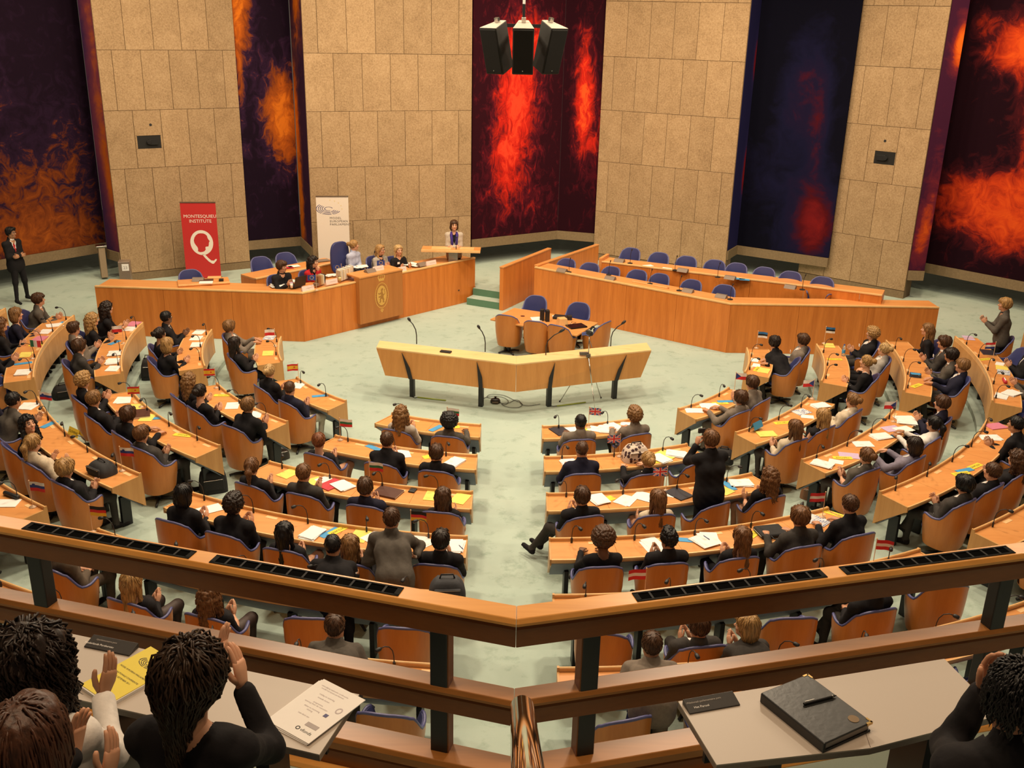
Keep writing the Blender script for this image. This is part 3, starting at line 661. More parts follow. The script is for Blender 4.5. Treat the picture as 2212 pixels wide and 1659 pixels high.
# blue chairs around the stage (they face the hall)
def facing(p, q): d = np.array(q[:2]) - np.array(p[:2]); return math.atan2(-d[0], d[1])
def stage_chair(px, py, zf, label, group, rz=None, h=.93):
    p = at(px, py, zf + h); r = facing(p, (0.3, -3)) if rz is None else rz
    c = np.array([p[0] - math.sin(r) * .24, p[1] + math.cos(r) * .24, zf])
    return place_chair(c, r, label, group), c, r
for i, (px, py) in enumerate([(1228, 552), (1278, 561), (1325, 569), (1381, 576), (1430, 584), (1499, 597), (1569, 608)]):
    stage_chair(px, py, ZS, 'empty blue leather chair, %s from the left behind the front ministers bench' % ORD[i + 1], 'ministers chairs, front row', rz=2.55 + rng.uniform(-.12, .12), h=1.03)
for i, (px, py) in enumerate([(1366, 537), (1427, 547), (1486, 555), (1547, 563), (1595, 570), (1654, 579), (1711, 588), (1780, 600)]):
    stage_chair(px, py, ZB, 'empty blue leather chair, %s from the left behind the rear ministers bench' % ORD[i + 1], 'ministers chairs, rear row', rz=2.6 + rng.uniform(-.12, .12))
stage_chair(408, 584, ZS, 'empty blue leather chair at the side desk before the red banner', 'blue chairs on the rostrum', rz=-2.6)
stage_chair(560, 556, ZS, 'empty blue leather chair at the left of the clerks desk', 'blue chairs on the rostrum', rz=-2.5)
stage_chair(613, 547, ZS, 'empty blue leather chair behind the dark haired man at the clerks desk', 'blue chairs on the rostrum', rz=-2.5)

# ------------------------------------------------------------------ table in the well
TB = [at(x, y, .75)[:2] for x, y in [(1059, 689), (1110.5, 665), (1186, 676), (1243, 688), (1292, 697), (1246, 724.5), (1216, 718), (1113, 700)]]
tc_ = sum(TB) / len(TB)
o = empty('stenographers_table', (*tc_, 0), 'angular orange wooden table with laptop in the middle of the floor', 'table')
m = MB(); m.prism([tuple(p) for p in TB], .715, .75); m.build('table_top', WOOD_T, o, off=(*tc_, 0), bevel=.006)
for q in (0.16, .5, .82):
    p = TB[0] * (1 - q) + (TB[4] * .5 + TB[5] * .5) * q + np.array([0, .12]); m = MB(); m.lathe([(.035, 0), (.035, .715)], (*p, 0), 12); m.build('leg', CHROME, o, off=(*tc_, 0), smooth=True)
m = MB(); p = at(1129, 683, .751); m.lathe([(.05, 0), (.05, .004), (.03, .004), (.03, .002)], p, 20); m.build('cable_outlet', CHROME, o, off=(*tc_, 0))
def chair_px(px, py, zf, rz, label, group, h=.93):
    p = at(px, py, zf + h); c = np.array([p[0] - math.sin(rz) * .25, p[1] + math.cos(rz) * .25, zf]); return place_chair(c, rz, label, group)
G = 'chairs around the table in the well'
chair_px(1092, 681, 0, -.35, 'wood backed blue chair at the left end of the table on the floor', G)
chair_px(1155, 694, 0, -.30, 'wood backed blue chair second from left on the near side of the table', G)
chair_px(1203, 703, 0, -.55, 'wood backed blue chair behind the third bench microphone, near side of the table', G)
chair_px(1311, 696, 0, .95, 'wood backed blue chair at the right end of the table beside the tripod camera', G)
chair_px(1160, 640, 0, 2.85, 'blue leather chair on the far side of the table, left one', G)
chair_px(1254, 655, 0, 2.75, 'blue leather chair on the far side of the table behind the laptop', G)

# ------------------------------------------------------------------ V-shaped speaking bench on black legs
o = empty('interruption_bench', (0, -1.9, 0), 'V-shaped pale wooden standing bench on four black legs in the well', 'desk'); off = (0, -1.9, 0)
zt, zb_ = 1.0, .46
def bp(px, py, z): return at(px, py, z)
TFl, TFm, TFr = bp(813, 750, zt), bp(1115.5, 786, zt), bp(1407, 756, zt)
TBl, TBm, TBr = bp(820, 735.5, zt), bp(1115.5, 769, zt), bp(1397, 740, zt)
BFl, BFm, BFr = bp(832, 811, zb_), bp(1114, 847, zb_), bp(1384, 815, zb_)
for nm, (a, b_, c, d_, e, f) in {'l': (TFl, TFm, TBl, TBm, BFl, BFm), 'r': (TFm, TFr, TBm, TBr, BFm, BFr)}.items():
    dn = np.array([0, 0, -.03])
    m = MB(); m.add([a, b_, d_, c, a + dn, b_ + dn, d_ + dn, c + dn], [(0, 1, 2, 3), (7, 6, 5, 4), (0, 4, 5, 1), (2, 6, 7, 3), (1, 5, 6, 2), (3, 7, 4, 0)]); m.build('top_ledge', WOOD_B, o, off=off, bevel=.004)
    th = np.array([0, .03, 0]); s = .0015 if nm == 'l' else -.0015
    b2 = b_.copy(); f2 = f.copy(); a2 = a.copy(); e2 = e.copy()
    if nm == 'l': b2[0] -= .003; f2[0] -= .003
    else: a2[0] += .003; e2[0] += .003
    m = MB(); a3, b3 = a2 + dn, b2 + dn
    m.add([a3, b3, f2, e2, a3 + th, b3 + th, f2 + th, e2 + th], [(3, 2, 1, 0), (4, 5, 6, 7), (0, 1, 5, 4), (1, 2, 6, 5), (2, 3, 7, 6), (3, 0, 4, 7)]); m.build('front_board', wood('bench_front_wood', (.52, .235, .068), (.64, .31, .098)), o, off=off)
    m = MB(); c3, d3 = c + dn, d_ + dn
    m.add([c3, d3, f2 + th, e2 + th, c3 + th, d3 + th, f2 + th * 2, e2 + th * 2], [(3, 2, 1, 0), (4, 5, 6, 7), (0, 1, 5, 4), (1, 2, 6, 5), (2, 3, 7, 6), (3, 0, 4, 7)]); m.build('back_board', WOOD_L, o, off=off)
for (fx, fy, tx, ty, sd) in [(891, 856, 886, 772, 1), (1039, 877, 1035, 792, 1), (1185, 877, 1192, 792, -1), (1326, 860, 1335, 776, -1)]:
    base = at(fx, fy, 0)
    rz = math.atan2(TFm[1] - TFl[1], TFm[0] - TFl[0]) if sd > 0 else math.atan2(TFr[1] - TFm[1], TFr[0] - TFm[0])
    m = MB(); m.box((base[0], base[1], .27), (.085, .085, .54), rz)
    # pointed gusset lying on the front board
    A, B = (TFl, TFm) if sd > 0 else (TFm, TFr); C_, D_ = (BFl, BFm) if sd > 0 else (BFm, BFr)
    u = (base[0] - C_[0]) / (D_[0] - C_[0])
    def fpt(u, v): return (C_ + (D_ - C_) * u) * (1 - v) + ((A + (B - A) * u) + np.array([0, 0, -.03])) * v
    w = .085 / np.linalg.norm(B - A) ; out = np.array([0, -.02, 0])
    pts = [fpt(u - w / 2, .0), fpt(u + w / 2, .0), fpt(u + w / 2, .42), fpt(u - w / 2 * sd, .97), fpt(u - w / 2, .42)] if sd > 0 else [fpt(u - w / 2, .0), fpt(u + w / 2, .0), fpt(u + w / 2, .42), fpt(u + w / 2, .97), fpt(u - w / 2, .42)]
    q = len(pts); m.add([p + out * 2 for p in pts] + [p + out * .05 for p in pts], [tuple(range(q)), tuple(q + i for i in range(q))[::-1]] + [(i, q + i, q + (i + 1) % q, (i + 1) % q) for i in range(q)])
    m.build('leg', BLACK, o, off=off)
# its four tall microphones
for i, (bx, by, tx, ty) in enumerate([(900, 740, 887, 697), (1048, 757, 1036, 722), (1179, 764, 1206, 722), (1319, 745, 1340, 700)]):
    b_ = at(bx, by + 3, 1.0); o = empty('bench_microphone', b_, 'tall black curved microphone on the V-shaped bench, %s from the left' % ORD[i + 1], 'microphone', 'bench microphones')
    sx = (tx - bx) / 95.0
    m = MB(); m.tube([(0, 0, 0), (0, 0, .18), (sx * .12, 0, .29), (sx * .5, 0, .40), (sx * .85, -.01, .46)], .010, 8); m.build('gooseneck', BLACKP, o, smooth=True)
    m = MB(); m.tube([(sx * .82, -.01, .455), (sx * .95, -.012, .485), (sx * 1.12, -.014, .52), (sx * 1.2, -.014, .535)], [.012, .026, .026, .01], 10); m.build('capsule', BLACKP, o, smooth=True)
# ------------------------------------------------------------------ people: smooth-union surfaces
F32 = np.float32
def surfnet(f, org, h):
    s = f < 0
    nx, ny, nz = f.shape
    c = [s[i:nx - 1 + i, j:ny - 1 + j, k:nz - 1 + k] for i in (0, 1) for j in (0, 1) for k in (0, 1)]
    allc = c[0] & c[1] & c[2] & c[3] & c[4] & c[5] & c[6] & c[7]; anyc = c[0] | c[1] | c[2] | c[3] | c[4] | c[5] | c[6] | c[7]
    cells = np.argwhere(anyc & ~allc)
    if len(cells) == 0: return np.zeros((0, 3)), np.zeros((0, 4), int)
    idx = -np.ones((nx - 1, ny - 1, nz - 1), int); idx[cells[:, 0], cells[:, 1], cells[:, 2]] = np.arange(len(cells))
    V = np.array([[i, j, k] for i in (0, 1) for j in (0, 1) for k in (0, 1)])
    val = np.stack([f[cells[:, 0] + v[0], cells[:, 1] + v[1], cells[:, 2] + v[2]] for v in V], 1)
    acc = np.zeros((len(cells), 3)); cnt = np.zeros(len(cells))
    for a in range(8):
        for b in range(a + 1, 8):
            if abs(V[a] - V[b]).sum() != 1: continue
            m = (val[:, a] < 0) != (val[:, b] < 0); t = val[m, a] / (val[m, a] - val[m, b])
            acc[m] += V[a] + t[:, None] * (V[b] - V[a]); cnt[m] += 1
    vs = (cells + acc / cnt[:, None]) * h + org
    quads = []
    for ax in range(3):
        sl0 = [slice(None)] * 3; sl1 = [slice(None)] * 3; sl0[ax] = slice(0, -1); sl1[ax] = slice(1, None)
        A = s[tuple(sl0)]; B = s[tuple(sl1)]
        e = np.argwhere(A != B); u, w = (ax + 1) % 3, (ax + 2) % 3
        ok = (e[:, u] > 0) & (e[:, w] > 0) & (e[:, u] < f.shape[u] - 1) & (e[:, w] < f.shape[w] - 1); e = e[ok]
        def cell(du, dw):
            q = e.copy(); q[:, u] += du; q[:, w] += dw; return idx[q[:, 0], q[:, 1], q[:, 2]]
        q = np.stack([cell(-1, -1), cell(0, -1), cell(0, 0), cell(-1, 0)], 1)
        fl_ = ~A[e[:, 0], e[:, 1], e[:, 2]]; q[fl_] = q[fl_][:, ::-1]; quads.append(q)
    return vs, np.concatenate(quads)
def capd(p, a, b, ra, rb):
    a = np.asarray(a, F32); ba = np.asarray(b, F32) - a; L = float(ba @ ba) + 1e-9
    t = np.clip(((p - a) @ ba) / L, 0, 1)
    return np.linalg.norm(p - a - t[..., None] * ba, axis=-1) - (ra + (rb - ra) * t)
def elld(p, c, r):
    q = (p - np.asarray(c, F32)) / np.asarray(r, F32); k0 = np.linalg.norm(q, axis=-1); k1 = np.linalg.norm(q / np.asarray(r, F32), axis=-1) + 1e-9
    return k0 * (k0 - 1) / k1
def smin(a, b, k):
    h = np.clip(.5 + .5 * (b - a) / k, 0, 1); return b + (a - b) * h - k * h * (1 - h)
def gridpts(lo, hi, h):
    ax = [np.arange(lo[i], hi[i] + h, h, dtype=F32) for i in range(3)]
    return np.stack(np.meshgrid(*ax, indexing='ij'), -1)
def nrm(v): v = np.array(v, float); return v / (np.linalg.norm(v) + 1e-9)
def rotz(a): c, s = math.cos(a), math.sin(a); return np.array([[c, -s, 0], [s, c, 0], [0, 0, 1.]])
def rotx(a): c, s = math.cos(a), math.sin(a); return np.array([[1, 0, 0], [0, c, -s], [0, s, c]])
def roty(a): c, s = math.cos(a), math.sin(a); return np.array([[c, 0, s], [0, 1, 0], [-s, 0, c]])

# classes: 0 skin 1 shirt 2 bottom 3 shoe 4 lip 5 brow 6 white 7 iris 8 tie
def make_head(h, female):
    p = gridpts((-.105, -.135, -.20), (.105, .135, .145), h)
    jw = .90 if female else 1.0
    f = elld(p, (0, -.012, .028), (.073, .093, .088))
    f = smin(f, elld(p, (0, .022, -.03), (.057 * jw, .062, .078)), .03)
    f = smin(f, capd(p, (0, .050, -.080), (0, .066, -.086), .030 * jw, .021), .025)
    f = smin(f, capd(p, (-.045 * jw, .0, -.06), (.045 * jw, .0, -.06), .022, .022), .03)
    f = smin(f, capd(p, (-.026, .074, .026), (.026, .074, .026), .012, .012), .016)
    for s in (-1, 1):
        f = -smin(-f, elld(p, (s * .030, .094, .006), (.017, .017, .012)), .010)
        f = smin(f, elld(p, (s * .038, .062, -.022), (.020, .018, .016)), .02)
        f = smin(f, elld(p, (s * .075, -.006, -.004), (.010, .020, .030)), .008)
    f = smin(f, capd(p, (0, .080, .008), (0, .102, -.022), .008, .0125), .010)
    f = smin(f, elld(p, (0, .094, -.026), (.018, .013, .009)), .008)
    f = smin(f, capd(p, (-.016, .080, -.052), (.016, .080, -.052), .008, .008), .008)
    f = smin(f, capd(p, (-.013, .078, -.062), (.013, .078, -.062), .0085, .0085), .007)
    f = smin(f, capd(p, (0, -.018, -.07), (0, -.040, -.23), .050 if female else .058, .054 if female else .064), .03)
    v, q = surfnet(f, np.array([-.105, -.135, -.20]), h)
    c = v[q].mean(1); cl = np.zeros(len(q), int)
    cl[(np.abs(c[:, 0]) < .023) & (c[:, 1] > .076) & (c[:, 2] < -.046) & (c[:, 2] > -.069)] = 4
    cl[(np.abs(c[:, 0]) > .014) & (np.abs(c[:, 0]) < .046) & (c[:, 1] > .062) & (c[:, 2] > .024) & (c[:, 2] < .036)] = 5
    for s in (-1, 1):
        vs = []; fs = []; nn, mm = 8, 6
        for i in range(mm + 1):
            th = PI * i / mm
            for k in range(nn):
                a = 2 * PI * k / nn; vs.append((s * .030 + .0135 * math.sin(th) * math.cos(a), .0735 + .0125 * math.cos(th), .006 + .0105 * math.sin(th) * math.sin(a)))
        for i in range(mm):
            for k in range(nn): fs.append((i * nn + k, i * nn + (k + 1) % nn, (i + 1) * nn + (k + 1) % nn, (i + 1) * nn + k))
        q = np.concatenate([q, np.array(fs) + len(v)]); v = np.concatenate([v, np.array(vs)])
        cl = np.concatenate([cl, np.array([7 if i < 2 else 6 for i in range(mm) for k in range(nn)])])
    return v, q, cl
HEADS = {(fm, hi): make_head(.0062 if hi else .0095, fm) for fm in (0, 1) for hi in (0, 1)}

def make_hand(curl, spread, n=6, flat_=False):
    """right hand, wrist at origin, fingers along +y, palm facing -z, thumb on the -x side"""
    m = MB()
    rows = []
    for (y, w, t, z) in ((-.01, .027, .020, 0), (.02, .034, .018, .002), (.055, .043, .016, .004), (.085, .044, .014, .002), (.098, .040, .011, -.001)):
        rows.append([(w * math.copysign(abs(math.cos(a)) ** .7, math.cos(a)), y, z + t * math.copysign(abs(math.sin(a)) ** .9, math.sin(a))) for a in [2 * PI * i / 12 for i in range(12)]])
    k = len(m.v); m.v += [p for r in rows for p in r]
    for i in range(len(rows) - 1):
        for j in range(12): m.f.append((k + i * 12 + j, k + i * 12 + (j + 1) % 12, k + (i + 1) * 12 + (j + 1) % 12, k + (i + 1) * 12 + j)); m.m.append(0)
    m.f.append(tuple(k + j for j in range(12))[::-1]); m.m.append(0); m.f.append(tuple(k + (len(rows) - 1) * 12 + j for j in range(12))); m.m.append(0)
    for i, (x, L, r) in enumerate(((-.031, .072, .0092), (-.0105, .081, .0096), (.0105, .075, .0092), (.030, .058, .0080))):
        a = curl * (1 + .12 * i); sp_ = spread * (i - 1.5); p = np.array([x * .95, .078, .001]); d = np.array([math.sin(sp_), math.cos(sp_), 0]); path = [p]; ang = 0
        for seg in (.22, .38, .24, .16):
            ang += a * (.25 if seg == .22 else 1); p = p + L * seg * 1.18 * np.array([d[0] * math.cos(ang), d[1] * math.cos(ang), -math.sin(ang)]); path.append(p)
        m.tube(path, [r, r * 1.04, r * .95, r * .88, r * .55], n)
    path = [np.array(q) for q in ((-.022, .018, -.004), (-.045, .040, -.012), (-.058, .066, -.018), (-.063, .088, -.020), (-.064, .098, -.020))]
    m.tube(path, [.014, .0125, .0110, .0098, .006], n)
    return np.array(m.v), m.f
HANDS = {('clap', 0): make_hand(.16, .07), ('rest', 0): make_hand(.32, .05), ('grip', 0): make_hand(.75, .0), ('clap', 1): make_hand(.13, .06, 10), ('rest', 1): make_hand(.3, .05, 10), ('grip', 1): make_hand(.7, 0, 10)}

# ---- hair (one mesh per style, shared)
def nz(v, s, seed=0.0):
    x, y, z = v[:, 0] * s + seed, v[:, 1] * s + seed * 1.7, v[:, 2] * s + seed * .6
    return (np.sin(x * 1.7 + np.sin(y * 1.3)) + np.sin(y * 1.9 + np.sin(z * 1.6)) + np.sin(z * 1.5 + np.sin(x * 1.1))) / 3
HAIRFUN = {}
def hair_cap(p, thick, front=.062, side=-.012, back=-.085):
    e = elld(p, (0, -.014, .030), (.075 + thick, .096 + thick * .9, .090 + thick))
    y = p[..., 1]
    zl = np.interp(y, [-.12, -.05, -.012, .03, .058, .075, .12], [back, back, side, side + .012, front, front + .008, front + .02]).astype(F32)
    # keep the face open: also need lower hair hugging the skull
    return np.maximum(e, (zl - p[..., 2]) * .75)
def make_hair(style, h=.0095):
    lo, hi = (-.17, -.21, -.36), (.17, .17, .20)
    if style in ('short', 'buzz', 'side', 'spiky', 'crop'): lo = (-.12, -.15, -.13); hi = (.12, .14, .17)
    p = gridpts(lo, hi, h)
    amp, frq, sd = .004, 55, 1.0
    if style == 'buzz': f = hair_cap(p, .006); amp = .0015
    elif style == 'crop': f = hair_cap(p, .011, .064); amp = .003
    elif style == 'short': f = smin(hair_cap(p, .016, .058), elld(p, (.01, .045, .095), (.055, .045, .026)), .02); amp = .005
    elif style == 'side': f = smin(hair_cap(p, .020, .050, -.03, -.10), elld(p, (.02, .062, .075), (.060, .034, .030)), .02); amp = .006; frq = 42
    elif style == 'spiky': f = smin(hair_cap(p, .012, .062), elld(p, (0, .02, .112), (.052, .060, .030)), .02); amp = .011; frq = 85
    elif style == 'mop':
        f = smin(hair_cap(p, .024, .045, -.045, -.12), elld(p, (0, .055, .075), (.072, .045, .035)), .02); amp = .008; frq = 45
    elif style == 'curly': f = smin(hair_cap(p, .034, .055, -.03, -.10), elld(p, (0, .03, .105), (.075, .070, .040)), .02); amp = .011; frq = 105
    elif style == 'afro': f = np.maximum(elld(p, (0, -.022, .040), (.128, .132, .125)), -smin(elld(p, (0, .13, -.03), (.075, .10, .085)), capd(p, (0, .1, -.1), (0, .1, -.2), .08, .08), .02)); amp = .010; frq = 120
    elif style == 'bun':
        f = smin(hair_cap(p, .010, .064, -.015, -.08), elld(p, (0, -.135, .045), (.042, .038, .042)), .015); amp = .004; frq = 75
    elif style == 'pony':
        f = smin(hair_cap(p, .010, .064, -.015, -.08), capd(p, (0, -.105, .035), (0, -.145, -.02), .028, .036), .015)
        f = smin(f, capd(p, (0, -.145, -.02), (0, -.135, -.16), .036, .016), .02); amp = .004; frq = 70
    elif style == 'bob':
        f = hair_cap(p, .018, .055, -.03, -.12)
        f = smin(f, elld(p, (0, -.045, -.055), (.100, .078, .095)), .03); f = np.maximum(f, -elld(p, (0, .095, -.045), (.066, .085, .120))); amp = .006; frq = 48
    elif style == 'long':
        f = hair_cap(p, .016, .060, -.02, -.12)
        f = smin(f, capd(p, (0, -.070, -.02), (0, -.098, -.27), .070, .050), .03)
        for s in (-1, 1): f = smin(f, capd(p, (s * .072, -.025, .0), (s * .088, -.020, -.22), .026, .020), .025)
        f = np.maximum(f, -elld(p, (0, .105, -.045), (.062, .090, .125))); amp = .007; frq = 50
    elif style == 'wavy':
        f = hair_cap(p, .022, .056, -.02, -.12)
        f = smin(f, capd(p, (0, -.070, -.02), (0, -.100, -.24), .085, .062), .03)
        for s in (-1, 1): f = smin(f, capd(p, (s * .080, -.025, .0), (s * .100, -.020, -.20), .032, .030), .025)
        f = np.maximum(f, -elld(p, (0, .110, -.045), (.060, .090, .125))); amp = .013; frq = 62
    elif style == 'lowpony':
        f = smin(hair_cap(p, .032, .058, -.03, -.12), elld(p, (0, -.05, -.06), (.092, .075, .085)), .03)
        f = smin(f, capd(p, (0, -.115, -.08), (0, -.125, -.30), .050, .036), .03); f = np.maximum(f, -elld(p, (0, .105, -.045), (.064, .090, .125))); amp = .008; frq = 64
    elif style == 'bigcurl':
        f = elld(p, (0, -.030, .010), (.132, .135, .150)); f = smin(f, elld(p, (0, -.06, -.15), (.135, .095, .13)), .05)
        f = np.maximum(f, -elld(p, (0, .125, -.04), (.062, .090, .125))); amp = .011; frq = 150
    v, q = surfnet(f, np.array(lo), h)
    n = v - np.array([0, -.03, .0]); n /= np.linalg.norm(n, axis=1)[:, None] + 1e-9
    st = v.copy(); st[:, 2] *= .35 if style in ('long', 'bob', 'pony', 'short', 'side', 'mop', 'bun', 'crop') else 1
    v = v + n * (amp * nz(st, frq, sd))[:, None] + n * (amp * .5 * nz(st, frq * 2.1, 3.0))[:, None]
    return v, q
def strands_on(v, q, n, length, r, seed):
    """thin locks lying on the hair surface"""
    R_ = np.random.RandomState(seed); t0 = v[q]; nn = np.cross(t0[:, 2] - t0[:, 0], t0[:, 3] - t0[:, 1]); nn /= np.linalg.norm(nn, axis=1)[:, None] + 1e-9; cen = t0.mean(1)
    ids = R_.choice(len(q), n); P = cen[ids]; path = [P.copy()]; crown = np.array([0, -.05, .12])
    for i in range(4):
        j = np.array([np.argmin(((cen - p) ** 2).sum(1)) for p in P]); nj = nn[j]
        d = (P - crown) * np.array([1, 1, .2]) / .1 * .7 + np.array([0, 0, -1.0]) + R_.normal(0, .25, P.shape); d -= nj * (d * nj).sum(1)[:, None]; d /= np.linalg.norm(d, axis=1)[:, None] + 1e-9
        P = P + d * length / 4; P = P - nj * ((P - cen[j]) * nj).sum(1)[:, None] + nj * .0015; path.append(P.copy())
    m = MB()
    for i in range(n): m.tube([p[i] for p in path], [r * .5, r, r, r * .8, r * .2], 4, cap=False)
    return np.array(m.v), np.array(m.f)
def strand_hair(kind, seed):
    """full head of long locks in head space for the onlookers nearest to the camera"""
    R_ = random.Random(seed); m = MB(); n = {'curls': 760, 'tail': 800, 'straight': 900, 'short': 800}[kind]
    for i in range(n):
        u = R_.uniform(-1, 1); a = R_.uniform(0, 2 * PI); z = R_.uniform(-.35, 1) ; rr = math.sqrt(max(0, 1 - z * z)); d = np.array([rr * math.cos(a), rr * math.sin(a), z])
        if d[1] > .55 and z < .62: continue
        p = np.array([0, -.014, .028]) + d * np.array([.078, .098, .094]); path = [p - d * .01, p]; L = {'curls': R_.uniform(.24, .38), 'tail': R_.uniform(.24, .36), 'straight': R_.uniform(.28, .36), 'short': R_.uniform(.05, .085)}[kind]
        ns = 12 if kind == 'curls' else 8; st = L / ns; v_ = d * np.array([1, 1, .4]); ph = R_.uniform(0, 6.3); fr = R_.uniform(.9, 1.5); am = {'curls': .012, 'tail': .009, 'straight': .002, 'short': .003}[kind]; q = p.copy()
        for k in range(ns):
            out = q - np.array([0, -.014, min(.028, q[2])]); out[2] *= .5; ol = np.linalg.norm(out) + 1e-6
            g = np.array([0, 0, -1.0]); w = {'curls': .75, 'tail': .7, 'straight': .8, 'short': .55}[kind]
            if kind == 'tail' and q[2] < .03: g = np.array([-q[0] * 8, (-.115 - q[1]) * 8, -.9]) if q[2] > -.10 else np.array([-q[0] * 4, 0, -1.0])
            dirv = nrm(v_ * (1 - w) + g * w); v_ = dirv; q = q + dirv * st
            e = ((q - np.array([0, -.014, .028])) / np.array([.086, .106, .102])); en = np.linalg.norm(e)
            thick = 1.0 + {'curls': .30, 'tail': .24}.get(kind, .10) * R_.random()
            if en < thick and q[2] > -.09: q = np.array([0, -.014, .028]) + e / en * thick * np.array([.086, .106, .102])
            if kind == 'straight' and q[2] < -.05: q[1] = min(q[1], .02)
            off_ = np.array([math.cos(ph + k * fr * 1.7), math.sin(ph + k * fr * 1.7), .5 * math.sin(ph + k * fr)]) * am * min(1, (k + 1) / 3)
            path.append(q + off_)
        r0 = {'curls': .0046, 'tail': .0042, 'straight': .0040, 'short': .0040}[kind]
        m.tube(path, [r0] * (len(path) - 3) + [r0 * .85, r0 * .6, r0 * .15], 4, cap=False)
    return np.array(m.v), np.array(m.f)
HAIRMESH = {}
def hair_mesh(style, hi=False):
    k = (style, hi)
    if k not in HAIRMESH:
        if hi:
            kd = {'bigcurl': 'curls', 'lowpony': 'tail', 'long': 'straight', 'short': 'short'}[style]; v, q = make_hair({'bigcurl': 'mop', 'lowpony': 'crop', 'long': 'short', 'short': 'crop'}[style], .008)
            v2, q2 = strand_hair(kd, 5)
        else:
            v, q = make_hair(style, .0095); v2, q2 = strands_on(v, q, 240 if style not in ('buzz', 'afro') else 60, .075 if style not in ('curly', 'afro', 'spiky', 'buzz', 'crop') else .035, .0042, 3)
        q = np.concatenate([q, q2 + len(v)]); v = np.concatenate([v, v2])
        me = mesh_np('hair_' + style, v, q, None, [None]); HAIRMESH[k] = me
    return HAIRMESH[k]
def mesh_np(name, v, faces, mi, mats):
    me = bpy.data.meshes.new(name); nv = len(v)
    me.vertices.add(nv); me.vertices.foreach_set('co', np.asarray(v, F32).ravel())
    lens = np.array([len(f) for f in faces]) if not isinstance(faces, np.ndarray) else np.full(len(faces), faces.shape[1])
    flat_ = np.concatenate([np.asarray(f) for f in faces]) if not isinstance(faces, np.ndarray) else faces.ravel()
    me.loops.add(len(flat_)); me.loops.foreach_set('vertex_index', flat_.astype(np.int32))
    me.polygons.add(len(lens)); st = np.concatenate([[0], np.cumsum(lens)[:-1]]).astype(np.int32)
    me.polygons.foreach_set('loop_start', st)
    me.polygons.foreach_set('use_smooth', np.ones(len(lens), bool))
    for m in mats: me.materials.append(m)
    if mi is not None: me.polygons.foreach_set('material_index', np.asarray(mi, np.int32))
    me.update(calc_edges=True); me.validate(); return me

def hair_mat(col):
    nm = 'hair_%.3f_%.3f' % (col[0], col[2])
    if nm in MATS: return MATS[nm]
    m = bpy.data.materials.new(nm); nt, b = nodes(m); tc = N(nt, 'ShaderNodeTexCoord'); mp = N(nt, 'ShaderNodeMapping'); mp.inputs['Scale'].default_value = (95, 95, 12)
    no = N(nt, 'ShaderNodeTexNoise'); no.inputs['Scale'].default_value = 1.0; no.inputs['Detail'].default_value = 4
    nt.links.new(tc.outputs['Object'], mp.inputs[0]); nt.links.new(mp.outputs[0], no.inputs['Vector'])
    r = N(nt, 'ShaderNodeValToRGB'); r.color_ramp.elements[0].position = .3; r.color_ramp.elements[1].position = .75
    r.color_ramp.elements[0].color = (*[c * .45 for c in col], 1); r.color_ramp.elements[1].color = (*[min(1, c * 1.45) for c in col], 1)
    nt.links.new(no.outputs['Fac'], r.inputs[0]); nt.links.new(r.outputs[0], b.inputs['Base Color']); b.inputs['Roughness'].default_value = .42; b.inputs['Specular IOR Level'].default_value = .35
    bp_ = N(nt, 'ShaderNodeBump'); bp_.inputs['Strength'].default_value = .5; bp_.inputs['Distance'].default_value = .004
    nt.links.new(no.outputs['Fac'], bp_.inputs['Height']); nt.links.new(bp_.outputs[0], b.inputs['Normal'])
    MATS[nm] = m; return m
HC = {'pale': (.52, .34, .15), 'bl': (.40, .23, .085), 'db': (.235, .120, .045), 'lb': (.155, .068, .026), 'br': (.075, .033, .015), 'dk': (.022, .013, .010), 'bk': (.008, .007, .008), 'rd': (.19, .060, .020), 'gy': (.2, .16, .12), 'um': (.040, .022, .013), 'rb': (.070, .027, .014)}
SKIN = {'f': (.62, .33, .205), 'm': (.52, .26, .155), 'd': (.16, .075, .042), 'o': (.40, .20, .11)}
CLO = {'black': (.012, .011, .013), 'char': (.045, .040, .037), 'navy': (.014, .014, .030), 'grey': (.19, .155, .125), 'dgrey': (.090, .078, .066), 'cream': (.56, .47, .35), 'ltblue': (.42, .45, .60), 'lilac': (.21, .19, .25), 'red': (.42, .016, .022), 'white': (.72, .69, .66), 'brown': (.10, .075, .055), 'beige': (.45, .39, .33), 'ltgrey': (.33, .30, .27), 'stone': (.50, .45, .37), 'purple': (.05, .03, .20)}
def cloth(c): return flat('cloth_' + c, CLO[c], .85, var=.22, scale=28, spec=.2, bump=.25)
def skin(c): return flat('skin_' + c, SKIN[c], .5, var=.10, scale=22, spec=.35)

def ik(a, b, L1, L2, hint):
    a, b = np.array(a, float), np.array(b, float); d = b - a; D = np.linalg.norm(d)
    if D > (L1 + L2) * .995: b = a + d / D * (L1 + L2) * .995; d = b - a; D = np.linalg.norm(d)
    u = d / D; x = (L1 * L1 - L2 * L2 + D * D) / (2 * D); h = math.sqrt(max(0, L1 * L1 - x * x))
    w = np.array(hint, float); w = w - u * (w @ u); w = nrm(w)
    return a + u * x + w * h, b

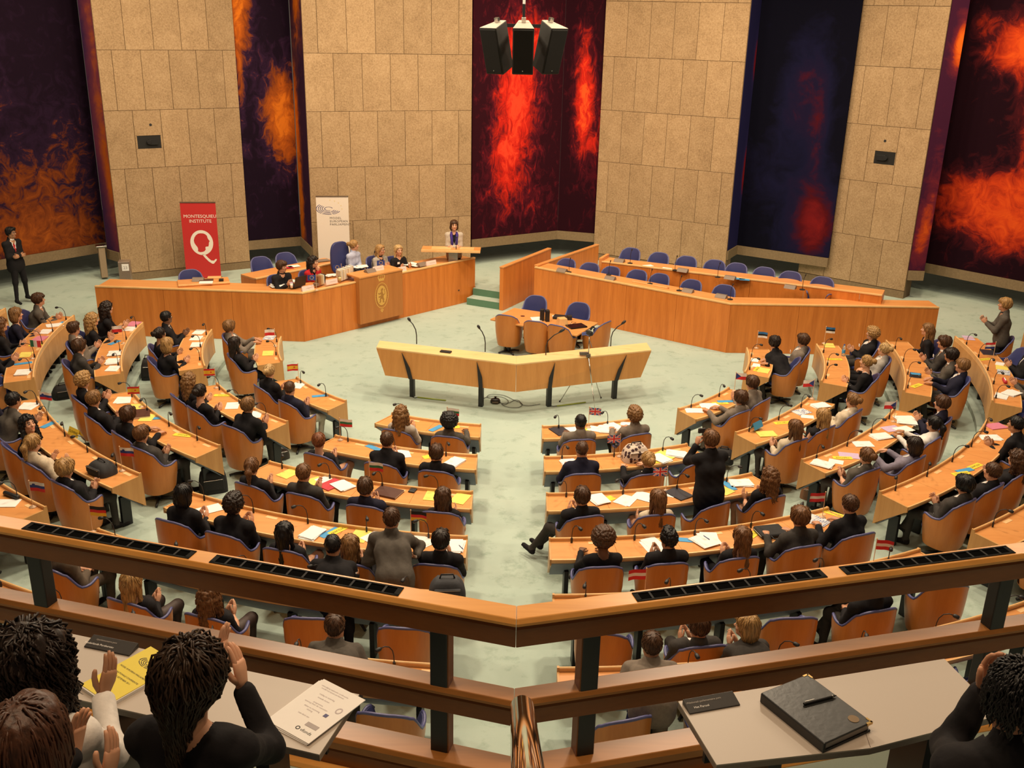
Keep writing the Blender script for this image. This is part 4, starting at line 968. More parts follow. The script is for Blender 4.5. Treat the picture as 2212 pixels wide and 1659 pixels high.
NPEOPLE = [0]; HS = 1.09
def person(label, loc, rz, head, hyaw=0.0, hpitch=0.0, female=0, hair='short', hc='br', sk='m', top='char', kind='jacket', shirt='white', tie=None, bottom='char', shoe='black',
           pose='sit', arms='clap', res=.024, hi=0, glasses=False, sleeves=1.0, tights=False, twist=0.0, hands_at=None, legs=None, scarf=None, badge=False, camera_=False, group='people applauding'):
    """loc/rz: base of the body, head: head centre in body space (x right, y forward, z up)"""
    NPEOPLE[0] += 1; rr = random.Random(NPEOPLE[0] * 13 + 5)
    root = empty('person', loc, label, 'person', group, rz)
    H = np.array(head, float); RH = rotz(hyaw) @ rotx(hpitch)
    sh = .165 if female else .188; bulk = .92 if female else 1.0
    sit = pose == 'sit'
    P0 = np.array([0, -.015, .545]) if sit else np.array([0, 0, .93])
    if pose == 'lean': P0 = np.array([0, -.22, .90])
    Nk = H + RH @ np.array([0, -.030, -.172])
    L = np.linalg.norm(Nk - P0); C = P0 + (Nk - P0) * .60 + np.array([0, -.02, 0])
    if sit: C[1] = max(C[1], -.065)
    tx = rotz(twist + hyaw * .18) @ np.array([1.0, 0, 0])
    S = {s: Nk + np.array([0, .0, -.075]) + tx * s * sh for s in (-1, 1)}
    if sit:
        for s in S: S[s][1] = max(S[s][1], -.11)
    fwd = rotz(twist + hyaw * .18) @ np.array([0, 1.0, 0])
    prims = []   # class, a, b, ra, rb, k
    for s in (-1, 1):
        prims.append((1, P0 + tx * s * .070 * bulk, C + tx * s * .080 * bulk, .112 * bulk, .108 * bulk))
        tp = Nk + tx * s * .085 + np.array([0, -.0, -.09])
        if sit: tp[1] = max(tp[1], -.095)
        prims.append((1, C + tx * s * .080 * bulk, tp, .105 * bulk, .075))
    prims.append((1, S[-1], S[1], .060 * bulk, .060 * bulk))
    prims.append((0, Nk + np.array([0, 0, -.05]), H + RH @ np.array([0, -.03, -.13]), .058 if female else .066, .050 if female else .057))
    if female: prims += [(1, C + tx * s * .062 + fwd * .062 + np.array([0, 0, .02]), C + tx * s * .062 + fwd * .07, .058, .058) for s in (-1, 1)]
    # legs
    lc = 0 if tights == 'bare' else 2
    for s in (-1, 1):
        hip = P0 + np.array([s * .088, .03, -.02])
        if sit:
            kx, ky, kz, ax_, ay, az = s * rr.uniform(.10, .15), rr.uniform(.39, .43), .515, s * rr.uniform(.09, .15), rr.uniform(.33, .46), .095
            if legs == 'cross' and s == 1: kz = .60; kx = .03; ax_, ay, az = -.14, .50, .28
            if legs == 'out': kx, ky, kz, ax_, ay, az = s * .08 - .22, .34, .50, s * .07 - .42, .52 + .05 * s, .14
        elif pose == 'lean': kx, ky, kz, ax_, ay, az = s * .11, -.02, .50, s * .13, -.06, .095
        elif pose == 'guard': kx, ky, kz, ax_, ay, az = s * .13, .05, .50, s * .20, -.02 + (.12 if s > 0 else 0), .095
        else: kx, ky, kz, ax_, ay, az = s * .10, .04, .50, s * .11, 0.0, .095
        K = np.array([kx, ky, kz]); A = np.array([ax_, ay, az]); fd = nrm(np.array([s * .22, 1.0, 0])) if legs != 'out' else nrm(np.array([-.55, .8, .35]))
        prims += [(2, hip, K, .090 * bulk, .064), (lc if tights else 2, K, A, .058, .042 if not tights else .032), (3, A + np.array([0, -.03, -.045]), A + fd * .16 + np.array([0, 0, -.062]), .040, .034)]
    prims.append((2, P0 + np.array([-.09, 0, -.01]), P0 + np.array([.09, 0, -.01]), .112 * bulk, .112 * bulk))
    # arms
    c0 = (S[-1] + S[1]) / 2
    U1, U2 = (.275, .245) if female else (.295, .262)
    W_ = {}; HD = {}; PN = {}
    lift = rr.uniform(-.03, .06)
    if arms == 'clap':
        base = c0 + fwd * .30 + np.array([rr.uniform(-.05, .05), 0, -.17 + lift]); g = rr.uniform(.025, .06)
        W_ = {s: base + tx * s * g for s in (-1, 1)}
        HD = {s: nrm(fwd * .75 + np.array([0, 0, .75]) - tx * s * .18 + tx * rr.uniform(-.1, .1)) for s in (-1, 1)}; PN = {s: -tx * s for s in (-1, 1)}; hk = 'clap'
    elif arms == 'wide':
        base = c0 + fwd * .28 + np.array([0, 0, -.20 + lift]); W_ = {s: base + tx * s * .13 for s in (-1, 1)}
        HD = {s: nrm(fwd * .6 + np.array([0, 0, .8])) for s in (-1, 1)}; PN = {s: -tx * s for s in (-1, 1)}; hk = 'clap'
    elif arms == 'desk':
        W_ = {s: np.array([s * rr.uniform(.10, .20), .33, .80 if sit else 1.0]) for s in (-1, 1)}; HD = {s: nrm((-s * .45, 1, -.05)) for s in (-1, 1)}; PN = {s: np.array([0, 0, -1.]) for s in (-1, 1)}; hk = 'rest'
    elif arms == 'lap':
        W_ = {s: np.array([s * .07, .20, .66]) for s in (-1, 1)}; HD = {s: nrm((-s * .6, .8, -.1)) for s in (-1, 1)}; PN = {s: np.array([0, .2, -1.]) for s in (-1, 1)}; hk = 'rest'
    elif arms == 'fold':
        W_ = {s: c0 + fwd * .20 + tx * s * -.02 + np.array([0, 0, -.28]) for s in (-1, 1)}; HD = {s: nrm(-tx * s + fwd * .2) for s in (-1, 1)}; PN = {s: -fwd + np.array([0, 0, -.3]) for s in (-1, 1)}; hk = 'rest'
    elif arms == 'photo':
        b_ = H + RH @ np.array([0, .26, -.05]); W_ = {s: b_ + tx * s * .075 + np.array([0, -.04, -.10]) for s in (-1, 1)}; HD = {s: nrm(np.array([0, .2, 1.]) - tx * s * .35) for s in (-1, 1)}; PN = {s: nrm(-tx * s + fwd * .2) for s in (-1, 1)}; hk = 'grip'
    elif arms == 'chin':
        W_ = {1: H + RH @ np.array([.03, .11, -.20]), -1: c0 + fwd * .22 + np.array([-.02, 0, -.30])}; HD = {1: nrm((-.2, .1, 1)), -1: nrm((.9, .4, 0))}; PN = {1: -fwd, -1: np.array([0, 0, -1.])}; hk = 'grip'
    elif arms == 'side':
        W_ = {s: S[s] + np.array([s * .07, .06, -.52]) for s in (-1, 1)}; HD = {s: nrm((0, .1, -1)) for s in (-1, 1)}; PN = {s: -tx * s for s in (-1, 1)}; hk = 'rest'
    if hands_at is not None:
        for s in (-1, 1): W_[s], HD[s], PN[s] = [np.array(q, float) for q in hands_at[s]]; HD[s] = nrm(HD[s]); PN[s] = nrm(PN[s])
        hk = hands_at.get('k', 'clap')
    EL = {}; nT = len(prims)
    for s in (-1, 1):
        hint = tx * s * .55 + np.array([0, -.25, -1.0])
        EL[s], W_[s] = ik(S[s], W_[s], U1, U2, hint)
        ca = 1
        prims.append((1 if sleeves > .2 else 0, S[s], EL[s], .050 * bulk, .040 * bulk))
        mid = EL[s] + (W_[s] - EL[s]) * .55
        prims.append((0 if sleeves < .9 else 1, EL[s], mid, .038 * bulk, .032 * bulk)); prims.append((0 if sleeves < .9 else 1, mid, W_[s], .032 * bulk, .025 * bulk))
    # body surface
    al = np.array([q for pr in prims for q in (pr[1], pr[2])]); lo = al.min(0) - .15; hi_ = al.max(0) + .15; lo[2] = max(lo[2], -.02)
    g = gridpts(lo, hi_, res); gp = g.reshape(-1, 3)
    def field(pl, gp, infl=0.0, k=.045):
        f = None
        for (c, a, b, ra, rb) in pl:
            d = capd(gp, a, b, ra + infl, rb + infl); f = d if f is None else smin(f, d, k)
        return f
    f = field(prims, gp).reshape(g.shape[:3])
    v, q = surfnet(f, lo, res)
    cen = v[q].mean(1).astype(F32); D = np.stack([capd(cen, a, b, ra, rb) for (c, a, b, ra, rb) in prims], 0); cl = np.array([p[0] for p in prims])[D.argmin(0)]
    rel = cen - Nk; lx = rel @ tx; ly = rel @ fwd
    if tie: cl[(cl == 1) & (np.abs(lx) < .026) & (ly > .02) & (rel[:, 2] < -.05)] = 8
    verts = [v]; faces = [q]; cls = [cl]; n = len(v)
    hv, hq, hcl = HEADS[(1 if female else 0, hi)]
    verts.append((hv * HS) @ RH.T + H); faces.append(hq + n); cls.append(hcl); n += len(hv)
    for s in (-1, 1):
        bv, bf = HANDS[(hk, hi)]; bv = bv * (.95 if female else 1.05)
        y = HD[s]; zz = -PN[s]; zz = nrm(zz - y * (zz @ y)); xx = np.cross(y, zz)
        loc_ = bv.copy()
        if s == -1: loc_[:, 0] *= -1
        w = loc_[:, :1] * xx + loc_[:, 1:2] * y + loc_[:, 2:3] * zz + W_[s]
        fs = [tuple(i + n for i in (fc[::-1] if s == -1 else fc)) for fc in bf]
        verts.append(w); faces.append(fs); cls.append(np.zeros(len(fs), int)); n += len(w)
    allf = []
    for fc in faces: allf += [tuple(r) for r in (fc.tolist() if isinstance(fc, np.ndarray) else fc)]
    mats = [skin(sk), cloth(shirt if kind != 'blouse' else top), cloth(bottom) if not tights else flat('tights_' + str(tights), (.05, .03, .025) if tights != 'bare' else SKIN[sk], .6), cloth(shoe), flat('lips_' + sk, tuple(c * m_ for c, m_ in zip(SKIN[sk], (.85, .55, .55))), .4), hair_mat(HC[hc]), flat('eye_white', (.7, .68, .65), .3), flat('eye_iris', (.02, .015, .012), .2), cloth(tie) if tie else cloth('navy')]
    me = mesh_np('body', np.concatenate(verts), allf, np.concatenate(cls), mats)
    o = bpy.data.objects.new('body', me); COL.objects.link(o); o.parent = root
    # garment
    infl = .014 if kind == 'jacket' else .009
    gl = [p for p in prims[:nT] if p[0] == 1]
    ga = []
    for s in (-1, 1):
        if sleeves <= .2: continue
        e = EL[s]; w = W_[s]
        end = e + (w - e) * (min(1.0, sleeves) - .12 if sleeves >= .9 else max(0.05, (sleeves - .5) * 1.6))
        ga.append((1, S[s], e, .052 * bulk, .043 * bulk)); ga.append((1, e, end, .041 * bulk, .034 * bulk))
    lowr = .125 * bulk if kind != 'dress' else .130 * bulk
    gl.append((1, P0 + np.array([-.075, -.01, 0]), P0 + np.array([.075, -.01, 0]), lowr, lowr))
    if not sit: gl.append((1, P0 + np.array([-.075, -.01, -.10]), P0 + np.array([.075, -.01, -.10]), lowr, lowr))
    if kind == 'dress':
        for s in (-1, 1): gl.append((1, P0 + np.array([s * .08, .02, 0]), P0 + (np.array([s * .10, .30, .0]) if sit else np.array([s * .08, .03, -.33])), .105, .095))
    if kind in ('jacket', 'shirt'): gl.append((1, Nk + np.array([0, -.012, -.06]), Nk + (H - Nk) * .14 + np.array([0, -.012, 0]), .075, .064 if female else .070))
    al = np.array([q_ for pr in gl + ga for q_ in (pr[1], pr[2])]); lo = al.min(0) - .17; hi_ = al.max(0) + .17
    g = gridpts(lo, hi_, res); gp = g.reshape(-1, 3); f = field(gl, gp, infl)
    rel = gp - Nk.astype(F32); lx = rel @ tx.astype(F32); ly = rel @ fwd.astype(F32); lz = rel[:, 2]
    if kind == 'jacket':
        V = np.maximum(np.maximum(np.abs(lx) - np.clip(.072 + .23 * lz, 0, .085), -ly + .03), -lz - .32)
        f = np.maximum(f, -V)
    elif kind == 'blouse' or kind == 'dress':
        f = np.maximum(f, -capd(gp, Nk + np.array([0, .01, -.02]), H, .062, .07))
        f = np.maximum(f, -capd(gp, Nk + fwd * .07 + np.array([0, 0, -.02]), Nk + fwd * .13 + np.array([0, 0, -.06]), .062, .050))
    if ga: f = smin(f, field(ga, gp, infl), .035)
    f = f.reshape(g.shape[:3])
    # cloth folds
    f = f + (.0045 * (np.sin(g[..., 0] * 41 + g[..., 2] * 33) * np.sin(g[..., 1] * 37 - g[..., 2] * 22 + NPEOPLE[0]))).astype(F32)
    v, q = surfnet(f, lo, res)
    nm = {'jacket': 'suit_jacket', 'blouse': 'top', 'dress': 'dress', 'cardigan': 'cardigan', 'shirt': 'shirt'}[kind]
    o = bpy.data.objects.new(nm, mesh_np(nm, v, q, None, [cloth(top)])); COL.objects.link(o); o.parent = root
    if kind == 'jacket' and not scarf:
        m = MB(); ax = nrm(H - Nk); rows = []; r0 = .060 if female else .066
        e1 = nrm(tx - ax * (tx @ ax)); e2 = np.cross(ax, e1); base = Nk + np.array([0, -.006, .0]) + ax * .012
        for i in range(17):
            a_ = -1.25 + (2 * PI + 2.5 - PI * 2 + 0) * 0 + (PI / 2 + .22) + (2 * PI - .44) * i / 16; d_ = e1 * math.cos(a_) + e2 * math.sin(a_); rows.append([base + d_ * (r0 + .006) + ax * .000, base + d_ * (r0 + .002) + ax * .036, base + d_ * (r0 - .004) + ax * .036])
        m.grid(rows); m.build('collar', cloth(shirt), root, smooth=True)
    # hair
    if hair:
        ho = bpy.data.objects.new('hair', hair_mesh(hair, bool(hi))); COL.objects.link(ho); ho.parent = root
        M = Matrix(((*RH[0], H[0]), (*RH[1], H[1]), (*RH[2], H[2]), (0, 0, 0, 1))); mir = Matrix.Scale(-1 if rr.random() < .4 else 1, 4, (1, 0, 0)); ho.matrix_local = M @ mir @ Matrix.Scale(HS, 4)
        ho.material_slots[0].link = 'OBJECT'; ho.material_slots[0].material = hair_mat(HC[hc])
    if glasses:
        m = MB()
        for s in (-1, 1):
            m.tube([RH @ np.array([s * .031 + .024 * math.cos(2 * PI * i / 14), .098, .006 + .017 * math.sin(2 * PI * i / 14)]) + H for i in range(15)], .0022, 5)
            m.tube([RH @ np.array([s * .054, .096, .010]) + H, RH @ np.array([s * .080, .02, .008]) + H], .002, 5)
        m.tube([RH @ np.array([-.008, .099, .008]) + H, RH @ np.array([.008, .099, .008]) + H], .002, 5)
        m.build('glasses', BLACKP, root)
    if scarf:
        m = MB()
        for s in (-1, 1):
            m.tube([Nk + tx * s * .06 + np.array([0, -.02, .0]), Nk + tx * s * .075 + fwd * .10 + np.array([0, 0, -.05]), Nk + tx * s * .06 + fwd * .155 + np.array([0, 0, -.20]), Nk + tx * s * .05 + fwd * .155 + np.array([0, 0, -.42])], [.035, .036, .034, .03], 8)
        m.build('scarf', cloth(scarf), root, smooth=True)
    if badge:
        m = MB(); p = C + fwd * .155 + tx * .06 + np.array([0, 0, .05]); m.box(p, (.07, .006, .05)); m.build('name_badge', PAPER, root)
    if camera_:
        m = MB(); p = H + RH @ np.array([0, .25, .03]); m.box(p, (.10, .03, .062)); m.tube([p, p + fwd * .05], .024, 12); cm = m.build('camera', BLACKP, None)
        cm.matrix_world = Matrix.Translation(loc) @ Matrix.Rotation(rz, 4, 'Z'); tag(cm, 'small black camera held up by the standing man in the black suit', 'camera')
    return root

SPK = np.array([-1.66, 5.6, 2.0])
OCC = {}
def seated(k, px, py, label, look='S', zh=1.17, block=None, short=None, dmin=.48, dmax=.88, yaw=0.0, **kw):
    """someone in a tub chair of row k whose head is seen at (px, py)"""
    R = rowR(k); z0 = rowz(k)
    for i in range(40):
        p = at(px, py, z0 + zh); r = math.hypot(p[0], p[1]) - R
        if r > dmax and zh > 1.09: zh -= .010
        elif r < dmin and zh < 1.36: zh += .012
        else: break
    cr = .70 + max(0.0, min(.30, r - .83))
    th = math.atan2(p[0], -p[1])
    if block is None: block = [b for b in BLK if BLK[b][0] <= th < BLK[b][1]][0]
    js = [(abs(seat_angle(block, k, j) - th), j) for j in range(NSEAT[k]) if (block, k, j) not in OCC]
    j = min(js)[1]; ts = seat_angle(block, k, j); dth = max(-.32 / R, min(.32 / R, (th - ts) * .75)); t = ts + dth
    OCC[(block, k, j)] = (t, yaw, cr)
    c = pol(R + cr, t, z0); rz = t + yaw
    ca, sa = math.cos(-rz), math.sin(-rz); d = p[:2] - c[:2]
    hl = np.array([d[0] * ca - d[1] * sa, d[0] * sa + d[1] * ca, p[2] - z0])
    if isinstance(look, str) and look == 'S': tgt = SPK
    elif isinstance(look, str) and look == 'C': tgt = np.array([p[0] - math.sin(rz) * 4, p[1] + math.cos(rz) * 4, .8 + z0])
    elif isinstance(look, str) and look == 'D': tgt = np.array([p[0] - math.sin(rz) * .6, p[1] + math.cos(rz) * .6, z0 + .75])
    elif isinstance(look, str) and look == 'V': tgt = CAMP
    else: tgt = np.array(look, float)
    dd = tgt - p; yw = math.atan2(-dd[0], dd[1]) - rz; yw = (yw + PI) % (2 * PI) - PI; yw = max(-1.25, min(1.25, yw))
    pt = math.atan2(dd[2], math.hypot(dd[0], dd[1])); pt = max(-.6, min(.35, pt))
    return person(label, c, rz, hl, hyaw=yw + rng.uniform(-.12, .12), hpitch=pt - .05, twist=yw * .22, **kw)
# ------------------------------------------------------------------ the delegates (row, head pixel, description)
T = dict
MAN = T(female=0, hair='short', hc='br', kind='jacket', top='char', shirt='white', tie='navy', bottom='char')
WOM = T(female=1, hair='long', hc='br', kind='blouse', top='black', bottom='black', sk='f', tie=None)
def man(k, x, y, label, **kw): return seated(k, x, y, label, **{**MAN, **kw})
def wom(k, x, y, label, **kw): return seated(k, x, y, label, **{**WOM, **kw})
# far left block
man(4, 84, 647, 'man with short brown hair in grey suit clapping, top end of fourth far left row', top='dgrey', bottom='dgrey', hc='br', hair='side')
wom(4, 35, 679, 'dark blonde woman in navy top clapping beside the topmost man at far left', top='navy', hair='bob', hc='db')
wom(4, 2, 702, 'woman with long auburn hair at the left edge of the far left row', hair='wavy', hc='lb')
man(4, -18, 742, 'man in dark suit cut off by the left edge, hands clapping over the desk', top='black')
wom(3, 231, 666, 'woman with long dark brown hair in black, hands raised beside the rostrum wall', hair='wavy', hc='dk', sleeves=.55, zh=1.22)
wom(3, 200, 691, 'woman with wavy blonde hair in black clapping wide, far left third row', hair='wavy', hc='bl', arms='wide')
man(3, 160, 710, 'man with brown hair in mid grey suit clapping at far left', top='grey', hair='short', tie='grey')
man(3, 172, 748, 'man with brown bowl haircut in charcoal suit leaning on his elbows, far left third row', hair='mop', hc='br', top='char', dmin=.3)
man(2, 360, 686, 'black man in black suit with grey tie clapping, second far left row', sk='d', hair='crop', hc='bk', top='black', tie='grey')
wom(2, 346, 722, 'young woman with dark tied back hair in black, second far left row', hair='bun', hc='dk', sk='o')
wom(2, 362, 744, 'woman with blonde bob in black clapping, second far left row', hair='bob', hc='bl')
man(1, 496, 706, 'boy with light brown hair in grey suit leaning back, innermost far left row', hair='mop', hc='db', top='grey', bottom='grey', arms='desk', tie=None)
wom(1, 508, 742, 'woman with straight dark brown hair in black leather jacket, innermost far left row', hair='long', hc='dk', top='black')
# left block
man(4, -22, 842, 'person in blue sleeve cut off by the left edge, hands raised to clap', top='navy')
man(4, 30, 865, 'young man with black hair in dark grey suit smiling sideways, left edge', sk='o', hair='crop', hc='bk', top='dgrey')
wom(4, 61, 917, 'dark haired young woman in black turned to the gallery and smiling', hair='wavy', hc='bk', look='V', arms='lap')
wom(4, 72, 957, 'woman with blonde ponytail in cream jacket reaching over the desk', hair='pony', hc='bl', top='cream', kind='jacket', shirt='black', arms='wide')
man(4, 142, 1012, 'man with straight blond hair in black suit clapping beside the dark bag', hair='mop', hc='bl', top='black')
man(3, 180, 822, 'man with blond curls in black suit, third left row top seat', hair='curly', hc='bl', top='black', arms='clap')
man(3, 203, 862, 'man with short reddish blond hair in black suit clapping high, third left row', hair='short', hc='db', top='black')
man(3, 277, 896, 'man with brown mop of hair in black suit before the brown folder', hair='mop', hc='br', top='black', arms='desk')
man(3, 306, 938, 'man with short auburn hair in black suit, hands raised near yellow name card', hair='short', hc='lb', top='char')
wom(2, 409, 822, 'woman with long wavy dark blonde hair in the second left row, top seat', hair='wavy', hc='db')
wom(2, 433, 846, 'woman with smooth dark tied hair in black clapping before her chin', hair='bun', hc='dk')
man(2, 536, 876, 'man with short dark blond hair in black velvet jacket clapping, second left row', hair='short', hc='db', top='black', tie=None)
wom(1, 582, 802, 'woman with blonde updo in black jacket clapping at the innermost left row', hair='bun', hc='pale', kind='jacket', shirt='cream')
man(1, 626, 839, 'man with cropped brown hair in navy jacket and pale trousers clapping', hair='buzz', hc='br', top='navy', bottom='stone', tie=None)
# centre left block
wom(1, 866, 894, 'woman with very long wavy blonde hair in pale grey jacket, innermost centre left row', hair='wavy', hc='db', top='beige', kind='jacket', shirt='cream')
wom(1, 970, 911, 'person with round black afro hair in grey jacket, innermost centre left row', hair='afro', hc='bk', sk='d', top='dgrey', kind='jacket', arms='desk', zh=1.12)
wom(2, 689, 953, 'woman with short auburn hair in black, bag on her lap, second centre left row', hair='crop', hc='rd', tights='bare')
man(2, 836, 951, 'man with cropped brown hair in black suit, back to the camera, by open booklet', hair='crop', hc='br', top='black')
man(2, 942, 979, 'boy with brown fringe in black jacket looking right, second centre left row', hair='short', hc='br', top='black', tie=None)
wom(3, 544, 1008, 'woman with light brown ponytail in dark jacket, third centre left row end', hair='pony', hc='lb', top='black', kind='jacket')
man(3, 656, 1022, 'man with short reddish hair in charcoal suit clapping before red folder', hair='crop', hc='lb', top='char')
man(3, 789, 1053, 'man with brown hair in navy jacket clapping beside the brown leather folder', hair='short', hc='br', top='navy')
wom(3, 957, 1073, 'woman with long brown hair at the aisle end of third centre left row', hair='long', hc='br', sleeves=.2, arms='wide', zh=1.08)
wom(4, 397, 1068, 'person with chin length black bob and glasses in black suit clapping', hair='bob', hc='bk', kind='jacket', glasses=True)
man(4, 505, 1090, 'man with dark curly hair in black suit pressing his hands together', hair='curly', hc='dk', top='black')
wom(4, 615, 1150, 'woman with long straight black hair in black, seen from behind', hair='long', hc='bk', tights='bare')
wom(4, 757, 1178, 'woman with light brown hair and glasses clapping behind the dark haired man', hair='long', hc='db', glasses=True)
man(4, 952, 1168, 'dark haired man in black suit clapping at the aisle end beside the German flag', hair='short', hc='dk', top='black')
# centre right block
man(1, 1254, 912, 'man with cropped black hair in grey suit, innermost centre right row', sk='d', hair='buzz', hc='bk', top='grey', arms='desk', bottom='grey')
man(1, 1371, 897, 'man with curly ginger blond hair in grey suit, innermost centre right row', hair='curly', hc='db', top='grey', arms='desk')
man(2, 1257, 971, 'man with cropped brown hair in navy suit, back to the camera, second centre right row', hair='buzz', hc='br', top='navy', arms='desk')
wom(2, 1400, 994, 'woman with blonde bun and white collar beside the patterned backpack', hair='bun', hc='bl', kind='jacket', shirt='white', arms='desk')
man(3, 1257, 1073, 'man with brown hair in black suit clapping, legs stretched into the aisle', hair='short', hc='br', top='black', legs='out', yaw=.15)
wom(3, 1421, 1078, 'woman with long hair and headband in cream blouse clapping', hair='long', hc='lb', top='cream', tights='bare', arms='wide')
wom(3, 1663, 1030, 'woman with long auburn blonde hair in black clapping, third centre right row end', hair='wavy', hc='lb', sleeves=.55, arms='wide', tights='bare')
wom(4, 1302, 1164, 'person with big round brown curls in black, aisle end of fourth row', hair='afro', hc='br', sk='d', arms='desk')
man(4, 1444, 1164, 'man with spiky black hair in black suit clapping, fourth centre right row', hair='spiky', hc='bk', sk='o', top='black')
wom(4, 1602, 1160, 'woman with long straight auburn hair in black, fourth centre right row', hair='long', hc='lb')
man(4, 1728, 1117, 'man with chestnut hair in charcoal suit behind the black laptop bag', hair='mop', hc='lb', top='char', arms='desk')
man(4, 1835, 1090, 'man with short dark hair in black suit beside the Austrian flag', hair='crop', hc='br', top='black', arms='desk')
# right block
man(1, 1600, 860, 'boy with dark brown hair in grey suit writing, innermost right row', hair='mop', hc='br', top='grey', bottom='grey', arms='desk', dmin=.3)
man(1, 1624, 827, 'man with side parted brown hair in grey suit behind the writing boy', hair='side', hc='br', top='grey', arms='clap')
wom(2, 1717, 924, 'woman with long auburn hair in cream jacket clapping, second right row', hair='long', hc='lb', top='cream', kind='jacket', tights=True)
wom(2, 1777, 899, 'woman with long blonde hair in black clapping, second right row', hair='long', hc='bl', sleeves=.2)
wom(2, 1841, 865, 'woman with blonde bun in cream jacket clapping, top seat of second right row', hair='bun', hc='db', top='cream', kind='jacket')
man(3, 2034, 871, 'man with brown hair in navy suit, top seat of third right row', hair='side', hc='br', top='navy')
wom(3, 2017, 916, 'woman with dark tied hair in white shirt, third right row', hair='pony', hc='bk', sk='o', top='white', kind='shirt', arms='desk')
wom(3, 1974, 962, 'smiling person with dark shoulder length hair in lilac grey suit leaning back', hair='bob', hc='dk', top='lilac', kind='jacket', arms='desk', bottom='lilac')
wom(3, 1871, 985, 'woman with light brown bun in dark grey jacket clapping, third right row end', hair='bun', hc='lb', top='dgrey', kind='jacket', sleeves=.55, tights=True)
man(4, 2194, 917, 'dark haired man in black suit, hands before his face, right edge', sk='o', hair='crop', hc='bk', top='black')
wom(4, 2196, 992, 'woman with brown curls in black clapping at the right edge', hair='wavy', hc='br')
man(4, 2143, 1019, 'man with short brown hair in black suit clapping, fourth right row', hair='crop', hc='br', top='black')
man(4, 2083, 1047, 'man with thick black hair in charcoal suit, legs crossed, fourth right row end', hair='mop', hc='bk', top='char', legs='cross')
# far right block
man(1, 1734, 735, 'man with brown hair and glasses in grey suit leaning back, innermost far right row', hair='mop', hc='br', top='grey', glasses=True, arms='lap', badge=True)
man(1, 1673, 740, 'young man with dark brown hair in black suit leaning over his desk', hair='mop', hc='dk', top='black', arms='desk', dmin=.28, dmax=.45, zh=1.22, look=(5, 5, 1))
man(2, 1884, 721, 'man with blond curls in black suit and badge clapping, second far right row', hair='curly', hc='bl', top='black', badge=True)
wom(2, 1909, 755, 'woman with pale blonde bun in light grey jacket, second far right row', hair='bun', hc='pale', top='ltgrey', kind='jacket', arms='lap')
wom(2, 1871, 782, 'woman with blonde bun in black dress clapping, second far right row', hair='bun', hc='bl', kind='dress', arms='clap')
wom(3, 2003, 712, 'smiling woman with long fair hair in black, top seat of third far right row', hair='long', hc='db', arms='lap')
man(3, 2039, 740, 'boy with dark brown fringe in charcoal suit clapping, third far right row', hair='mop', hc='br', top='char', badge=True)
man(3, 2054, 767, 'boy with dark hair in dark grey suit clapping, third far right row', hair='mop', hc='dk', top='dgrey', sk='o')
man(3, 2078, 790, 'boy with fair brown hair in navy suit, hands flat on the desk', hair='side', hc='db', top='navy', arms='desk')
man(4, 2232, 752, 'person in dark suit cut off by the right edge, hands clasped', top='black')
man(4, 2240, 792, 'second person cut off by the right edge, hands clapping', top='dgrey')
# rows under the gallery
man(5, 112, 1172, 'man in brown grey suit mostly hidden by the gallery rail, arms folded', top='brown', bottom='brown', arms='lap', hair='short', dmax=1.0)
wom(5, 285, 1258, 'woman with long blonde hair in black and patterned skirt, below the gallery rail', hair='long', hc='bl', tights=True, dmax=1.0)
wom(5, 452, 1288, 'woman with auburn hair in black and plaid skirt clapping below the gallery rail', hair='wavy', hc='lb', sleeves=.55, tights=True, dmax=1.0)
man(5, 1890, 1262, 'man in black suit with crossed legs below the right gallery rail', top='black', legs='cross', dmax=1.0, arms='lap')
man(5, 1510, 1352, 'man in dark suit turned left, partly hidden below the right gallery rail', top='char', dmax=1.0)
# ------------------------------------------------------------------ standing people
def standing(px, py, z0, zh, label, target, base_off=(0, 0), **kw):
    p = at(px, py, z0 + zh); kw = dict(kw); lk = kw.pop('look', None)
    loc = np.array([p[0] + base_off[0], p[1] + base_off[1], z0]); rz = facing(loc, target)
    d = p - loc; ca, sa = math.cos(-rz), math.sin(-rz); hl = (d[0] * ca - d[1] * sa, d[0] * sa + d[1] * ca, zh)
    yw = 0
    if lk is not None: dd = np.array(lk, float) - p; yw = math.atan2(-dd[0], dd[1]) - rz; yw = (yw + PI) % (2 * PI) - PI; yw = max(-1.2, min(1.2, yw))
    return person(label, loc, rz, hl, hyaw=yw, **kw)
standing(981, 487, ZS, 1.62, 'smiling woman speaker in pale jacket and purple scarf standing at the lectern', (-.6, -5), female=1, hair='bob', hc='br', sk='f', kind='jacket', top='beige', shirt='black', bottom='black', pose='stand', arms='fold', scarf='purple', look=(1, -8, 2))
standing(24, 503, .35, 1.66, 'dark haired guard in black suit and red tie standing by the painted wall at left', (0, -2), hair='short', hc='bk', sk='o', top='black', tie='red', bottom='black', pose='guard', arms='fold', glasses=True, look=(-1, 2, 2))
standing(2170, 658, rowz(4), 1.58, 'blond man in grey jacket standing and clapping at far right', (0, 3), base_off=(.05, 0), hair='mop', hc='bl', top='dgrey', kind='jacket', shirt='char', bottom='black', pose='stand', arms='clap')
standing(1535, 950, rowz(3), 1.64, 'man in black suit standing with back to camera taking a photograph', (-1.5, 5), base_off=(.02, -.10), hair='short', hc='lb', top='black', bottom='black', pose='stand', arms='photo', camera_=True, res=.02)
standing(846, 1120, rowz(4), 1.42, 'man in grey suit standing and leaning forward between the rows, back to camera', (-1.0, 0), base_off=(.08, -.42), hair='crop', hc='br', top='dgrey', bottom='dgrey', pose='stand', arms='desk', res=.02, group='people leaning over the rows')
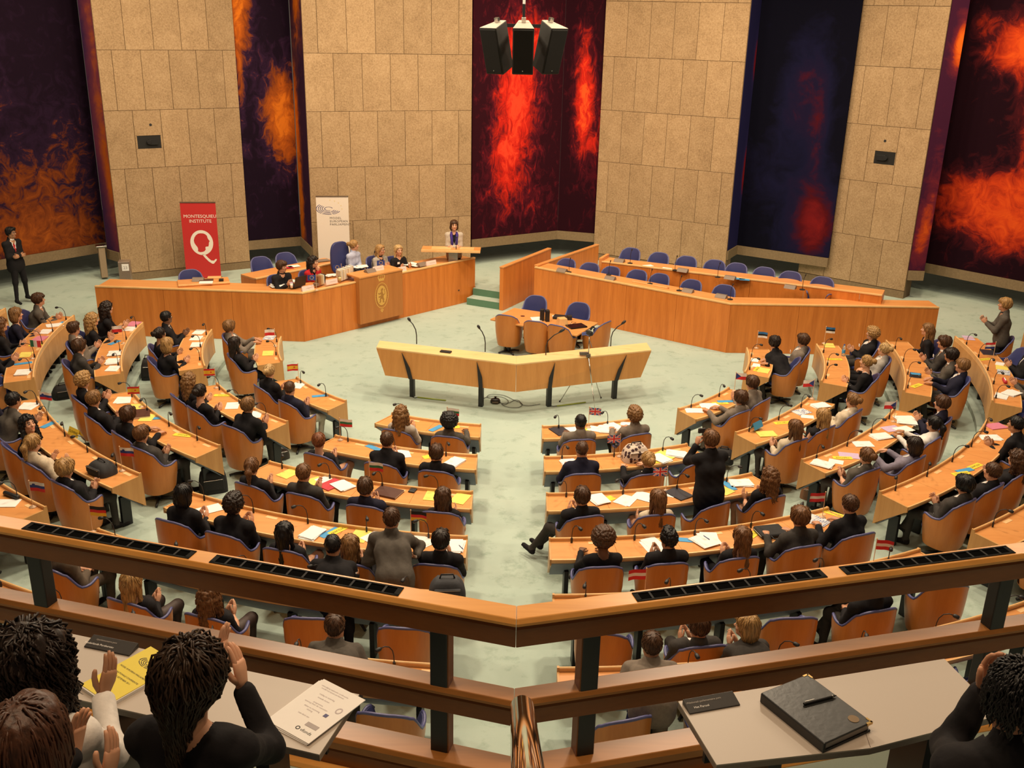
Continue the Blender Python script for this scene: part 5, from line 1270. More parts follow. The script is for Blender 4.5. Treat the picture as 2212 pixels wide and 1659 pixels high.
standing(719, 1178, rowz(4), 1.30, 'man with very short dark hair in black suit leaning over the fourth row chairs', (-1.2, 0), base_off=(.10, -.40), hair='buzz', hc='bk', sk='o', top='black', bottom='black', pose='stand', arms='desk', group='people leaning over the rows')
standing(724, 1352, rowz(5), 1.26, 'man with short brown hair in grey suit below the left gallery rail', (-1, 0), base_off=(.10, -.40), hair='crop', hc='br', top='dgrey', bottom='dgrey', pose='stand', arms='desk', group='people leaning over the rows')
standing(1408, 1392, rowz(5), 1.26, 'man with brown crown of hair in grey suit below the right gallery rail', (1, 0), base_off=(-.02, -.40), hair='crop', hc='br', top='grey', bottom='grey', pose='stand', arms='desk', group='people leaning over the rows')
standing(1612, 1353, rowz(5), 1.22, 'person with blond shoulder length hair in dark suit below the right gallery rail', (0, 2), base_off=(.05, -.36), female=1, hair='bob', hc='bl', sk='f', kind='jacket', top='char', bottom='char', pose='stand', arms='clap', look=(-6, -6, 1.5), group='people leaning over the rows')
# ------------------------------------------------------------------ people on the rostrum
def rostrum_sitter(px, py, zh, label, rz, chair, **kw):
    p = at(px, py, ZS + zh); f = np.array([-math.sin(rz), math.cos(rz)]); loc = np.array([*(p[:2] - f * .10), ZS])
    d = p - loc; ca, sa = math.cos(-rz), math.sin(-rz); hl = (d[0] * ca - d[1] * sa, d[0] * sa + d[1] * ca, zh)
    lk = kw.pop('look', None); yw = 0
    if lk is not None: dd = np.array(lk, float) - p; yw = math.atan2(-dd[0], dd[1]) - rz; yw = (yw + PI) % (2 * PI) - PI; yw = max(-1.2, min(1.2, yw))
    person(label, loc, rz, hl, hyaw=yw, group='people on the rostrum', **kw)
    place_chair(loc, rz, chair, 'occupied chairs on the rostrum')
RZ = -2.35
rostrum_sitter(609, 576, 1.20, 'dark haired young man in black clapping at the left of the rostrum', RZ, 'blue chair under the man in black on the rostrum', hair='mop', hc='br', top='black', bottom='black', shirt='black', arms='clap', look=(1, 0, 1.2))
rostrum_sitter(677, 566, 1.20, 'laughing woman with dark wavy hair in red jacket on the rostrum', RZ, 'blue chair under the woman in red', female=1, hair='wavy', hc='dk', sk='f', kind='jacket', top='red', shirt='black', arms='chin', badge=True, look=(2, 2, 1.5))
rostrum_sitter(765, 530, 1.28, 'woman with blonde bun in pale blue blouse presiding behind the crest', RZ, 'blue chair under the woman in the pale blue blouse', female=1, hair='bun', hc='bl', sk='f', kind='shirt', top='ltblue', arms='fold', look=SPK)
rostrum_sitter(822, 540, 1.16, 'woman with long blonde hair and glasses in grey cardigan on the rostrum', RZ, 'blue chair under the woman with glasses', female=1, hair='long', hc='bl', sk='f', kind='jacket', top='ltgrey', shirt='black', glasses=True, look=(3, 2, 1.3))
rostrum_sitter(861, 541, 1.16, 'smiling woman with long pale blonde hair in black clapping beside the lectern', RZ, 'blue chair under the pale blonde woman in black', female=1, hair='long', hc='pale', sk='f', kind='blouse', top='black', arms='wide', look=(2, -3, 1.3), badge=True)
# tall president's chair
pc = at(741, 528, ZS + 1.32); o = empty('president_chair', (pc[0] + .10, pc[1] - .15, ZS), 'tall blue leather high backed chair behind the presiding woman', 'chair', None, RZ)
m = MB(); n = 14
pts = [(.27 * math.copysign(abs(math.cos(a)) ** .6, math.cos(a)), .98 + .40 * math.copysign(abs(math.sin(a)) ** .7, math.sin(a))) for a in [2 * PI * i / 28 for i in range(28)]]
m.add([(x, -.32, z) for x, z in pts] + [(x, -.25, z) for x, z in pts], [tuple(range(28)), tuple(range(28, 56))[::-1]] + [(i, 28 + i, 28 + (i + 1) % 28, (i + 1) % 28) for i in range(28)])
m.build('tall_back', BLUE, o, smooth=False, bevel=.015)
m = MB(); m.box((0, -.02, .44), (.54, .50, .10)); m.build('seat', BLUE, o, bevel=.03)
m = MB(); m.lathe([(.24, 0), (.22, .03), (.04, .06), (.04, .40)], n=16); m.build('pedestal', BLACK, o, smooth=True)

# ------------------------------------------------------------------ chairs for every place
for b in ROWS:
    for k in ROWS[b]:
        if k == 6 and b not in ('centre_left', 'centre_right'): continue
        for j in range(NSEAT[k]):
            jj = j + 1 if b in ('centre_right', 'right', 'far_right') else NSEAT[k] - j
            where = '%s from the centre end, %s %s row' % (ORD[jj], ORD[k], BNAME[b])
            if (b, k, j) in OCC:
                t, yw, cr = OCC[(b, k, j)]; rz = t + yw + rng.uniform(-.06, .06); lab = 'occupied blue edged wooden tub chair ' + where
            else:
                t = seat_angle(b, k, j); cr = .70; rz = t + rng.uniform(-.35, .35); lab = 'empty blue edged wooden tub chair ' + where
            place_chair(pol(rowR(k) + cr, t, rowz(k)), rz, lab, 'tub chairs of the hemicycle')
# ------------------------------------------------------------------ papers, cards, flags and bags on the desks
def lines_mat(name, base, ink, rows=26, dens=.55):
    """printed sheet: text lines as flat print"""
    if name in MATS: return MATS[name]
    m = bpy.data.materials.new(name); nt, b = nodes(m); tc = N(nt, 'ShaderNodeTexCoord')
    br = N(nt, 'ShaderNodeTexBrick'); br.inputs['Scale'].default_value = 1.0; br.inputs['Mortar Size'].default_value = .018; br.inputs['Brick Width'].default_value = .16; br.inputs['Row Height'].default_value = 1.0 / rows
    br.offset = .37; br.squash_frequency = 3; br.inputs['Bias'].default_value = -.2
    br.inputs['Color1'].default_value = (0, 0, 0, 1); br.inputs['Color2'].default_value = (1, 1, 1, 1); br.inputs['Mortar'].default_value = (1, 1, 1, 1)
    nt.links.new(tc.outputs['Generated'], br.inputs['Vector'])
    no = N(nt, 'ShaderNodeTexNoise'); no.inputs['Scale'].default_value = 3.0; nt.links.new(tc.outputs['Generated'], no.inputs['Vector'])
    g = N(nt, 'ShaderNodeMath', operation='GREATER_THAN'); g.inputs[1].default_value = dens; nt.links.new(no.outputs['Fac'], g.inputs[0])
    mx0 = N(nt, 'ShaderNodeMath', operation='MAXIMUM'); nt.links.new(br.outputs['Color'], mx0.inputs[0]); nt.links.new(g.outputs[0], mx0.inputs[1])
    mx = N(nt, 'ShaderNodeMix', data_type='RGBA'); mx.inputs[6].default_value = (*ink, 1); mx.inputs[7].default_value = (*base, 1)
    nt.links.new(mx0.outputs[0], mx.inputs[0]); nt.links.new(mx.outputs[2], b.inputs['Base Color']); b.inputs['Roughness'].default_value = .7
    MATS[name] = m; return m
YEL = flat('yellow_card', (.78, .62, .045), .7, var=.03); YELL = lines_mat('yellow_sheet', (.80, .66, .14), (.60, .48, .10)); BLU = flat('blue_card', (.055, .30, .60), .6, var=.03)
PRINT = lines_mat('printed_sheet', (.84, .82, .80), (.62, .60, .60)); PINK = flat('pink_folder', (.62, .20, .30), .6); RED = flat('red_folder', (.50, .03, .05), .5); BRN = flat('brown_leather', (.075, .025, .016), .45, bump=.1); NAVYF = flat('navy_folder', (.02, .02, .035), .5)
INK = flat('black_ink', (.015, .013, .012), .6); PURP = flat('lilac_paper', (.55, .42, .62), .7); MAGZ = lines_mat('magazine_cover', (.62, .64, .66), (.06, .10, .30), 9, .5)
KINDS = {'paper': ('paper', PRINT, .21, .297, .006), 'stack': ('paper_stack', PRINT, .23, .31, .022), 'half': ('note_sheet', PAPER, .148, .21, .003), 'blue': ('blue_card', BLU, .10, .29, .003), 'yellow': ('yellow_sheet', YELL, .21, .297, .004), 'ysmall': ('yellow_note', YEL, .12, .12, .003),
         'sign': ('name_card', YEL, .10, .29, .003), 'pink': ('pink_folder', PINK, .22, .31, .012), 'red': ('red_folder', RED, .23, .32, .010), 'brown': ('leather_folder', BRN, .27, .36, .025), 'navy': ('navy_folder', NAVYF, .25, .33, .012), 'lilac': ('lilac_sheet', PURP, .21, .297, .003), 'mag': ('magazine', MAGZ, .22, .29, .006), 'ydoc': ('yellow_booklet', YELL, .22, .30, .010)}
CATN = {'paper': 'paper', 'stack': 'paper stack', 'half': 'paper', 'blue': 'card', 'yellow': 'paper', 'ysmall': 'note', 'sign': 'name card', 'pink': 'folder', 'red': 'folder', 'brown': 'folder', 'navy': 'folder', 'lilac': 'paper', 'mag': 'magazine', 'ydoc': 'booklet'}
LIFT = {}
def item(kind, k, x, y, deg=0, label=None, word=None, dz=0.0):
    nm, mat, w, d, h = KINDS[kind]; z = rowz(k) + .7455
    p = at(x, y, z + h); th = math.atan2(p[0], -p[1]); R = math.hypot(p[0], p[1])
    R = max(rowR(k) + .05 + .5 * min(w, d), min(rowR(k) + .43 - .35 * min(w, d), R)); p = pol(R, th, z + .0005 + dz)
    rot = th + math.radians(deg)
    o = empty(nm, p, label, CATN[kind], 'papers and cards on the curved desks', rot)
    if kind == 'stack':
        for q in range(4):
            m = MB(); m.box((rr_() * .018, rr_() * .018, .0028 + q * .0056), (w - .02, d - .02, .0052), rr_() * .12); m.build('sheet_bundle', PRINT, o)
    elif kind == 'paper' and rng.random() < .5:
        for q in range(2):
            m = MB(); m.box((rr_() * .03, rr_() * .03, .0015 + q * .003), (w, d, .0026), rr_() * .2); m.build('sheet', PRINT if q else PAPER, o)
    elif kind in ('brown', 'navy', 'ydoc'):
        m = MB(); m.box((0, 0, h * .5), (w * .97, d * .97, h * .6)); m.build('pages', PAPER, o); 
        m = MB(); m.box((0, 0, h - .0015), (w, d, .003)); m.box((0, 0, .0015), (w, d, .003)); m.box((-w / 2 + .002, 0, h / 2), (.004, d, h)); m.build('cover', mat, o, bevel=.001)
    else:
        m = MB(); m.box((0, 0, h / 2), (w, d, h), 0); m.build('sheet', mat, o)
    if word:
        text('lettering', word, min(.052, .27 / (len(word) * .66)), INK, o, Matrix.Translation((0, 0, h + .0008)) @ Matrix.Rotation(-PI / 2 if word in ('DUITSLAND', 'OOSTENRIJK') else PI / 2, 4, 'Z'))
    return o
def rr_(): return rng.uniform(-1, 1)
def bn(x, y, k):
    p = at(x, y, rowz(k) + .75); th = math.atan2(p[0], -p[1]); return [b for b in BLK if BLK[b][0] - .01 <= th <= BLK[b][1] + .01][0]
DESC = {'paper': 'white printed sheets', 'stack': 'stack of white papers', 'half': 'small white note sheet', 'blue': 'blue voting card', 'yellow': 'yellow printed sheet', 'ysmall': 'small yellow note', 'sign': 'yellow name card', 'pink': 'pink folder', 'red': 'red folder', 'brown': 'brown leather folder', 'navy': 'navy folder', 'lilac': 'lilac sheet', 'mag': 'magazine', 'ydoc': 'yellow booklet'}
ITEMS = [  # kind, row, px, py, turn, where
 ('paper', 4, 117, 702, 20, ''), ('blue', 4, 137, 699, 80, ''), ('paper', 4, 98, 716, 85, ''), ('pink', 4, 86, 731, 80, ''), ('sign', 4, 80, 745, 5, ''), ('yellow', 4, 55, 766, 85, ''), ('blue', 4, 50, 785, 10, ''), ('stack', 4, 50, 803, 80, ''),
 ('pink', 3, 288, 699, 80, ''), ('paper', 3, 281, 710, 85, ''), ('blue', 3, 247, 740, 60, ''), ('stack', 3, 246, 762, 90, ''), ('stack', 3, 243, 780, 85, ''), ('paper', 3, 254, 795, 70, ''),
 ('paper', 2, 430, 717, 85, ''), ('paper', 2, 424, 730, 85, ''), ('paper', 2, 430, 744, 88, ''), ('mag', 1, 582, 729, 85, ''), ('yellow', 1, 579, 763, 85, ''),
 ('paper', 4, 62, 877, 60, ''), ('blue', 4, 115, 915, 30, ''), ('paper', 3, 266, 863, 65, ''), ('yellow', 3, 300, 878, 60, ''), ('brown', 3, 309, 891, 70, ''), ('yellow', 3, 318, 902, 50, ''), ('blue', 3, 327, 904, -30, ''), ('sign', 3, 407, 936, -60, 'SPANJE'),
 ('sign', 2, 481, 854, -35, 'SPANJE'), ('paper', 2, 502, 876, 55, ''), ('paper', 2, 570, 888, 40, ''), ('blue', 2, 556, 891, 0, ''), ('paper', 1, 650, 831, 40, ''), ('blue', 1, 692, 855, -30, ''),
 ('blue', 1, 942, 925, -20, ''), ('ysmall', 1, 985, 922, 20, ''), ('blue', 2, 807, 967, 70, ''), ('paper', 2, 872, 978, 30, ''), ('ysmall', 2, 922, 987, 40, ''), ('stack', 2, 983, 997, -20, ''),
 ('yellow', 3, 625, 1022, -10, ''), ('yellow', 3, 678, 1040, -30, ''), ('red', 3, 716, 1046, -20, ''), ('stack', 3, 741, 1048, 60, ''), ('paper', 3, 715, 1031, 60, ''), ('brown', 3, 838, 1062, 80, ''), ('yellow', 3, 936, 1068, 0, ''), ('yellow', 3, 994, 1077, -15, ''),
 ('paper', 4, 453, 1100, -30, ''), ('stack', 4, 676, 1151, -10, ''), ('blue', 4, 712, 1150, -20, ''), ('sign', 4, 732, 1145, -25, 'DUITSLAND'), ('yellow', 4, 777, 1158, 0, ''), ('paper', 4, 812, 1155, -30, ''), ('paper', 4, 906, 1167, 60, ''), ('stack', 4, 982, 1178, 0, ''),
 ('paper', 5, 14, 1087, -50, ''),
 ('navy', 1, 1210, 930, 20, ''), ('paper', 1, 1238, 927, 10, ''), ('paper', 1, 1290, 927, 50, ''), ('stack', 1, 1308, 926, -20, ''), ('stack', 1, 1325, 921, 10, ''), ('half', 1, 1348, 911, 60, ''), ('ysmall', 1, 1266, 929, 20, ''),
 ('stack', 2, 1230, 1000, 8, ''), ('paper', 2, 1266, 1000, 30, ''), ('stack', 2, 1428, 989, 20, ''), ('ydoc', 2, 1441, 981, 30, ''), ('stack', 2, 1460, 979, 50, ''), ('sign', 2, 1426, 998, 80, 'GROOT-BRITTANNIE'),
 ('stack', 3, 1292, 1077, 20, ''), ('ysmall', 3, 1318, 1076, 30, ''), ('paper', 3, 1350, 1081, -40, ''), ('paper', 3, 1390, 1072, 40, ''), ('half', 3, 1442, 1067, 50, ''), ('navy', 3, 1466, 1066, 20, ''), ('yellow', 3, 1560, 1058, 20, ''), ('blue', 3, 1574, 1049, 0, ''), ('stack', 3, 1601, 1042, 70, ''),
 ('paper', 4, 1410, 1177, 10, ''), ('blue', 4, 1478, 1166, 70, ''), ('stack', 4, 1521, 1168, 20, ''), ('stack', 4, 1531, 1162, -10, ''), ('sign', 4, 1632, 1151, -60, 'LETLAND'), ('mag', 4, 1766, 1124, 20, ''), ('sign', 4, 1803, 1110, 25, 'OOSTENRIJK'), ('mag', 4, 1748, 1118, 60, ''),
 ('paper', 1, 1502, 886, 60, ''), ('paper', 1, 1533, 876, 60, ''), ('sign', 1, 1556, 871, 50, 'TSJECHIE'), ('blue', 1, 1567, 867, 50, ''),
 ('ydoc', 2, 1656, 937, 60, ''), ('sign', 2, 1690, 913, 60, 'TSJECHIE'), ('mag', 2, 1729, 889, 70, ''), ('half', 2, 1744, 900, 30, ''), ('stack', 2, 1772, 875, 60, ''),
 ('stack', 3, 1955, 903, 40, ''), ('stack', 3, 1966, 912, 20, ''), ('lilac', 3, 1926, 926, 60, ''), ('paper', 3, 1950, 927, 60, ''), ('stack', 3, 1903, 941, 60, ''), ('blue', 3, 1913, 943, 50, ''), ('paper', 3, 1864, 959, 50, ''), ('lilac', 3, 1834, 984, 40, ''), ('sign', 3, 1820, 989, 50, 'TSJECHIE'), ('stack', 3, 1776, 1001, 20, ''), ('half', 3, 1806, 997, 30, ''),
 ('pink', 4, 2151, 920, 50, ''), ('paper', 4, 2140, 944, 30, ''), ('sign', 4, 2106, 1007, 80, 'ESTLAND'), ('blue', 4, 2084, 1016, 70, ''), ('sign', 4, 2076, 1023, 65, 'ESTLAND'),
 ('half', 1, 1630, 778, 85, ''), ('half', 1, 1634, 789, 85, ''), ('sign', 1, 1636, 797, 80, 'ESTLAND'), ('yellow', 1, 1650, 800, 85, ''), ('yellow', 2, 1791, 746, 85, ''), ('sign', 2, 1803, 776, 10, 'ESTLAND'), ('sign', 3, 1980, 833, 60, 'ITALIE'),
 ('lilac', 4, 2092, 730, 80, ''), ('navy', 4, 2140, 761, 85, ''), ('sign', 4, 2127, 776, 30, 'NEDERLAND'), ('half', 4, 2163, 786, 70, ''), ('yellow', 4, 2166, 795, 80, ''), ('mag', 4, 2168, 804, 80, ''), ('paper', 4, 2160, 855, 80, ''), ('stack', 4, 2185, 848, 60, '')]
CNT = {}
SIDE = {}
for (kind, k, x, y, dg, w) in ITEMS:
    b = bn(x, y, k); key = (kind, k, b, w); SIDE.setdefault(key, []).append((x, y))
for q, (kind, k, x, y, dg, w) in enumerate(ITEMS):
    b = bn(x, y, k); L = sorted(SIDE[(kind, k, b, w)]); i = L.index((x, y)); n = len(L)
    pos = '' if n == 1 else (['leftmost', 'rightmost'][i] if n == 2 else ORD[i + 1] + ' from left') 
    wd = (' reading ' + w) if w in ('SPANJE', 'OOSTENRIJK') else ' with dark lettering' if w else ''
    item(kind, k, x, y, dg, ('%s%s on the %s %s row desk%s' % (DESC[kind], wd, ORD[k], BNAME[b], (', ' + pos) if pos else '')), w, dz=.0004 * (q % 7))
# upright folded card
def tent(x, y, k, word, label, w=.27, h=.11, mat=None, txt=True):
    p = at(x, y + 8, rowz(k) + .79); th = math.atan2(p[0], -p[1]); 
    o = empty('folded_name_card', (p[0], p[1], rowz(k) + .79), label, 'name card', None, th + .15)
    m = MB(); m.add([(-w / 2, .045, 0), (w / 2, .045, 0), (w / 2, 0, h), (-w / 2, 0, h), (-w / 2, -.045, 0), (w / 2, -.045, 0)], [(0, 1, 2, 3), (3, 2, 5, 4)]); s = m.build('card', mat or YEL, o)
    sd = s.modifiers.new('solid', 'SOLIDIFY'); sd.thickness = .002
    if txt: text('lettering', word, .05, INK, o, frame((0, -.026, h * .5), (1, 0, 0), (0, .045, h)))
    return o
tent(163, 932, 4, 'SLOVENIE', 'upright yellow name card reading SLOVENIE on the fourth left row desk rim')
tent(1634, 916, 2, '', 'upright blue and yellow folded card on the second right row desk rim', mat=BLU, txt=False)

# ---- little flags on stands
FC = {'w': (.80, .76, .72), 'r': (.62, .025, .03), 'g': (.03, .16, .07), 'b': (.025, .05, .24), 'k': (.008, .008, .008), 'y': (.75, .48, .03), 'lb': (.03, .16, .40)}
FM = {c: flat('flag_' + c, v, .75, var=.04) for c, v in FC.items()}
FK = list(FM)
def fpat(name, u, v):
    if name == 'Polish': return 'w' if v > .5 else 'r'
    if name == 'Italian': return 'g' if u < .333 else 'w' if u < .667 else 'r'
    if name == 'Bulgarian': return 'w' if v > .667 else 'g' if v > .333 else 'r'
    if name == 'German': return 'k' if v > .667 else 'r' if v > .333 else 'y'
    if name == 'Spanish': return 'r' if (u - .35) ** 2 * 2.2 + (v - .5) ** 2 < .012 or v > .75 or v < .25 else 'y'
    if name == 'Slovenian': return 'b' if (u - .27) ** 2 * 2 + (v - .68) ** 2 < .018 else 'w' if v > .667 else 'b' if v > .333 else 'r'
    if name == 'Estonian': return 'lb' if v > .667 else 'k' if v > .333 else 'w'
    if name == 'Czech': return 'b' if u < .5 and abs(v - .5) < .5 - u else 'w' if v > .5 else 'r'
    if name == 'Austrian': return 'w' if .333 < v < .667 else 'r'
    if name == 'Dutch': return 'r' if v > .667 else 'w' if v > .333 else 'b'
    if name == 'European': 
        a = math.hypot((u - .5) * 1.5, v - .5); return 'y' if .26 < a < .36 and int((math.atan2(v - .5, (u - .5) * 1.5) + 7) * 12 / PI) % 2 else 'b'
    if name == 'British':
        du, dv = abs(u - .5) * 1.5, abs(v - .5)
        if du < .085 or dv < .10: return 'r'
        if du < .15 or dv < .165: return 'w'
        e = abs(dv - du / 1.5) ; return 'r' if e < .045 else 'w' if e < .105 else 'b'
    return 'w'
def flag(country, k, x, y, top_py, dirx, label, z=None, hgt=.36):
    """stand at pixel (x, y) on the desk; cloth flies towards dirx (picture left -1 / right +1)"""
    zz = rowz(k) + .7455 if z is None else z
    p = at(x, y, zz); R = math.hypot(p[0], p[1])
    if z is None:
        th = math.atan2(p[0], -p[1]); R = max(rowR(k) + .07, min(rowR(k) + .40, R)); p = pol(R, th, zz)
    o = empty('table_flag', p, label, 'flag', 'small table flags')
    m = MB(); m.lathe([(.045, 0), (.045, .008), (.015, .016), (.008, .03)], n=16); m.build('stand', flat('beige_plastic', (.62, .42, .28), .4), o, smooth=True)
    m = MB(); m.tube([(0, 0, .01), (0, 0, hgt)], .0045, 6); m.lathe([(.007, hgt), (.009, hgt + .008), (.004, hgt + .016)], n=8); m.build('pole', flat('flag_pole_wood', (.70, .46, .28), .5), o)
    nu, nv = 30, 20; m = MB(); P = []; fw, fh = .20, .125; ph = rng.uniform(0, 6)
    for i in range(nu + 1):
        u = i / nu; wob = .012 * math.sin(u * 7 + ph) * u; P.append([(dirx * u * fw * .96, wob - .01 * u, hgt - .005 - fh + v_ / nv * fh - .012 * u * u) for v_ in range(nv + 1)])
    m.grid(P); m.m = [FK.index(fpat(country, (i + .5) / nu, (j + .5) / nv)) for i in range(nu) for j in range(nv)]
    m.build('flag_cloth', [FM[c] for c in FK], o, smooth=True)
    return o
for a in [('Italian', 4, 70, 775, 0, 1, 'small Italian flag lying over the fourth far left desk'), ('Polish', 3, 268, 742, 0, -1, 'small Polish flag on the third far left row desk'), ('Polish', 1, 603, 748, 0, -1, 'small Polish flag by the magazine, innermost far left row'),
          ('Slovenian', 4, 104, 890, 0, 1, 'small Slovenian flag at the top end of the fourth left row desk'), ('Slovenian', 4, 276, 1013, 0, 1, 'small Slovenian flag at the bottom end of the fourth left row desk'), ('Slovenian', 5, 78, 1093, 0, 1, 'small Slovenian flag on the fifth left row desk by the pencil case'),
          ('Spanish', 3, 312, 878, 0, -1, 'small Spanish flag on the third left row desk'), ('Spanish', 2, 467, 838, 0, -1, 'small Spanish flag on the second left row desk'), ('Spanish', 1, 648, 826, 0, -1, 'small Spanish flag on the innermost left row desk'),
          ('Bulgarian', 1, 966, 925, 0, 1, 'small Bulgarian flag on the innermost centre left row desk'), ('Bulgarian', 2, 738, 949, 0, 1, 'small Bulgarian flag at the outer end of the second centre left desk'), ('Bulgarian', 3, 806, 1041, 0, 1, 'small Bulgarian flag on the third centre left row desk'),
          ('German', 4, 889, 1158, 0, 1, 'small German flag before the dark haired man at the aisle'), ('German', 5, 217, 1142, 0, 1, 'small German flag rising behind the left gallery rail'),
          ('British', 1, 1271, 924, 0, 1, 'small British flag on the innermost centre right row desk'), ('British', 2, 1334, 982, 0, -1, 'small British flag left of the patterned backpack'), ('British', 3, 1433, 1055, 0, -1, 'small British flag before the woman in cream, third centre right row'),
          ('Austrian', 4, 1776, 1118, 0, -1, 'small Austrian flag on the fourth centre right row desk'), ('Austrian', 5, 1388, 1283, 0, -1, 'small Austrian flag above the right gallery rail near its vent'), ('Austrian', 5, 1881, 1222, 0, 1, 'small Austrian flag rising behind the right end of the gallery rail'),
          ('Czech', 1, 1586, 845, 0, 1, 'small Czech flag on the innermost right row desk'), ('Czech', 2, 1752, 861, 0, -1, 'small Czech flag at the top end of the second right row desk'), ('Czech', 3, 1930, 911, 0, -1, 'small Czech flag on the third right row desk'),
          ('Estonian', 1, 1634, 752, 0, 1, 'small Estonian flag on the innermost far right row desk'), ('Estonian', 2, 1780, 742, 0, 1, 'small Estonian flag on the second far right row desk'), ('Dutch', 4, 2144, 778, 0, -1, 'small Dutch flag on the fourth far right row desk')]:
    flag(*a)
flag('European', 0, 684, 627, 0, -1, 'small blue European flag behind the laptop on the rostrum', z=1.16); flag('European', 0, 738, 596, 0, -1, 'small blue European flag beside the row of books on the rostrum', z=1.16, hgt=.28); flag('European', 0, 832, 588, 0, -1, 'small blue European flag before the woman with glasses', z=1.16, hgt=.30)

# ---- bags and small things
def bag(nm, loc, size, mat, label, rz=0.0, kind='brief', cat='bag'):
    o = empty(nm, loc, label, cat, None, rz); w, d, h = size
    m = MB(); P = []
    for i in range(7):
        t = i / 6; s = 1 - (.18 if kind == 'brief' else .45) * t ** 3; P.append([(w / 2 * s * math.copysign(abs(math.cos(a)) ** .55, math.cos(a)), d / 2 * s * math.copysign(abs(math.sin(a)) ** .55, math.sin(a)) + .02 * math.sin(5 * a) * t * d, h * t + (.03 * h * math.sin(3 * a) if kind != 'brief' else 0) * t) for a in [2 * PI * j / 20 for j in range(21)]])
    m.grid([r[::1] for r in P]); m.f.append(tuple(6 * 21 + j for j in range(20))[::-1]); m.m.append(0)
    m.f = [f[::-1] for f in m.f]
    m.build('bag_body', mat, o, smooth=True)
    m = MB(); m.tube([(-w * .2, 0, h * .97), (-w * .16, 0, h * 1.18), (w * .16, 0, h * 1.18), (w * .2, 0, h * .97)], .010, 6); m.build('handle', BLACKP, o, smooth=True)
    m = MB(); m.box((0, -d * .46, h * .45), (w * .72, d * .14, h * .55)); m.build('front_pocket', mat, o, bevel=.02)
    m = MB(); m.tube([(-w * .33, -d * .54, h * .68), (w * .33, -d * .54, h * .68)], .005, 5); m.build('zip', CHROME, o)
    return o
BKB = flat('black_fabric', (.013, .013, .015), .8, bump=.2)
def onfloor(x, y, k): return at(x, y, rowz(k))
bag('briefcase', onfloor(462, 1062, 3), (.42, .20, .34), BKB, 'black briefcase standing in the left diagonal aisle', .4)
bag('backpack', onfloor(325, 818, 2), (.34, .24, .42), BKB, 'black backpack on the floor behind the second far left row', .3, 'soft')
bag('shoulder_bag', onfloor(140, 858, 3), (.42, .28, .24), BKB, 'black shoulder bag on the floor below the third far left desk', .6, 'soft')
bag('small_bag', onfloor(368, 850, 2), (.25, .18, .28), BKB, 'small black bag hanging at the second far left chair', .6, 'soft')
bag('handbag', onfloor(1755, 1078, 3), (.38, .20, .26), flat('tan_leather', (.20, .085, .035), .4), 'tan leather handbag on the floor right of the centre right block', -.5, 'soft')
bag('floor_bag', onfloor(1562, 998, 2), (.34, .24, .24), BKB, 'black bag on the floor right of the standing photographer', -.3, 'soft')
bag('handbag', onfloor(604, 992, 2), (.34, .16, .22), flat('dark_brown_leather', (.03, .018, .014), .4), 'dark brown handbag under the second left row desk end', .6, 'soft')
p = at(222, 1020, rowz(4) + .75); bag('soft_bag', (p[0], p[1], rowz(4) + .747), (.40, .30, .17), flat('charcoal_fabric', (.025, .025, .028), .8, bump=.2), 'charcoal soft bag lying on the fourth left row desk', -.6, 'soft')
p = at(966, 1290, rowz(5) + .75); bag('grey_backpack', (p[0], p[1], rowz(5) + .747), (.40, .26, .24), flat('slate_fabric', (.04, .042, .05), .8, bump=.2), 'slate grey backpack on the fifth centre left row desk behind the rail', .1, 'soft')
def pat():
    m = bpy.data.materials.new('patterned_fabric'); nt, b = nodes(m); tc = N(nt, 'ShaderNodeTexCoord'); v = N(nt, 'ShaderNodeTexVoronoi'); v.inputs['Scale'].default_value = 16
    nt.links.new(tc.outputs['Object'], v.inputs['Vector']); r = N(nt, 'ShaderNodeValToRGB'); r.color_ramp.interpolation = 'CONSTANT'; r.color_ramp.elements[0].color = (.05, .02, .025, 1); r.color_ramp.elements[1].position = .42; r.color_ramp.elements[1].color = (.60, .50, .42, 1)
    nt.links.new(v.outputs['Distance'], r.inputs[0]); nt.links.new(r.outputs[0], b.inputs['Base Color']); b.inputs['Roughness'].default_value = .8; return m
p = at(1372, 992, rowz(2) + .75); bag('patterned_backpack', (p[0], p[1], rowz(2) + .747), (.42, .28, .24), pat(), 'brown and cream patterned backpack on the second centre right row desk', .3, 'soft')
p = at(1664, 1152, rowz(4) + .75); o = empty('laptop_bag', (p[0], p[1], rowz(4) + .747), 'black laptop sleeve with white piping on the fourth centre right row desk', 'bag', None, .25)
m = MB(); m.box((0, 0, .03), (.36, .27, .06)); m.build('sleeve', BKB, o, bevel=.025, seg=3)
m = MB(); m.tube([(-.17, -.125, .032), (.17, -.125, .032), (.178, -.10, .032), (.178, .10, .032), (.17, .128, .032), (-.17, .128, .032), (-.178, .1, .032), (-.178, -.1, .032), (-.17, -.125, .032)], .004, 5); m.build('white_piping', PAPER, o)
m = MB(); m.tube([(-.06, -.13, .04), (-.05, -.19, .03), (.05, -.19, .03), (.06, -.13, .04)], .008, 6); m.build('handle', BLACKP, o)
for (x, y, k, s, lb) in [(869, 1050, 3, (.11, .06, .03), 'black camera case left of the wallet on the third centre left row desk'), (892, 1058, 3, (.09, .14, .02), 'black phone wallet on the third centre left row desk')]:
    p = at(x, y, rowz(k) + .76); o = empty('phone_case', (p[0], p[1], rowz(k) + .7465), lb, 'case', None, -.3); m = MB(); m.box((0, 0, s[2] / 2), s); m.build('case_body', BLACKP, o, bevel=.006); m = MB(); m.box((0, 0, s[2] + .001), (s[0] * .7, s[1] * .2, .003)); m.build('flap', BLACKP, o)
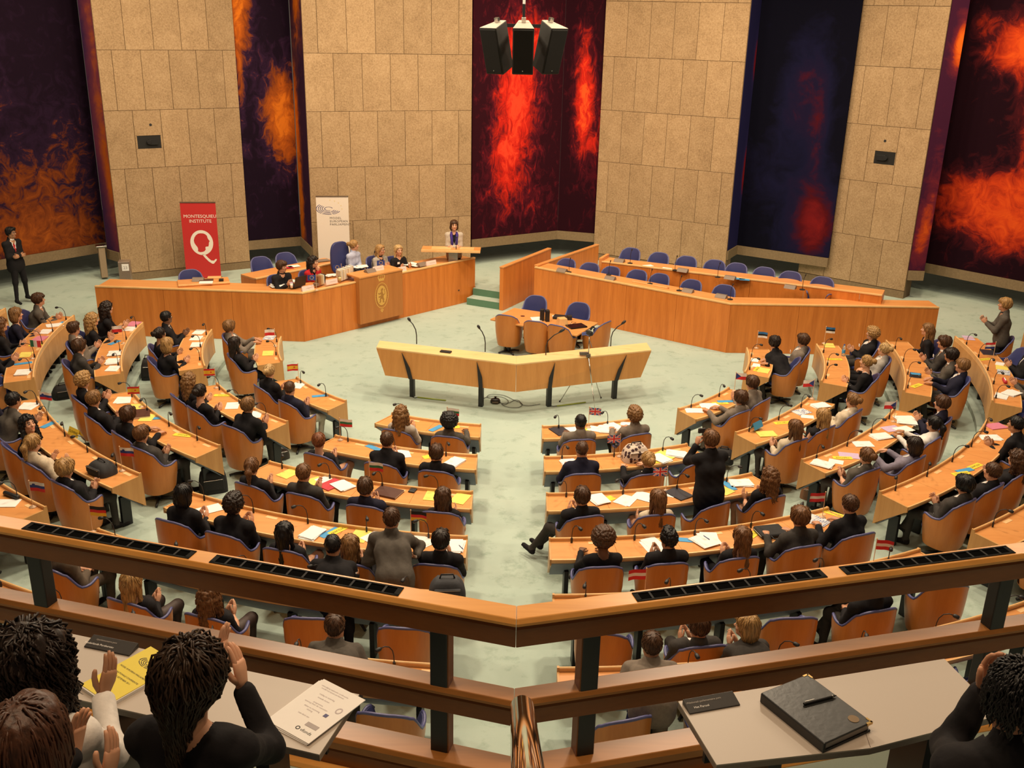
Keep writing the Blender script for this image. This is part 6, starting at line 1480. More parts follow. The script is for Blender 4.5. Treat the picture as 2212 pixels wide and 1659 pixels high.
p = at(25, 1072, rowz(5) + .76); o = empty('pencil_case', (p[0], p[1], rowz(5) + .7465), 'black pencil case on white paper, fifth left row desk', 'case', None, -.5); m = MB(); m.tube([(-.14, 0, .03), (-.13, 0, .03), (.13, 0, .03), (.14, 0, .03)], [.02, .03, .03, .02], 10); m.build('case_body', BLACKP, o, smooth=True); m = MB(); m.tube([(-.12, 0, .061), (.12, 0, .061)], .003, 5); m.build('zip', CHROME, o)
p = at(2170, 824, rowz(4) + .76); o = empty('pencil_case', (p[0], p[1], rowz(4) + .7465), 'red and white pencil case on the fourth far right row desk', 'case', None, 1.3); m = MB(); m.tube([(-.11, 0, .03), (-.10, 0, .03), (.10, 0, .03), (.11, 0, .03)], [.02, .032, .032, .02], 10); m.build('case_body', RED, o, smooth=True); m = MB(); m.box((0, 0, .06), (.15, .02, .006)); m.build('label_strip', PAPER, o)
p = at(1977, 812, rowz(3) + .76); o = empty('card_box', (p[0], p[1], rowz(3) + .7465), 'blue card box on the third far right row desk', 'box', None, 1.2); m = MB(); m.box((0, 0, .03), (.11, .20, .06)); m.build('box_body', flat('navy_card', (.03, .06, .13), .6), o, bevel=.004); m = MB(); m.box((-.03, .0, .064), (.10, .16, .006), .2); m.build('lid_flap', BLU, o)
p = at(1821, 768, rowz(2) + .75); o = empty('water_bottle', (p[0], p[1], rowz(2) + .7465), 'clear blue plastic water bottle on the second far right row desk', 'bottle')
GL = bpy.data.materials.new('clear_plastic'); nt, b_ = nodes(GL); b_.inputs['Base Color'].default_value = (.75, .85, .95, 1); b_.inputs['Transmission Weight'].default_value = .85; b_.inputs['Roughness'].default_value = .08; b_.inputs['IOR'].default_value = 1.25
m = MB(); m.lathe([(.030, 0), (.033, .01), (.033, .14), (.030, .15), (.033, .16), (.022, .20), (.013, .22)], n=16); m.build('bottle_body', GL, o, smooth=True); m = MB(); m.lathe([(.015, .218), (.015, .238)], n=12); m.build('cap', flat('blue_cap', (.03, .1, .4), .4), o); m = MB(); m.lathe([(.0338, .06), (.0338, .12)], n=16); m.build('label', BLU, o)
# pens
for (x, y, k, lb) in [(1416, 1177, 4, 'blue pen on the white paper before the spiky haired man'), (1526, 1161, 4, 'dark blue pen lying across a paper stack, fourth centre right row'), (996, 1182, 4, 'brown pen at the aisle end of the fourth centre left desk')]:
    p = at(x, y, rowz(k) + .775); o = empty('pen', (p[0], p[1], rowz(k) + .772), lb, 'pen', None, .5); m = MB(); m.tube([(0, -.06, .004), (0, .05, .004), (0, .065, .004)], [.004, .004, .001], 6); m.build('barrel', flat('pen_blue', (.03, .06, .22), .3), o); m = MB(); m.box((.003, -.04, .008), (.002, .04, .002)); m.build('clip', CHROME, o)

# ---- on the ministers' benches: terminals and microphones
def terminal(px, py, z, rz, label, group):
    p = at(px, py, z + .03); o = empty('desk_terminal', (p[0], p[1], z), label, 'terminal', group, rz)
    m = MB(); w, d, h = .26, .17, .075; m.add([(-w / 2, -d / 2, 0), (w / 2, -d / 2, 0), (w / 2, d / 2, 0), (-w / 2, d / 2, 0), (-w / 2, -d / 2 + .07, h), (w / 2, -d / 2 + .07, h), (w / 2, d / 2 - .03, h), (-w / 2, d / 2 - .03, h)], [(3, 2, 1, 0), (4, 5, 6, 7), (0, 1, 5, 4), (1, 2, 6, 5), (2, 3, 7, 6), (3, 0, 4, 7)]); m.build('housing', GREYB, o, bevel=.006)
    m = MB(); m.box((0, .10, .012), (.20, .06, .015)); m.build('base_strip', BLACKP, o); return o
def base_mic(px, py, z, rz, label, group, h=.34):
    p = at(px, py, z); o = empty('base_microphone', (p[0], p[1], z), label, 'microphone', group, rz)
    m = MB(); m.lathe([(.065, 0), (.065, .012), (.03, .022)], n=16); m.build('base', BLACKP, o); m = MB(); m.tube([(0, 0, .02), (0, 0, .17), (.01, -.01, h * .75), (.04, -.03, h)], .006, 6); m.build('stem', BLACKP, o, smooth=True)
    m = MB(); m.tube([(.038, -.028, h - .01), (.05, -.035, h + .03), (.055, -.04, h + .045)], [.010, .015, .008], 8); m.build('capsule', BLACKP, o, smooth=True); return o
for i, (x, y) in enumerate([(1214, 584), (1318, 601), (1486, 628), (1558, 640)]): terminal(x, y, 1.145, -.6, 'grey desk terminal on the front ministers bench, %s from left' % ORD[i + 1], 'terminals on the ministers benches')
for i, (x, y) in enumerate([(1338, 563), (1475, 584), (1577, 600), (1707, 620)]): terminal(x, y, 1.35, -.55, 'grey desk terminal on the rear ministers bench, %s from left' % ORD[i + 1], 'terminals on the ministers benches')
for i, (x, y) in enumerate([(1229, 588), (1315, 594), (1404, 613), (1467, 628), (1577, 647)]): base_mic(x, y, 1.145, -.6, 'black stemmed microphone on the front ministers bench, %s from left' % ORD[i + 1], 'microphones on the ministers benches')
for i, (x, y) in enumerate([(1361, 569), (1458, 584), (1550, 599), (1733, 626)]): base_mic(x, y, 1.35, -.6, 'black stemmed microphone on the rear ministers bench, %s from left' % ORD[i + 1], 'microphones on the ministers benches')
for i, (x, y, mt) in enumerate([(1440, 580, PRINT), (1608, 604, BLU), (1597, 602, BLU), (1400, 574, PAPER)]):
    p = at(x, y, 1.35); o = empty('loose_sheet', (p[0], p[1], 1.3495), ['white printed sheet with photo', 'blue card right of the third terminal', 'blue card nearest the third terminal', 'small white slip'][i] + ' on the rear ministers bench', 'paper', None, -.5 + .3 * i); m = MB(); m.box((0, 0, .002), (.24, .16, .003)); m.build('sheet', mt, o)
p = at(1403, 616, 1.145); o = empty('ruler_ledge', (p[0], p[1], 1.145), 'thin wooden ledge on the front ministers bench', 'ledge', None, -.62); m = MB(); m.box((0, 0, .012), (.95, .03, .024)); m.build('strip', WOOD_E, o, bevel=.004); m = MB(); m.box((.49, 0, .015), (.03, .05, .03)); m.build('stop', WOOD_T, o)

# ---- on the rostrum
RZD = math.atan2(5.62 - 1.75, -1.06 + 4.75)
def rost(px, py, z=1.15): p = at(px, py, z); return (p[0], p[1], z)
SIGNW = flat('pale_pink_card', (.78, .60, .56), .6, var=.02)
for i, (x, y, lb) in enumerate([(665, 621, 'white name plate at the rostrum corner before the laptop'), (716, 607, 'white name plate before the books on the rostrum'), (817, 578, 'white name plate on the crest block of the rostrum'), (866, 580, 'white name plate right of the crest block'), (931, 566, 'white name plate near the lectern end of the rostrum')]):
    z = 1.275 if i == 2 else 1.15; o = empty('name_plate', rost(x, y + 6, z), lb, 'name plate', 'white name plates on the rostrum', RZD)
    m = MB(); m.add([(-.16, -.03, 0), (.16, -.03, 0), (.16, .0, .11), (-.16, .0, .11), (.16, .04, 0), (-.16, .04, 0)], [(0, 1, 2, 3), (3, 2, 4, 5), (0, 3, 5), (1, 4, 2)]); m.build('card', SIGNW, o); m = MB(); m.box((.03, -.0165, .052), (.17, .002, .008)); m.build('printed_line', flat('grey_ink', (.45, .38, .36), .7), o)
for i in range(13):
    f = i / 12; a, b_ = np.array(rost(737, 607)), np.array(rost(763, 597)); p = a + (b_ - a) * f; cols = [(.62, .52, .36), (.70, .66, .58), (.45, .38, .28), (.72, .62, .42), (.66, .64, .60)]
    o = empty('book', p, 'upright pale book in the row beside the crest block, %s from left' % (ORD[i + 1] if i < 12 else 'last'), 'book', 'row of upright books on the rostrum', RZD); hh = .24 + .02 * math.sin(i * 2.3)
    m = MB(); m.box((0, .085, hh / 2), (.030, .16, hh - .01)); m.build('pages', PAPER, o); m = MB(); m.box((0, .002, hh / 2), (.034, .006, hh)); m.box((-.016, .085, hh / 2), (.003, .17, hh)); m.box((.016, .085, hh / 2), (.003, .17, hh)); m.build('cover', flat('book_%d' % (i % 5), cols[i % 5], .6), o)
for i in range(6):
    a, b_ = np.array(rost(690, 617)), np.array(rost(702, 612)); p = a + (b_ - a) * i / 5; c_ = [(.30, .13, .05), (.34, .16, .06), (.5, .33, .16), (.55, .45, .25), (.7, .66, .58), (.02, .02, .02)][i]
    o = empty('thick_book', p, 'upright book in the short row near the laptop, %s from left' % ORD[i + 1], 'book', 'short row of books on the rostrum', RZD); m = MB(); m.box((0, .08, .10), (.034, .15, .19)); m.build('pages', PAPER, o); m = MB(); m.box((0, 0, .105), (.038, .006, .21)); m.box((-.018, .08, .105), (.003, .165, .21)); m.box((.018, .08, .105), (.003, .165, .21)); m.build('cover', flat('tbook_%d' % i, c_, .6), o)
o = empty('laptop', rost(652, 620), 'open dark laptop at the rostrum corner', 'laptop', None, RZD + .15); m = MB(); m.box((0, .18, .01), (.34, .24, .018)); m.build('keyboard_half', BLACKP, o, bevel=.004); m = MB(); m.add([(-.17, .06, .02), (.17, .06, .02), (.17, .0, .25), (-.17, .0, .25), (-.17, .07, .02), (.17, .07, .02), (.17, .012, .25), (-.17, .012, .25)], [(0, 1, 2, 3), (7, 6, 5, 4), (0, 4, 5, 1), (2, 6, 7, 3), (1, 5, 6, 2), (3, 7, 4, 0)]); m.build('screen_lid', flat('laptop_brown', (.035, .025, .02), .5), o)
for i, (x, y, w, d, lb) in enumerate([(605, 618, .5, .25, 'white and yellow papers at the left of the rostrum corner'), (630, 610, .32, .26, 'white papers before the man in black on the rostrum'), (720, 596, .34, .22, 'white paper pile before the woman in red'), (780, 578, .42, .30, 'white papers before the presiding woman'), (888, 572, .40, .30, 'spread papers right of the crest block'), (905, 575, .30, .22, 'white papers left of the terminal on the rostrum')]):
    o = empty('rostrum_papers', rost(x, y, 1.135), lb, 'paper', 'papers on the rostrum', RZD + rr_() * .3)
    for q in range(4): m = MB(); m.box((rr_() * .07, .05 + rr_() * .05, .004 + q * .006), (w * .62, d * .8, .005), rr_() * .4); m.build('sheet', PRINT if q % 2 else PAPER, o)
terminal(800, 585, 1.275, RZD, 'grey terminal on the crest block before the presiding woman', None); terminal(912, 571, 1.15, RZD, 'grey terminal on the right part of the rostrum', None); terminal(428, 604, 1.15, .1, 'grey terminal on the side desk by the red banner', None)
o = empty('telephone', rost(777, 590), 'black telephone between the books and the crest block', 'telephone', None, RZD); m = MB(); m.box((0, .05, .03), (.20, .16, .05)); m.build('housing', BLACKP, o, bevel=.015); m = MB(); m.tube([(-.09, .05, .075), (-.05, .05, .095), (.05, .05, .095), (.09, .05, .075)], [.026, .016, .016, .026], 8); m.build('handset', BLACKP, o, smooth=True)
base_mic(805, 583, 1.275, RZD, 'black desk microphone before the presiding woman', None, .42)
o = empty('drinking_glass', rost(734, 608), 'amber drinking glass by the books on the rostrum', 'glass'); m = MB(); m.lathe([(.03, 0), (.038, .12)], n=16); m.build('tumbler', flat('amber_glass', (.55, .45, .2), .15), o, smooth=True); m = MB(); m.lathe([(.0385, .118), (.0385, .124)], n=16); m.build('rim', CHROME, o)
o = empty('paper_cup', rost(630, 622), 'white paper cup at the rostrum corner left of the laptop', 'cup'); m = MB(); m.lathe([(.028, 0), (.038, .12)], n=16); m.build('cup_body', PAPER, o, smooth=True); m = MB(); m.lathe([(.040, .118), (.040, .128)], n=16); m.build('rim', flat('cup_band', (.5, .35, .5), .6), o)
o = empty('pen_tray', rost(686, 618), 'small dark pen box with pens on the rostrum', 'pen box', None, RZD); m = MB(); m.box((0, .05, .03), (.10, .10, .06)); m.build('box_body', GREYB, o); m = MB(); m.tube([(.0, .05, .05), (.02, .03, .15)], .005, 5); m.tube([(.02, .06, .05), (.0, .08, .14)], .005, 5); m.build('pens', BLACKP, o)
for i, (x, y, c) in enumerate([(634, 575, PAPER), (620, 578, RED)]):
    p = at(x, y, 1.125); o = empty('loose_sheet', (p[0], p[1], 1.122), ['white papers on the clerks desk', 'red booklet on the clerks desk'][i], 'paper', None, .6); m = MB(); m.box((0, 0, .004), (.30, .2, .006)); m.build('sheet', c, o)
p = at(697, 563, 1.12); o = empty('desk_pad', (p[0], p[1], 1.122), 'dark grey pad at the right end of the clerks desk', 'pad', None, .6); m = MB(); m.box((0, 0, .006), (.34, .24, .01)); m.build('pad', GREYB, o, bevel=.003)
for i, (x, y, c, lb) in enumerate([(446, 606, BRN, 'dark brown folder on the side desk'), (445, 611, PAPER, 'white papers on the side desk'), (463, 600, WOOD_E, 'wooden letter tray on the side desk'), (478, 606, BLACKP, 'small black box on the side desk')]):
    p = at(x, y, 1.16); o = empty('side_desk_item', (p[0], p[1], 1.150), lb, 'desk item', None, .2); m = MB(); hh = .05 if i == 3 else .03; m.box((0, 0, hh / 2), (.10 if i == 3 else .30, .10 if i == 3 else .18, hh)); m.build('body', c, o, bevel=.004)

# ---- on the table in the well, the tripod, the floor
def tabl(x, y, z=.7505): p = at(x, y, z); return (p[0], p[1], z)
for i, (x, y) in enumerate([(1171, 692), (1182, 694)]):
    o = empty('loudspeaker_box', tabl(x, y), 'small black desktop loudspeaker on the table, %s one' % ['left', 'right'][i], 'loudspeaker', None, -.3 + .5 * i); m = MB(); m.box((0, 0, .13), (.085, .11, .26)); m.build('cabinet', BLACKP, o, bevel=.012); m = MB(); m.box((0, -.056, .14), (.065, .004, .2)); m.build('grille', BLACK, o)
o = empty('table_clock', tabl(1214, 701), 'wooden cube clock with dark faces on the table', 'clock', None, .35); m = MB(); m.add([(-.11, -.11, 0), (.11, -.11, 0), (.11, .11, 0), (-.11, .11, 0), (-.085, -.085, .15), (.085, -.085, .15), (.085, .085, .15), (-.085, .085, .15)], [(3, 2, 1, 0), (4, 5, 6, 7), (0, 1, 5, 4), (1, 2, 6, 5), (2, 3, 7, 6), (3, 0, 4, 7)]); m.build('case', WOOD_E, o, bevel=.006)
for a in range(4): m = MB(); m.box((0, -.0985, .075), (.12, .008, .09), 0, M=Matrix.Rotation(a * PI / 2, 4, 'Z') @ Matrix.Rotation(-.16, 4, 'X')); m.build('clock_face', BLACKP, o)
o = empty('notebook_computer', tabl(1245, 706), 'closed black laptop at the right of the table', 'laptop', None, .45); m = MB(); m.box((0, 0, .018), (.40, .28, .030)); m.build('shell', flat('gloss_black', (.010, .008, .008), .2), o, bevel=.01); m = MB(); m.box((0, .02, .0335), (.06, .012, .002)); m.build('logo_plate', CHROME, o)
o = empty('projector', tabl(1212, 688), 'flat black device behind the cube clock on the table', 'device', None, -.25); m = MB(); m.box((0, 0, .03), (.34, .22, .06)); m.build('housing', BLACKP, o, bevel=.01); m = MB(); m.box((.2, -.03, .05), (.1, .1, .1), .3); m.build('stand', BLACKP, o, bevel=.01)
o = empty('white_puck', tabl(1196, 685), 'small white round puck on the table', 'puck'); m = MB(); m.lathe([(.035, 0), (.035, .03), (.02, .036)], n=16); m.build('puck', PAPER, o, smooth=True)
o = empty('table_papers', tabl(1158, 690), 'white papers beside the black desktop loudspeakers', 'paper', None, .2); m = MB(); m.box((0, 0, .006), (.21, .28, .01)); m.build('sheet', PRINT, o); m = MB(); m.box((.02, .01, .0125), (.21, .28, .002), .1); m.build('sheet', PAPER, o)
o = empty('cable_bundle', tabl(1231, 700), 'tangled pale cable left of the closed laptop', 'cable'); m = MB(); m.tube([(0, 0, .01), (.05, .08, .03), (.14, .10, .01), (.06, -.05, .02), (-.03, -.08, .01), (.04, -.10, .012), (.14, -.14, .01)], .006, 6); m.build('cable', CHROME, o, smooth=True)
p = at(963, 761, 1.0); o = empty('ledge_device', (p[0], p[1], 1.0), 'black device lying on the bench top', 'device', None, -.28); m = MB(); m.box((0, 0, .015), (.22, .10, .03)); m.build('housing', BLACKP, o, bevel=.01); m = MB(); m.box((-.03, 0, .031), (.08, .05, .003)); m.build('screen', flat('dark_glass', (.02, .02, .022), .12), o)
f1, f2, f3 = at(1209, 868, 0), at(1298, 860, 0), at(1286, 892, 0); hub = at(1271, 770, 1.0); o = empty('camera_tripod', (hub[0], hub[1], 0), 'silver camera tripod standing in front of the bench', 'tripod'); off = (hub[0], hub[1], 0)
for f in (f1, f2, f3):
    m = MB(); mid = hub * .5 + f * .5; m.tube([hub + np.array([0, 0, .02]), mid], .012, 8); m.tube([mid, f], .008, 8); m.build('leg', CHROME, o, off=off, smooth=True); m = MB(); m.lathe([(.014, 0), (.014, .025)], f, 8); m.build('foot', BLACKP, o, off=off)
m = MB(); m.tube([hub, hub + np.array([0, 0, .42])], .011, 8); m.build('centre_column', CHROME, o, off=off, smooth=True)
m = MB(); m.box(hub + np.array([0, 0, .02]), (.08, .06, .06)); m.box(hub + np.array([-.09, .02, .05]), (.16, .07, .05), .1); m.tube([hub + np.array([0, 0, .34]), hub + np.array([.05, -.12, .22])], .008, 6); m.build('head', flat('grey_plastic', (.10, .085, .07), .5), o, off=off, bevel=.004)
o = empty('video_camera', hub + np.array([0, 0, .42]), 'small black video camera on the silver tripod', 'camera', None, .5); m = MB(); m.box((0, 0, .045), (.07, .14, .08)); m.tube([(0, .06, .045), (0, .11, .045)], .03, 12); m.build('camera_body', BLACKP, o, bevel=.01); m = MB(); m.box((-.11, .02, .04), (.09, .01, .06)); m.build('screen_flap', flat('screen_blue', (.12, .16, .45), .2), o); m = MB(); m.tube([(.03, .02, .1), (.06, .0, .16), (.05, -.06, .17)], .02, 8); m.build('microphone_grip', BLACKP, o)
p = at(1070, 869, 0); o = empty('floor_box', p, 'black dome shaped floor socket with looping cables under the bench', 'floor socket'); m = MB(); m.lathe([(.095, 0), (.10, .03), (.08, .07), (.03, .085)], n=18); m.lathe([(.018, .08), (.018, .11), (.028, .115)], n=8); m.build('dome', BLACK, o, smooth=True); m = MB(); m.box((0, -.095, .03), (.12, .01, .03)); m.build('slot', GREYB, o)
o2 = empty('floor_cable', p, 'black cable looping over the carpet between the bench legs', 'cable'); off = tuple(p)
pth = [at(x, y, .012) for x, y in [(1042, 862), (1058, 856), (1085, 858), (1098, 866), (1090, 874), (1068, 862), (1052, 858), (1060, 852), (1088, 854), (1110, 864), (1128, 872), (1120, 880), (1096, 879), (1084, 872), (1100, 870), (1112, 864), (1122, 866), (1128, 874), (1145, 876), (1172, 872)]]
fine = []
for i in range(len(pth) - 1):
    a0, a1, a2, a3 = pth[max(i - 1, 0)], pth[i], pth[i + 1], pth[min(i + 2, len(pth) - 1)]
    for q in range(4): t = q / 4; fine.append(.5 * (2 * a1 + (a2 - a0) * t + (2 * a0 - 5 * a1 + 4 * a2 - a3) * t * t + (3 * a1 - a0 - 3 * a2 + a3) * t ** 3))
m = MB(); m.tube(fine, .005, 5); m.build('cord', BLACKP, o2, off=off, smooth=True)
GRN = flat('green_strip', (.26, .33, .05), .5)
for i, (a, b_, lb) in enumerate([((902, 858), (963, 865), 'green cable strip on the carpet at the left bench leg'), ((1203, 877), (1265, 869), 'green cable strip on the carpet at the third bench leg')]):
    A, B = at(*a, .01), at(*b_, .01); o = empty('cable_strip', A, lb, 'cable strip'); m = MB(); m.tube([A, B], .020, 8, flatz=.6); m.build('strip', GRN, o, off=tuple(A), smooth=True); m = MB(); c_ = at(892 if i == 0 else 1188, 858 if i == 0 else 876, .01); m.tube([c_, (c_ + A) / 2 + np.array([0, -.03, 0]), A], .006, 6); m.build('cord', BLACKP, o, off=tuple(A), smooth=True)
p = at(270, 612, .72); o = empty('steel_box', (p[0] - .1, p[1] + .35, ZS), 'brushed steel pillar box with white notices behind the rostrum', 'box', None, .25)
m = MB(); m.box((0, 0, .42), (.27, .27, .84)); m.build('housing', flat('brushed_steel', (.42, .34, .28), .35, .7), o, bevel=.01); m = MB(); m.box((.03, -.137, .70), (.16, .004, .17)); m.box((-.137, 0, .70), (.004, .12, .17)); m.build('notice', PAPER, o); text('lettering', '23', .10, flat('grey_ink2', (.3, .28, .27), .7), o, frame((.03, -.1405, .69), (1, 0, 0)))
p = at(242, 560, .6); o = empty('wall_pedestal', (-10.75, 5.55, ZS), 'narrow stone coloured pedestal before the painted side board at left', 'pedestal', None, .5); m = MB(); m.box((0, 0, .45), (.16, .22, .80)); m.build('post', flat('taupe_stone', (.30, .22, .14), .7), o, bevel=.01); m = MB(); m.box((0, 0, .87), (.26, .26, .04)); m.build('top_plate', CHROME, o, bevel=.01)

# ---- roll-up banners
def banner(px0, px1, ytop, z, hgt, mat, label):
    A, B = at(px0, ytop, z), at(px1, ytop, z); w = np.linalg.norm((B - A)[:2]); d = (B - A)[:2] / w; nn = np.array([d[1], -d[0]])
    o = empty('rollup_banner', ((A[0] + B[0]) / 2, (A[1] + B[1]) / 2, z - hgt), label, 'banner', None, math.atan2(d[1], d[0]))
    m = MB(); m.box((0, 0, hgt / 2 + .03), (w, .004, hgt - .06)); m.build('banner_sheet', mat, o)
    m = MB(); m.box((0, 0, hgt), (w + .01, .025, .03)); m.build('top_rail', CHROME, o); m = MB(); m.box((0, 0, .05), (w + .04, .22, .10)); m.build('base_case', CHROME, o, bevel=.02); m = MB(); m.tube([(0, .03, .1), (0, .03, hgt)], .012, 8); m.build('support_pole', CHROME, o)
    return o, w
WHT = flat('banner_white_print', (.80, .74, .66), .6, var=.02)
o, w = banner(388, 465, 437, ZS + 2.06, 2.06, flat('banner_red', (.50, .022, .022), .55, var=.05), 'red roll-up banner reading MONTESQUIEU INSTITUTE with a white Q')
F = lambda x, z: frame((x, -.0035, z), (1, 0, 0))
text('lettering', 'MONTESQUIEU', .118, WHT, o, F(.03, 1.70)); text('lettering', 'INSTITUTE', .118, WHT, o, F(.03, 1.575))
qo = [(.285 * math.cos(a), .325 * math.sin(a)) for a in [2 * PI * i / 44 for i in range(44)]]
prof = [(-.02, .245), (.06, .240), (.11, .215), (.145, .175), (.150, .135), (.165, .095), (.195, .050), (.205, .030), (.180, .018), (.185, -.005), (.172, -.020), (.180, -.040), (.168, -.060), (.165, -.095), (.130, -.105), (.095, -.105), (.080, -.130), (.085, -.185), (.05, -.225), (0, -.245), (-.06, -.250), (-.115, -.225), (-.105, -.170), (-.115, -.120), (-.150, -.070), (-.185, -.010), (-.195, .060), (-.175, .130), (-.130, .195), (-.075, .235)]
fill2d('letter_q', [qo, prof], WHT, o, F(.02, 1.02))
fill2d('letter_q_tail', [[(-.02, -.30), (.06, -.315), (.13, -.40), (.20, -.47), (.27, -.475), (.315, -.43), (.345, -.435), (.335, -.47), (.26, -.555), (.22, -.555), (.14, -.50), (.05, -.40)]], WHT, o, F(.02, 1.02))
o, w = banner(682, 752, 424, ZS + 2.24, 2.24, flat('banner_white', (.74, .66, .58), .55, var=.03), 'white roll-up banner reading MODEL EUROPEAN PARLIAMENT')
BLI = flat('banner_blue_print', (.07, .07, .19), .6); YLI = flat('banner_star', (.72, .58, .28), .6)
for i, t in enumerate(('MODEL', 'EUROPEAN', 'PARLIAMENT')): text('lettering', t, .082, INK, o, F(-.08, 1.675 - i * .082), 'LEFT', space=1.15)
m = MB(); cx, cz = -.10, 1.92
for rI, rad in enumerate((.10, .16, .21, .26, .31)):
    a0, a1 = (.2, 5.2) if rI == 0 else (2.3, 5.9); nseg = 2 if rI == 0 else 4
    for sgi in range(nseg):
        s0 = a0 + (a1 - a0) * sgi / nseg + .05; s1 = a0 + (a1 - a0) * (sgi + 1) / nseg - .05; P = []
        for q in range(9): a = s0 + (s1 - s0) * q / 8; P.append([(cx + rr * math.cos(a), -.0035, cz + rr * .48 * math.sin(a)) for rr in (rad - .010, rad + .010)])
        m.grid(P)
m.build('arc_emblem', BLI, o); m = MB()
for q in range(5):
    a = 1.5 - q * .38; sx, sz = cx + .32 * math.cos(a) + .02, cz + .22 * math.sin(a); st_ = [(sx + r_ * math.cos(PI / 2 + j * PI / 5), -.0035, sz + r_ * math.sin(PI / 2 + j * PI / 5)) for j, r_ in enumerate([.022, .009] * 5)]
    m.add(st_, [tuple(range(10))])
m.build('star_emblem', YLI, o); fill2d('corner_triangle', [[(-.34, .12), (.28, .12), (.05, .26), (-.10, .28), (-.34, .18)]], flat('banner_blue', (.03, .06, .22), .6), o, F(.0, .0))

# ---- hanging loudspeakers
SY = -7.5
def sp_at(px, py):
    d = (px - 1106.0) / FPX * CR - (py - 829.5) / FPX * CU + CF; t = (SY - CAMP[1]) / d[1]; return CAMP + t * d
hubp = sp_at(1131, 56)
o = empty('hanging_loudspeakers', (hubp[0], SY, 10.6), 'cluster of three black loudspeakers with grey tops hanging from the ceiling', 'loudspeaker'); off = (hubp[0], SY, 10.6)
m = MB(); m.tube([(hubp[0], SY + .25, 10.6), (hubp[0], SY + .25, hubp[2] + .24)], .016, 10); m.build('upper_pole', PAPER, o, off=off); m = MB(); m.tube([(hubp[0], SY + .25, hubp[2] + .24), (hubp[0], SY + .25, hubp[2] + .02)], .017, 10); m.build('lower_pole', BLACK, o, off=off)
m = MB(); m.box((hubp[0], SY + .25, hubp[2] + .0), (.62, .05, .04)); m.build('cross_bar', BLACK, o, off=off)
GTOP = flat('loudspeaker_grey_top', (.42, .36, .30), .6)
for i, (a, px) in enumerate([(-.62, 1076), (0, 1130), (.62, 1185)]):
    c_ = sp_at(px, 103); Mx = Matrix.Translation((c_[0], SY + (.02 if i != 1 else -.06), c_[2])) @ Matrix.Rotation(a, 4, 'Z') @ Matrix.Rotation(math.radians(17), 4, 'X')
    w1, w0, dd_, hh = .125, .06, .30, .27
    vs = [(-w1, -.14, -hh), (w1, -.14, -hh), (w0, .16, -hh), (-w0, .16, -hh), (-w1, -.14, hh), (w1, -.14, hh), (w0, .16, hh), (-w0, .16, hh)]
    m = MB(); m.add([tuple(Mx @ Vector(v)) for v in vs], [(3, 2, 1, 0), (0, 1, 5, 4), (1, 2, 6, 5), (2, 3, 7, 6), (3, 0, 4, 7), (4, 5, 6, 7)], [0, 0, 0, 0, 0, 1]); q = m.build('cabinet', [flat('loudspeaker_black', (.022, .022, .021), .6), GTOP], o, off=off, bevel=.012)
    m = MB(); m.box((0, -.142, .0), (w1 * 1.8, .012, hh * 1.85), M=Mx); m.build('front_grille', flat('grille_black', (.006, .006, .006), .7), o, off=off, bevel=.006); m = MB(); m.lathe([(.007, 0), (.007, .004)], n=8); 
    m.v = [tuple(Mx @ Vector((x, -.148 - z, -hh * .82 + y))) for x, y, z in m.v]; m.build('badge_dot', CHROME, o, off=off); m = MB(); m.box((0, .06, hh + .03), (.05, .04, .05), M=Mx); m.build('bracket', CHROME, o, off=off)
# ------------------------------------------------------------------ public gallery in the foreground
ZR = 4.60
V0 = at(1116, 1308, ZR); FA = 15.2 * PI / 180
DL = np.array([-math.cos(FA), math.sin(FA), 0]); DRt = np.array([math.cos(FA), math.sin(FA), 0])
NL = np.array([-math.sin(FA), -math.cos(FA), 0]); NR = np.array([math.sin(FA), -math.cos(FA), 0])   # towards the viewers
def rail_pt(sd, s, n, z):
    D, Nn = (DL, NL) if sd < 0 else (DRt, NR)
    # mitre at the centre line
    p = V0 * np.array([1, 1, 0]) + D * s + Nn * n
    if s == 0: p = np.array([V0[0], V0[1] - n / math.cos(FA), 0])
    return np.array([p[0], p[1], z])
o = empty('gallery_railing', (V0[0], V0[1], 3.72), 'angled wooden gallery railing with black posts across the foreground', 'railing'); off = (V0[0], V0[1], 3.72)
LEN = 6.0
def railbar(name, n0, n1, z0, z1, mat, bev=.012, chamfer=True):
    for sd in (-1, 1):
        m = MB(); q = [rail_pt(sd, s, n, z) for s in (0, LEN) for (n, z) in ((n0, z0), (n1, z0), (n1, z1 - .02), (n1 - .012, z1), (n0, z1))]
        e = .0008 * (1 if sd > 0 else -1)
        q = [p + np.array([e, 0, 0]) for p in q]
        fs = [tuple(range(5))[::-1], tuple(range(5, 10))] + [(i, (i + 1) % 5, 5 + (i + 1) % 5, 5 + i) for i in range(5)]
        if sd < 0: fs = [f[::-1] for f in fs]
        m.add(q, fs); m.build(name, mat, o, off=off, bevel=.004)
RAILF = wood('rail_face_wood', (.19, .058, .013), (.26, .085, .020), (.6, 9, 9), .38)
RAILM = wood('shaded_rail_wood', (.30, .115, .026), (.40, .165, .042), (.6, 9, 9), .34)  # rail wood with the shadow of the top rail put into its colour
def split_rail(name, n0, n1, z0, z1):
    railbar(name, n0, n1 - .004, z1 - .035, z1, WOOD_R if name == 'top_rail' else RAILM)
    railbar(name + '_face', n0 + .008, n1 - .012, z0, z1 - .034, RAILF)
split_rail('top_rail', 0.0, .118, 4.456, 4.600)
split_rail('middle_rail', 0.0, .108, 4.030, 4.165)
railbar('kerb_board', .02, .16, 3.74, 3.80, RAILM); railbar('kerb_face', .03, .150, 3.64, 3.74, RAILF); railbar('kerb_edge', .15, .20, 3.60, 3.645, WOOD_R)
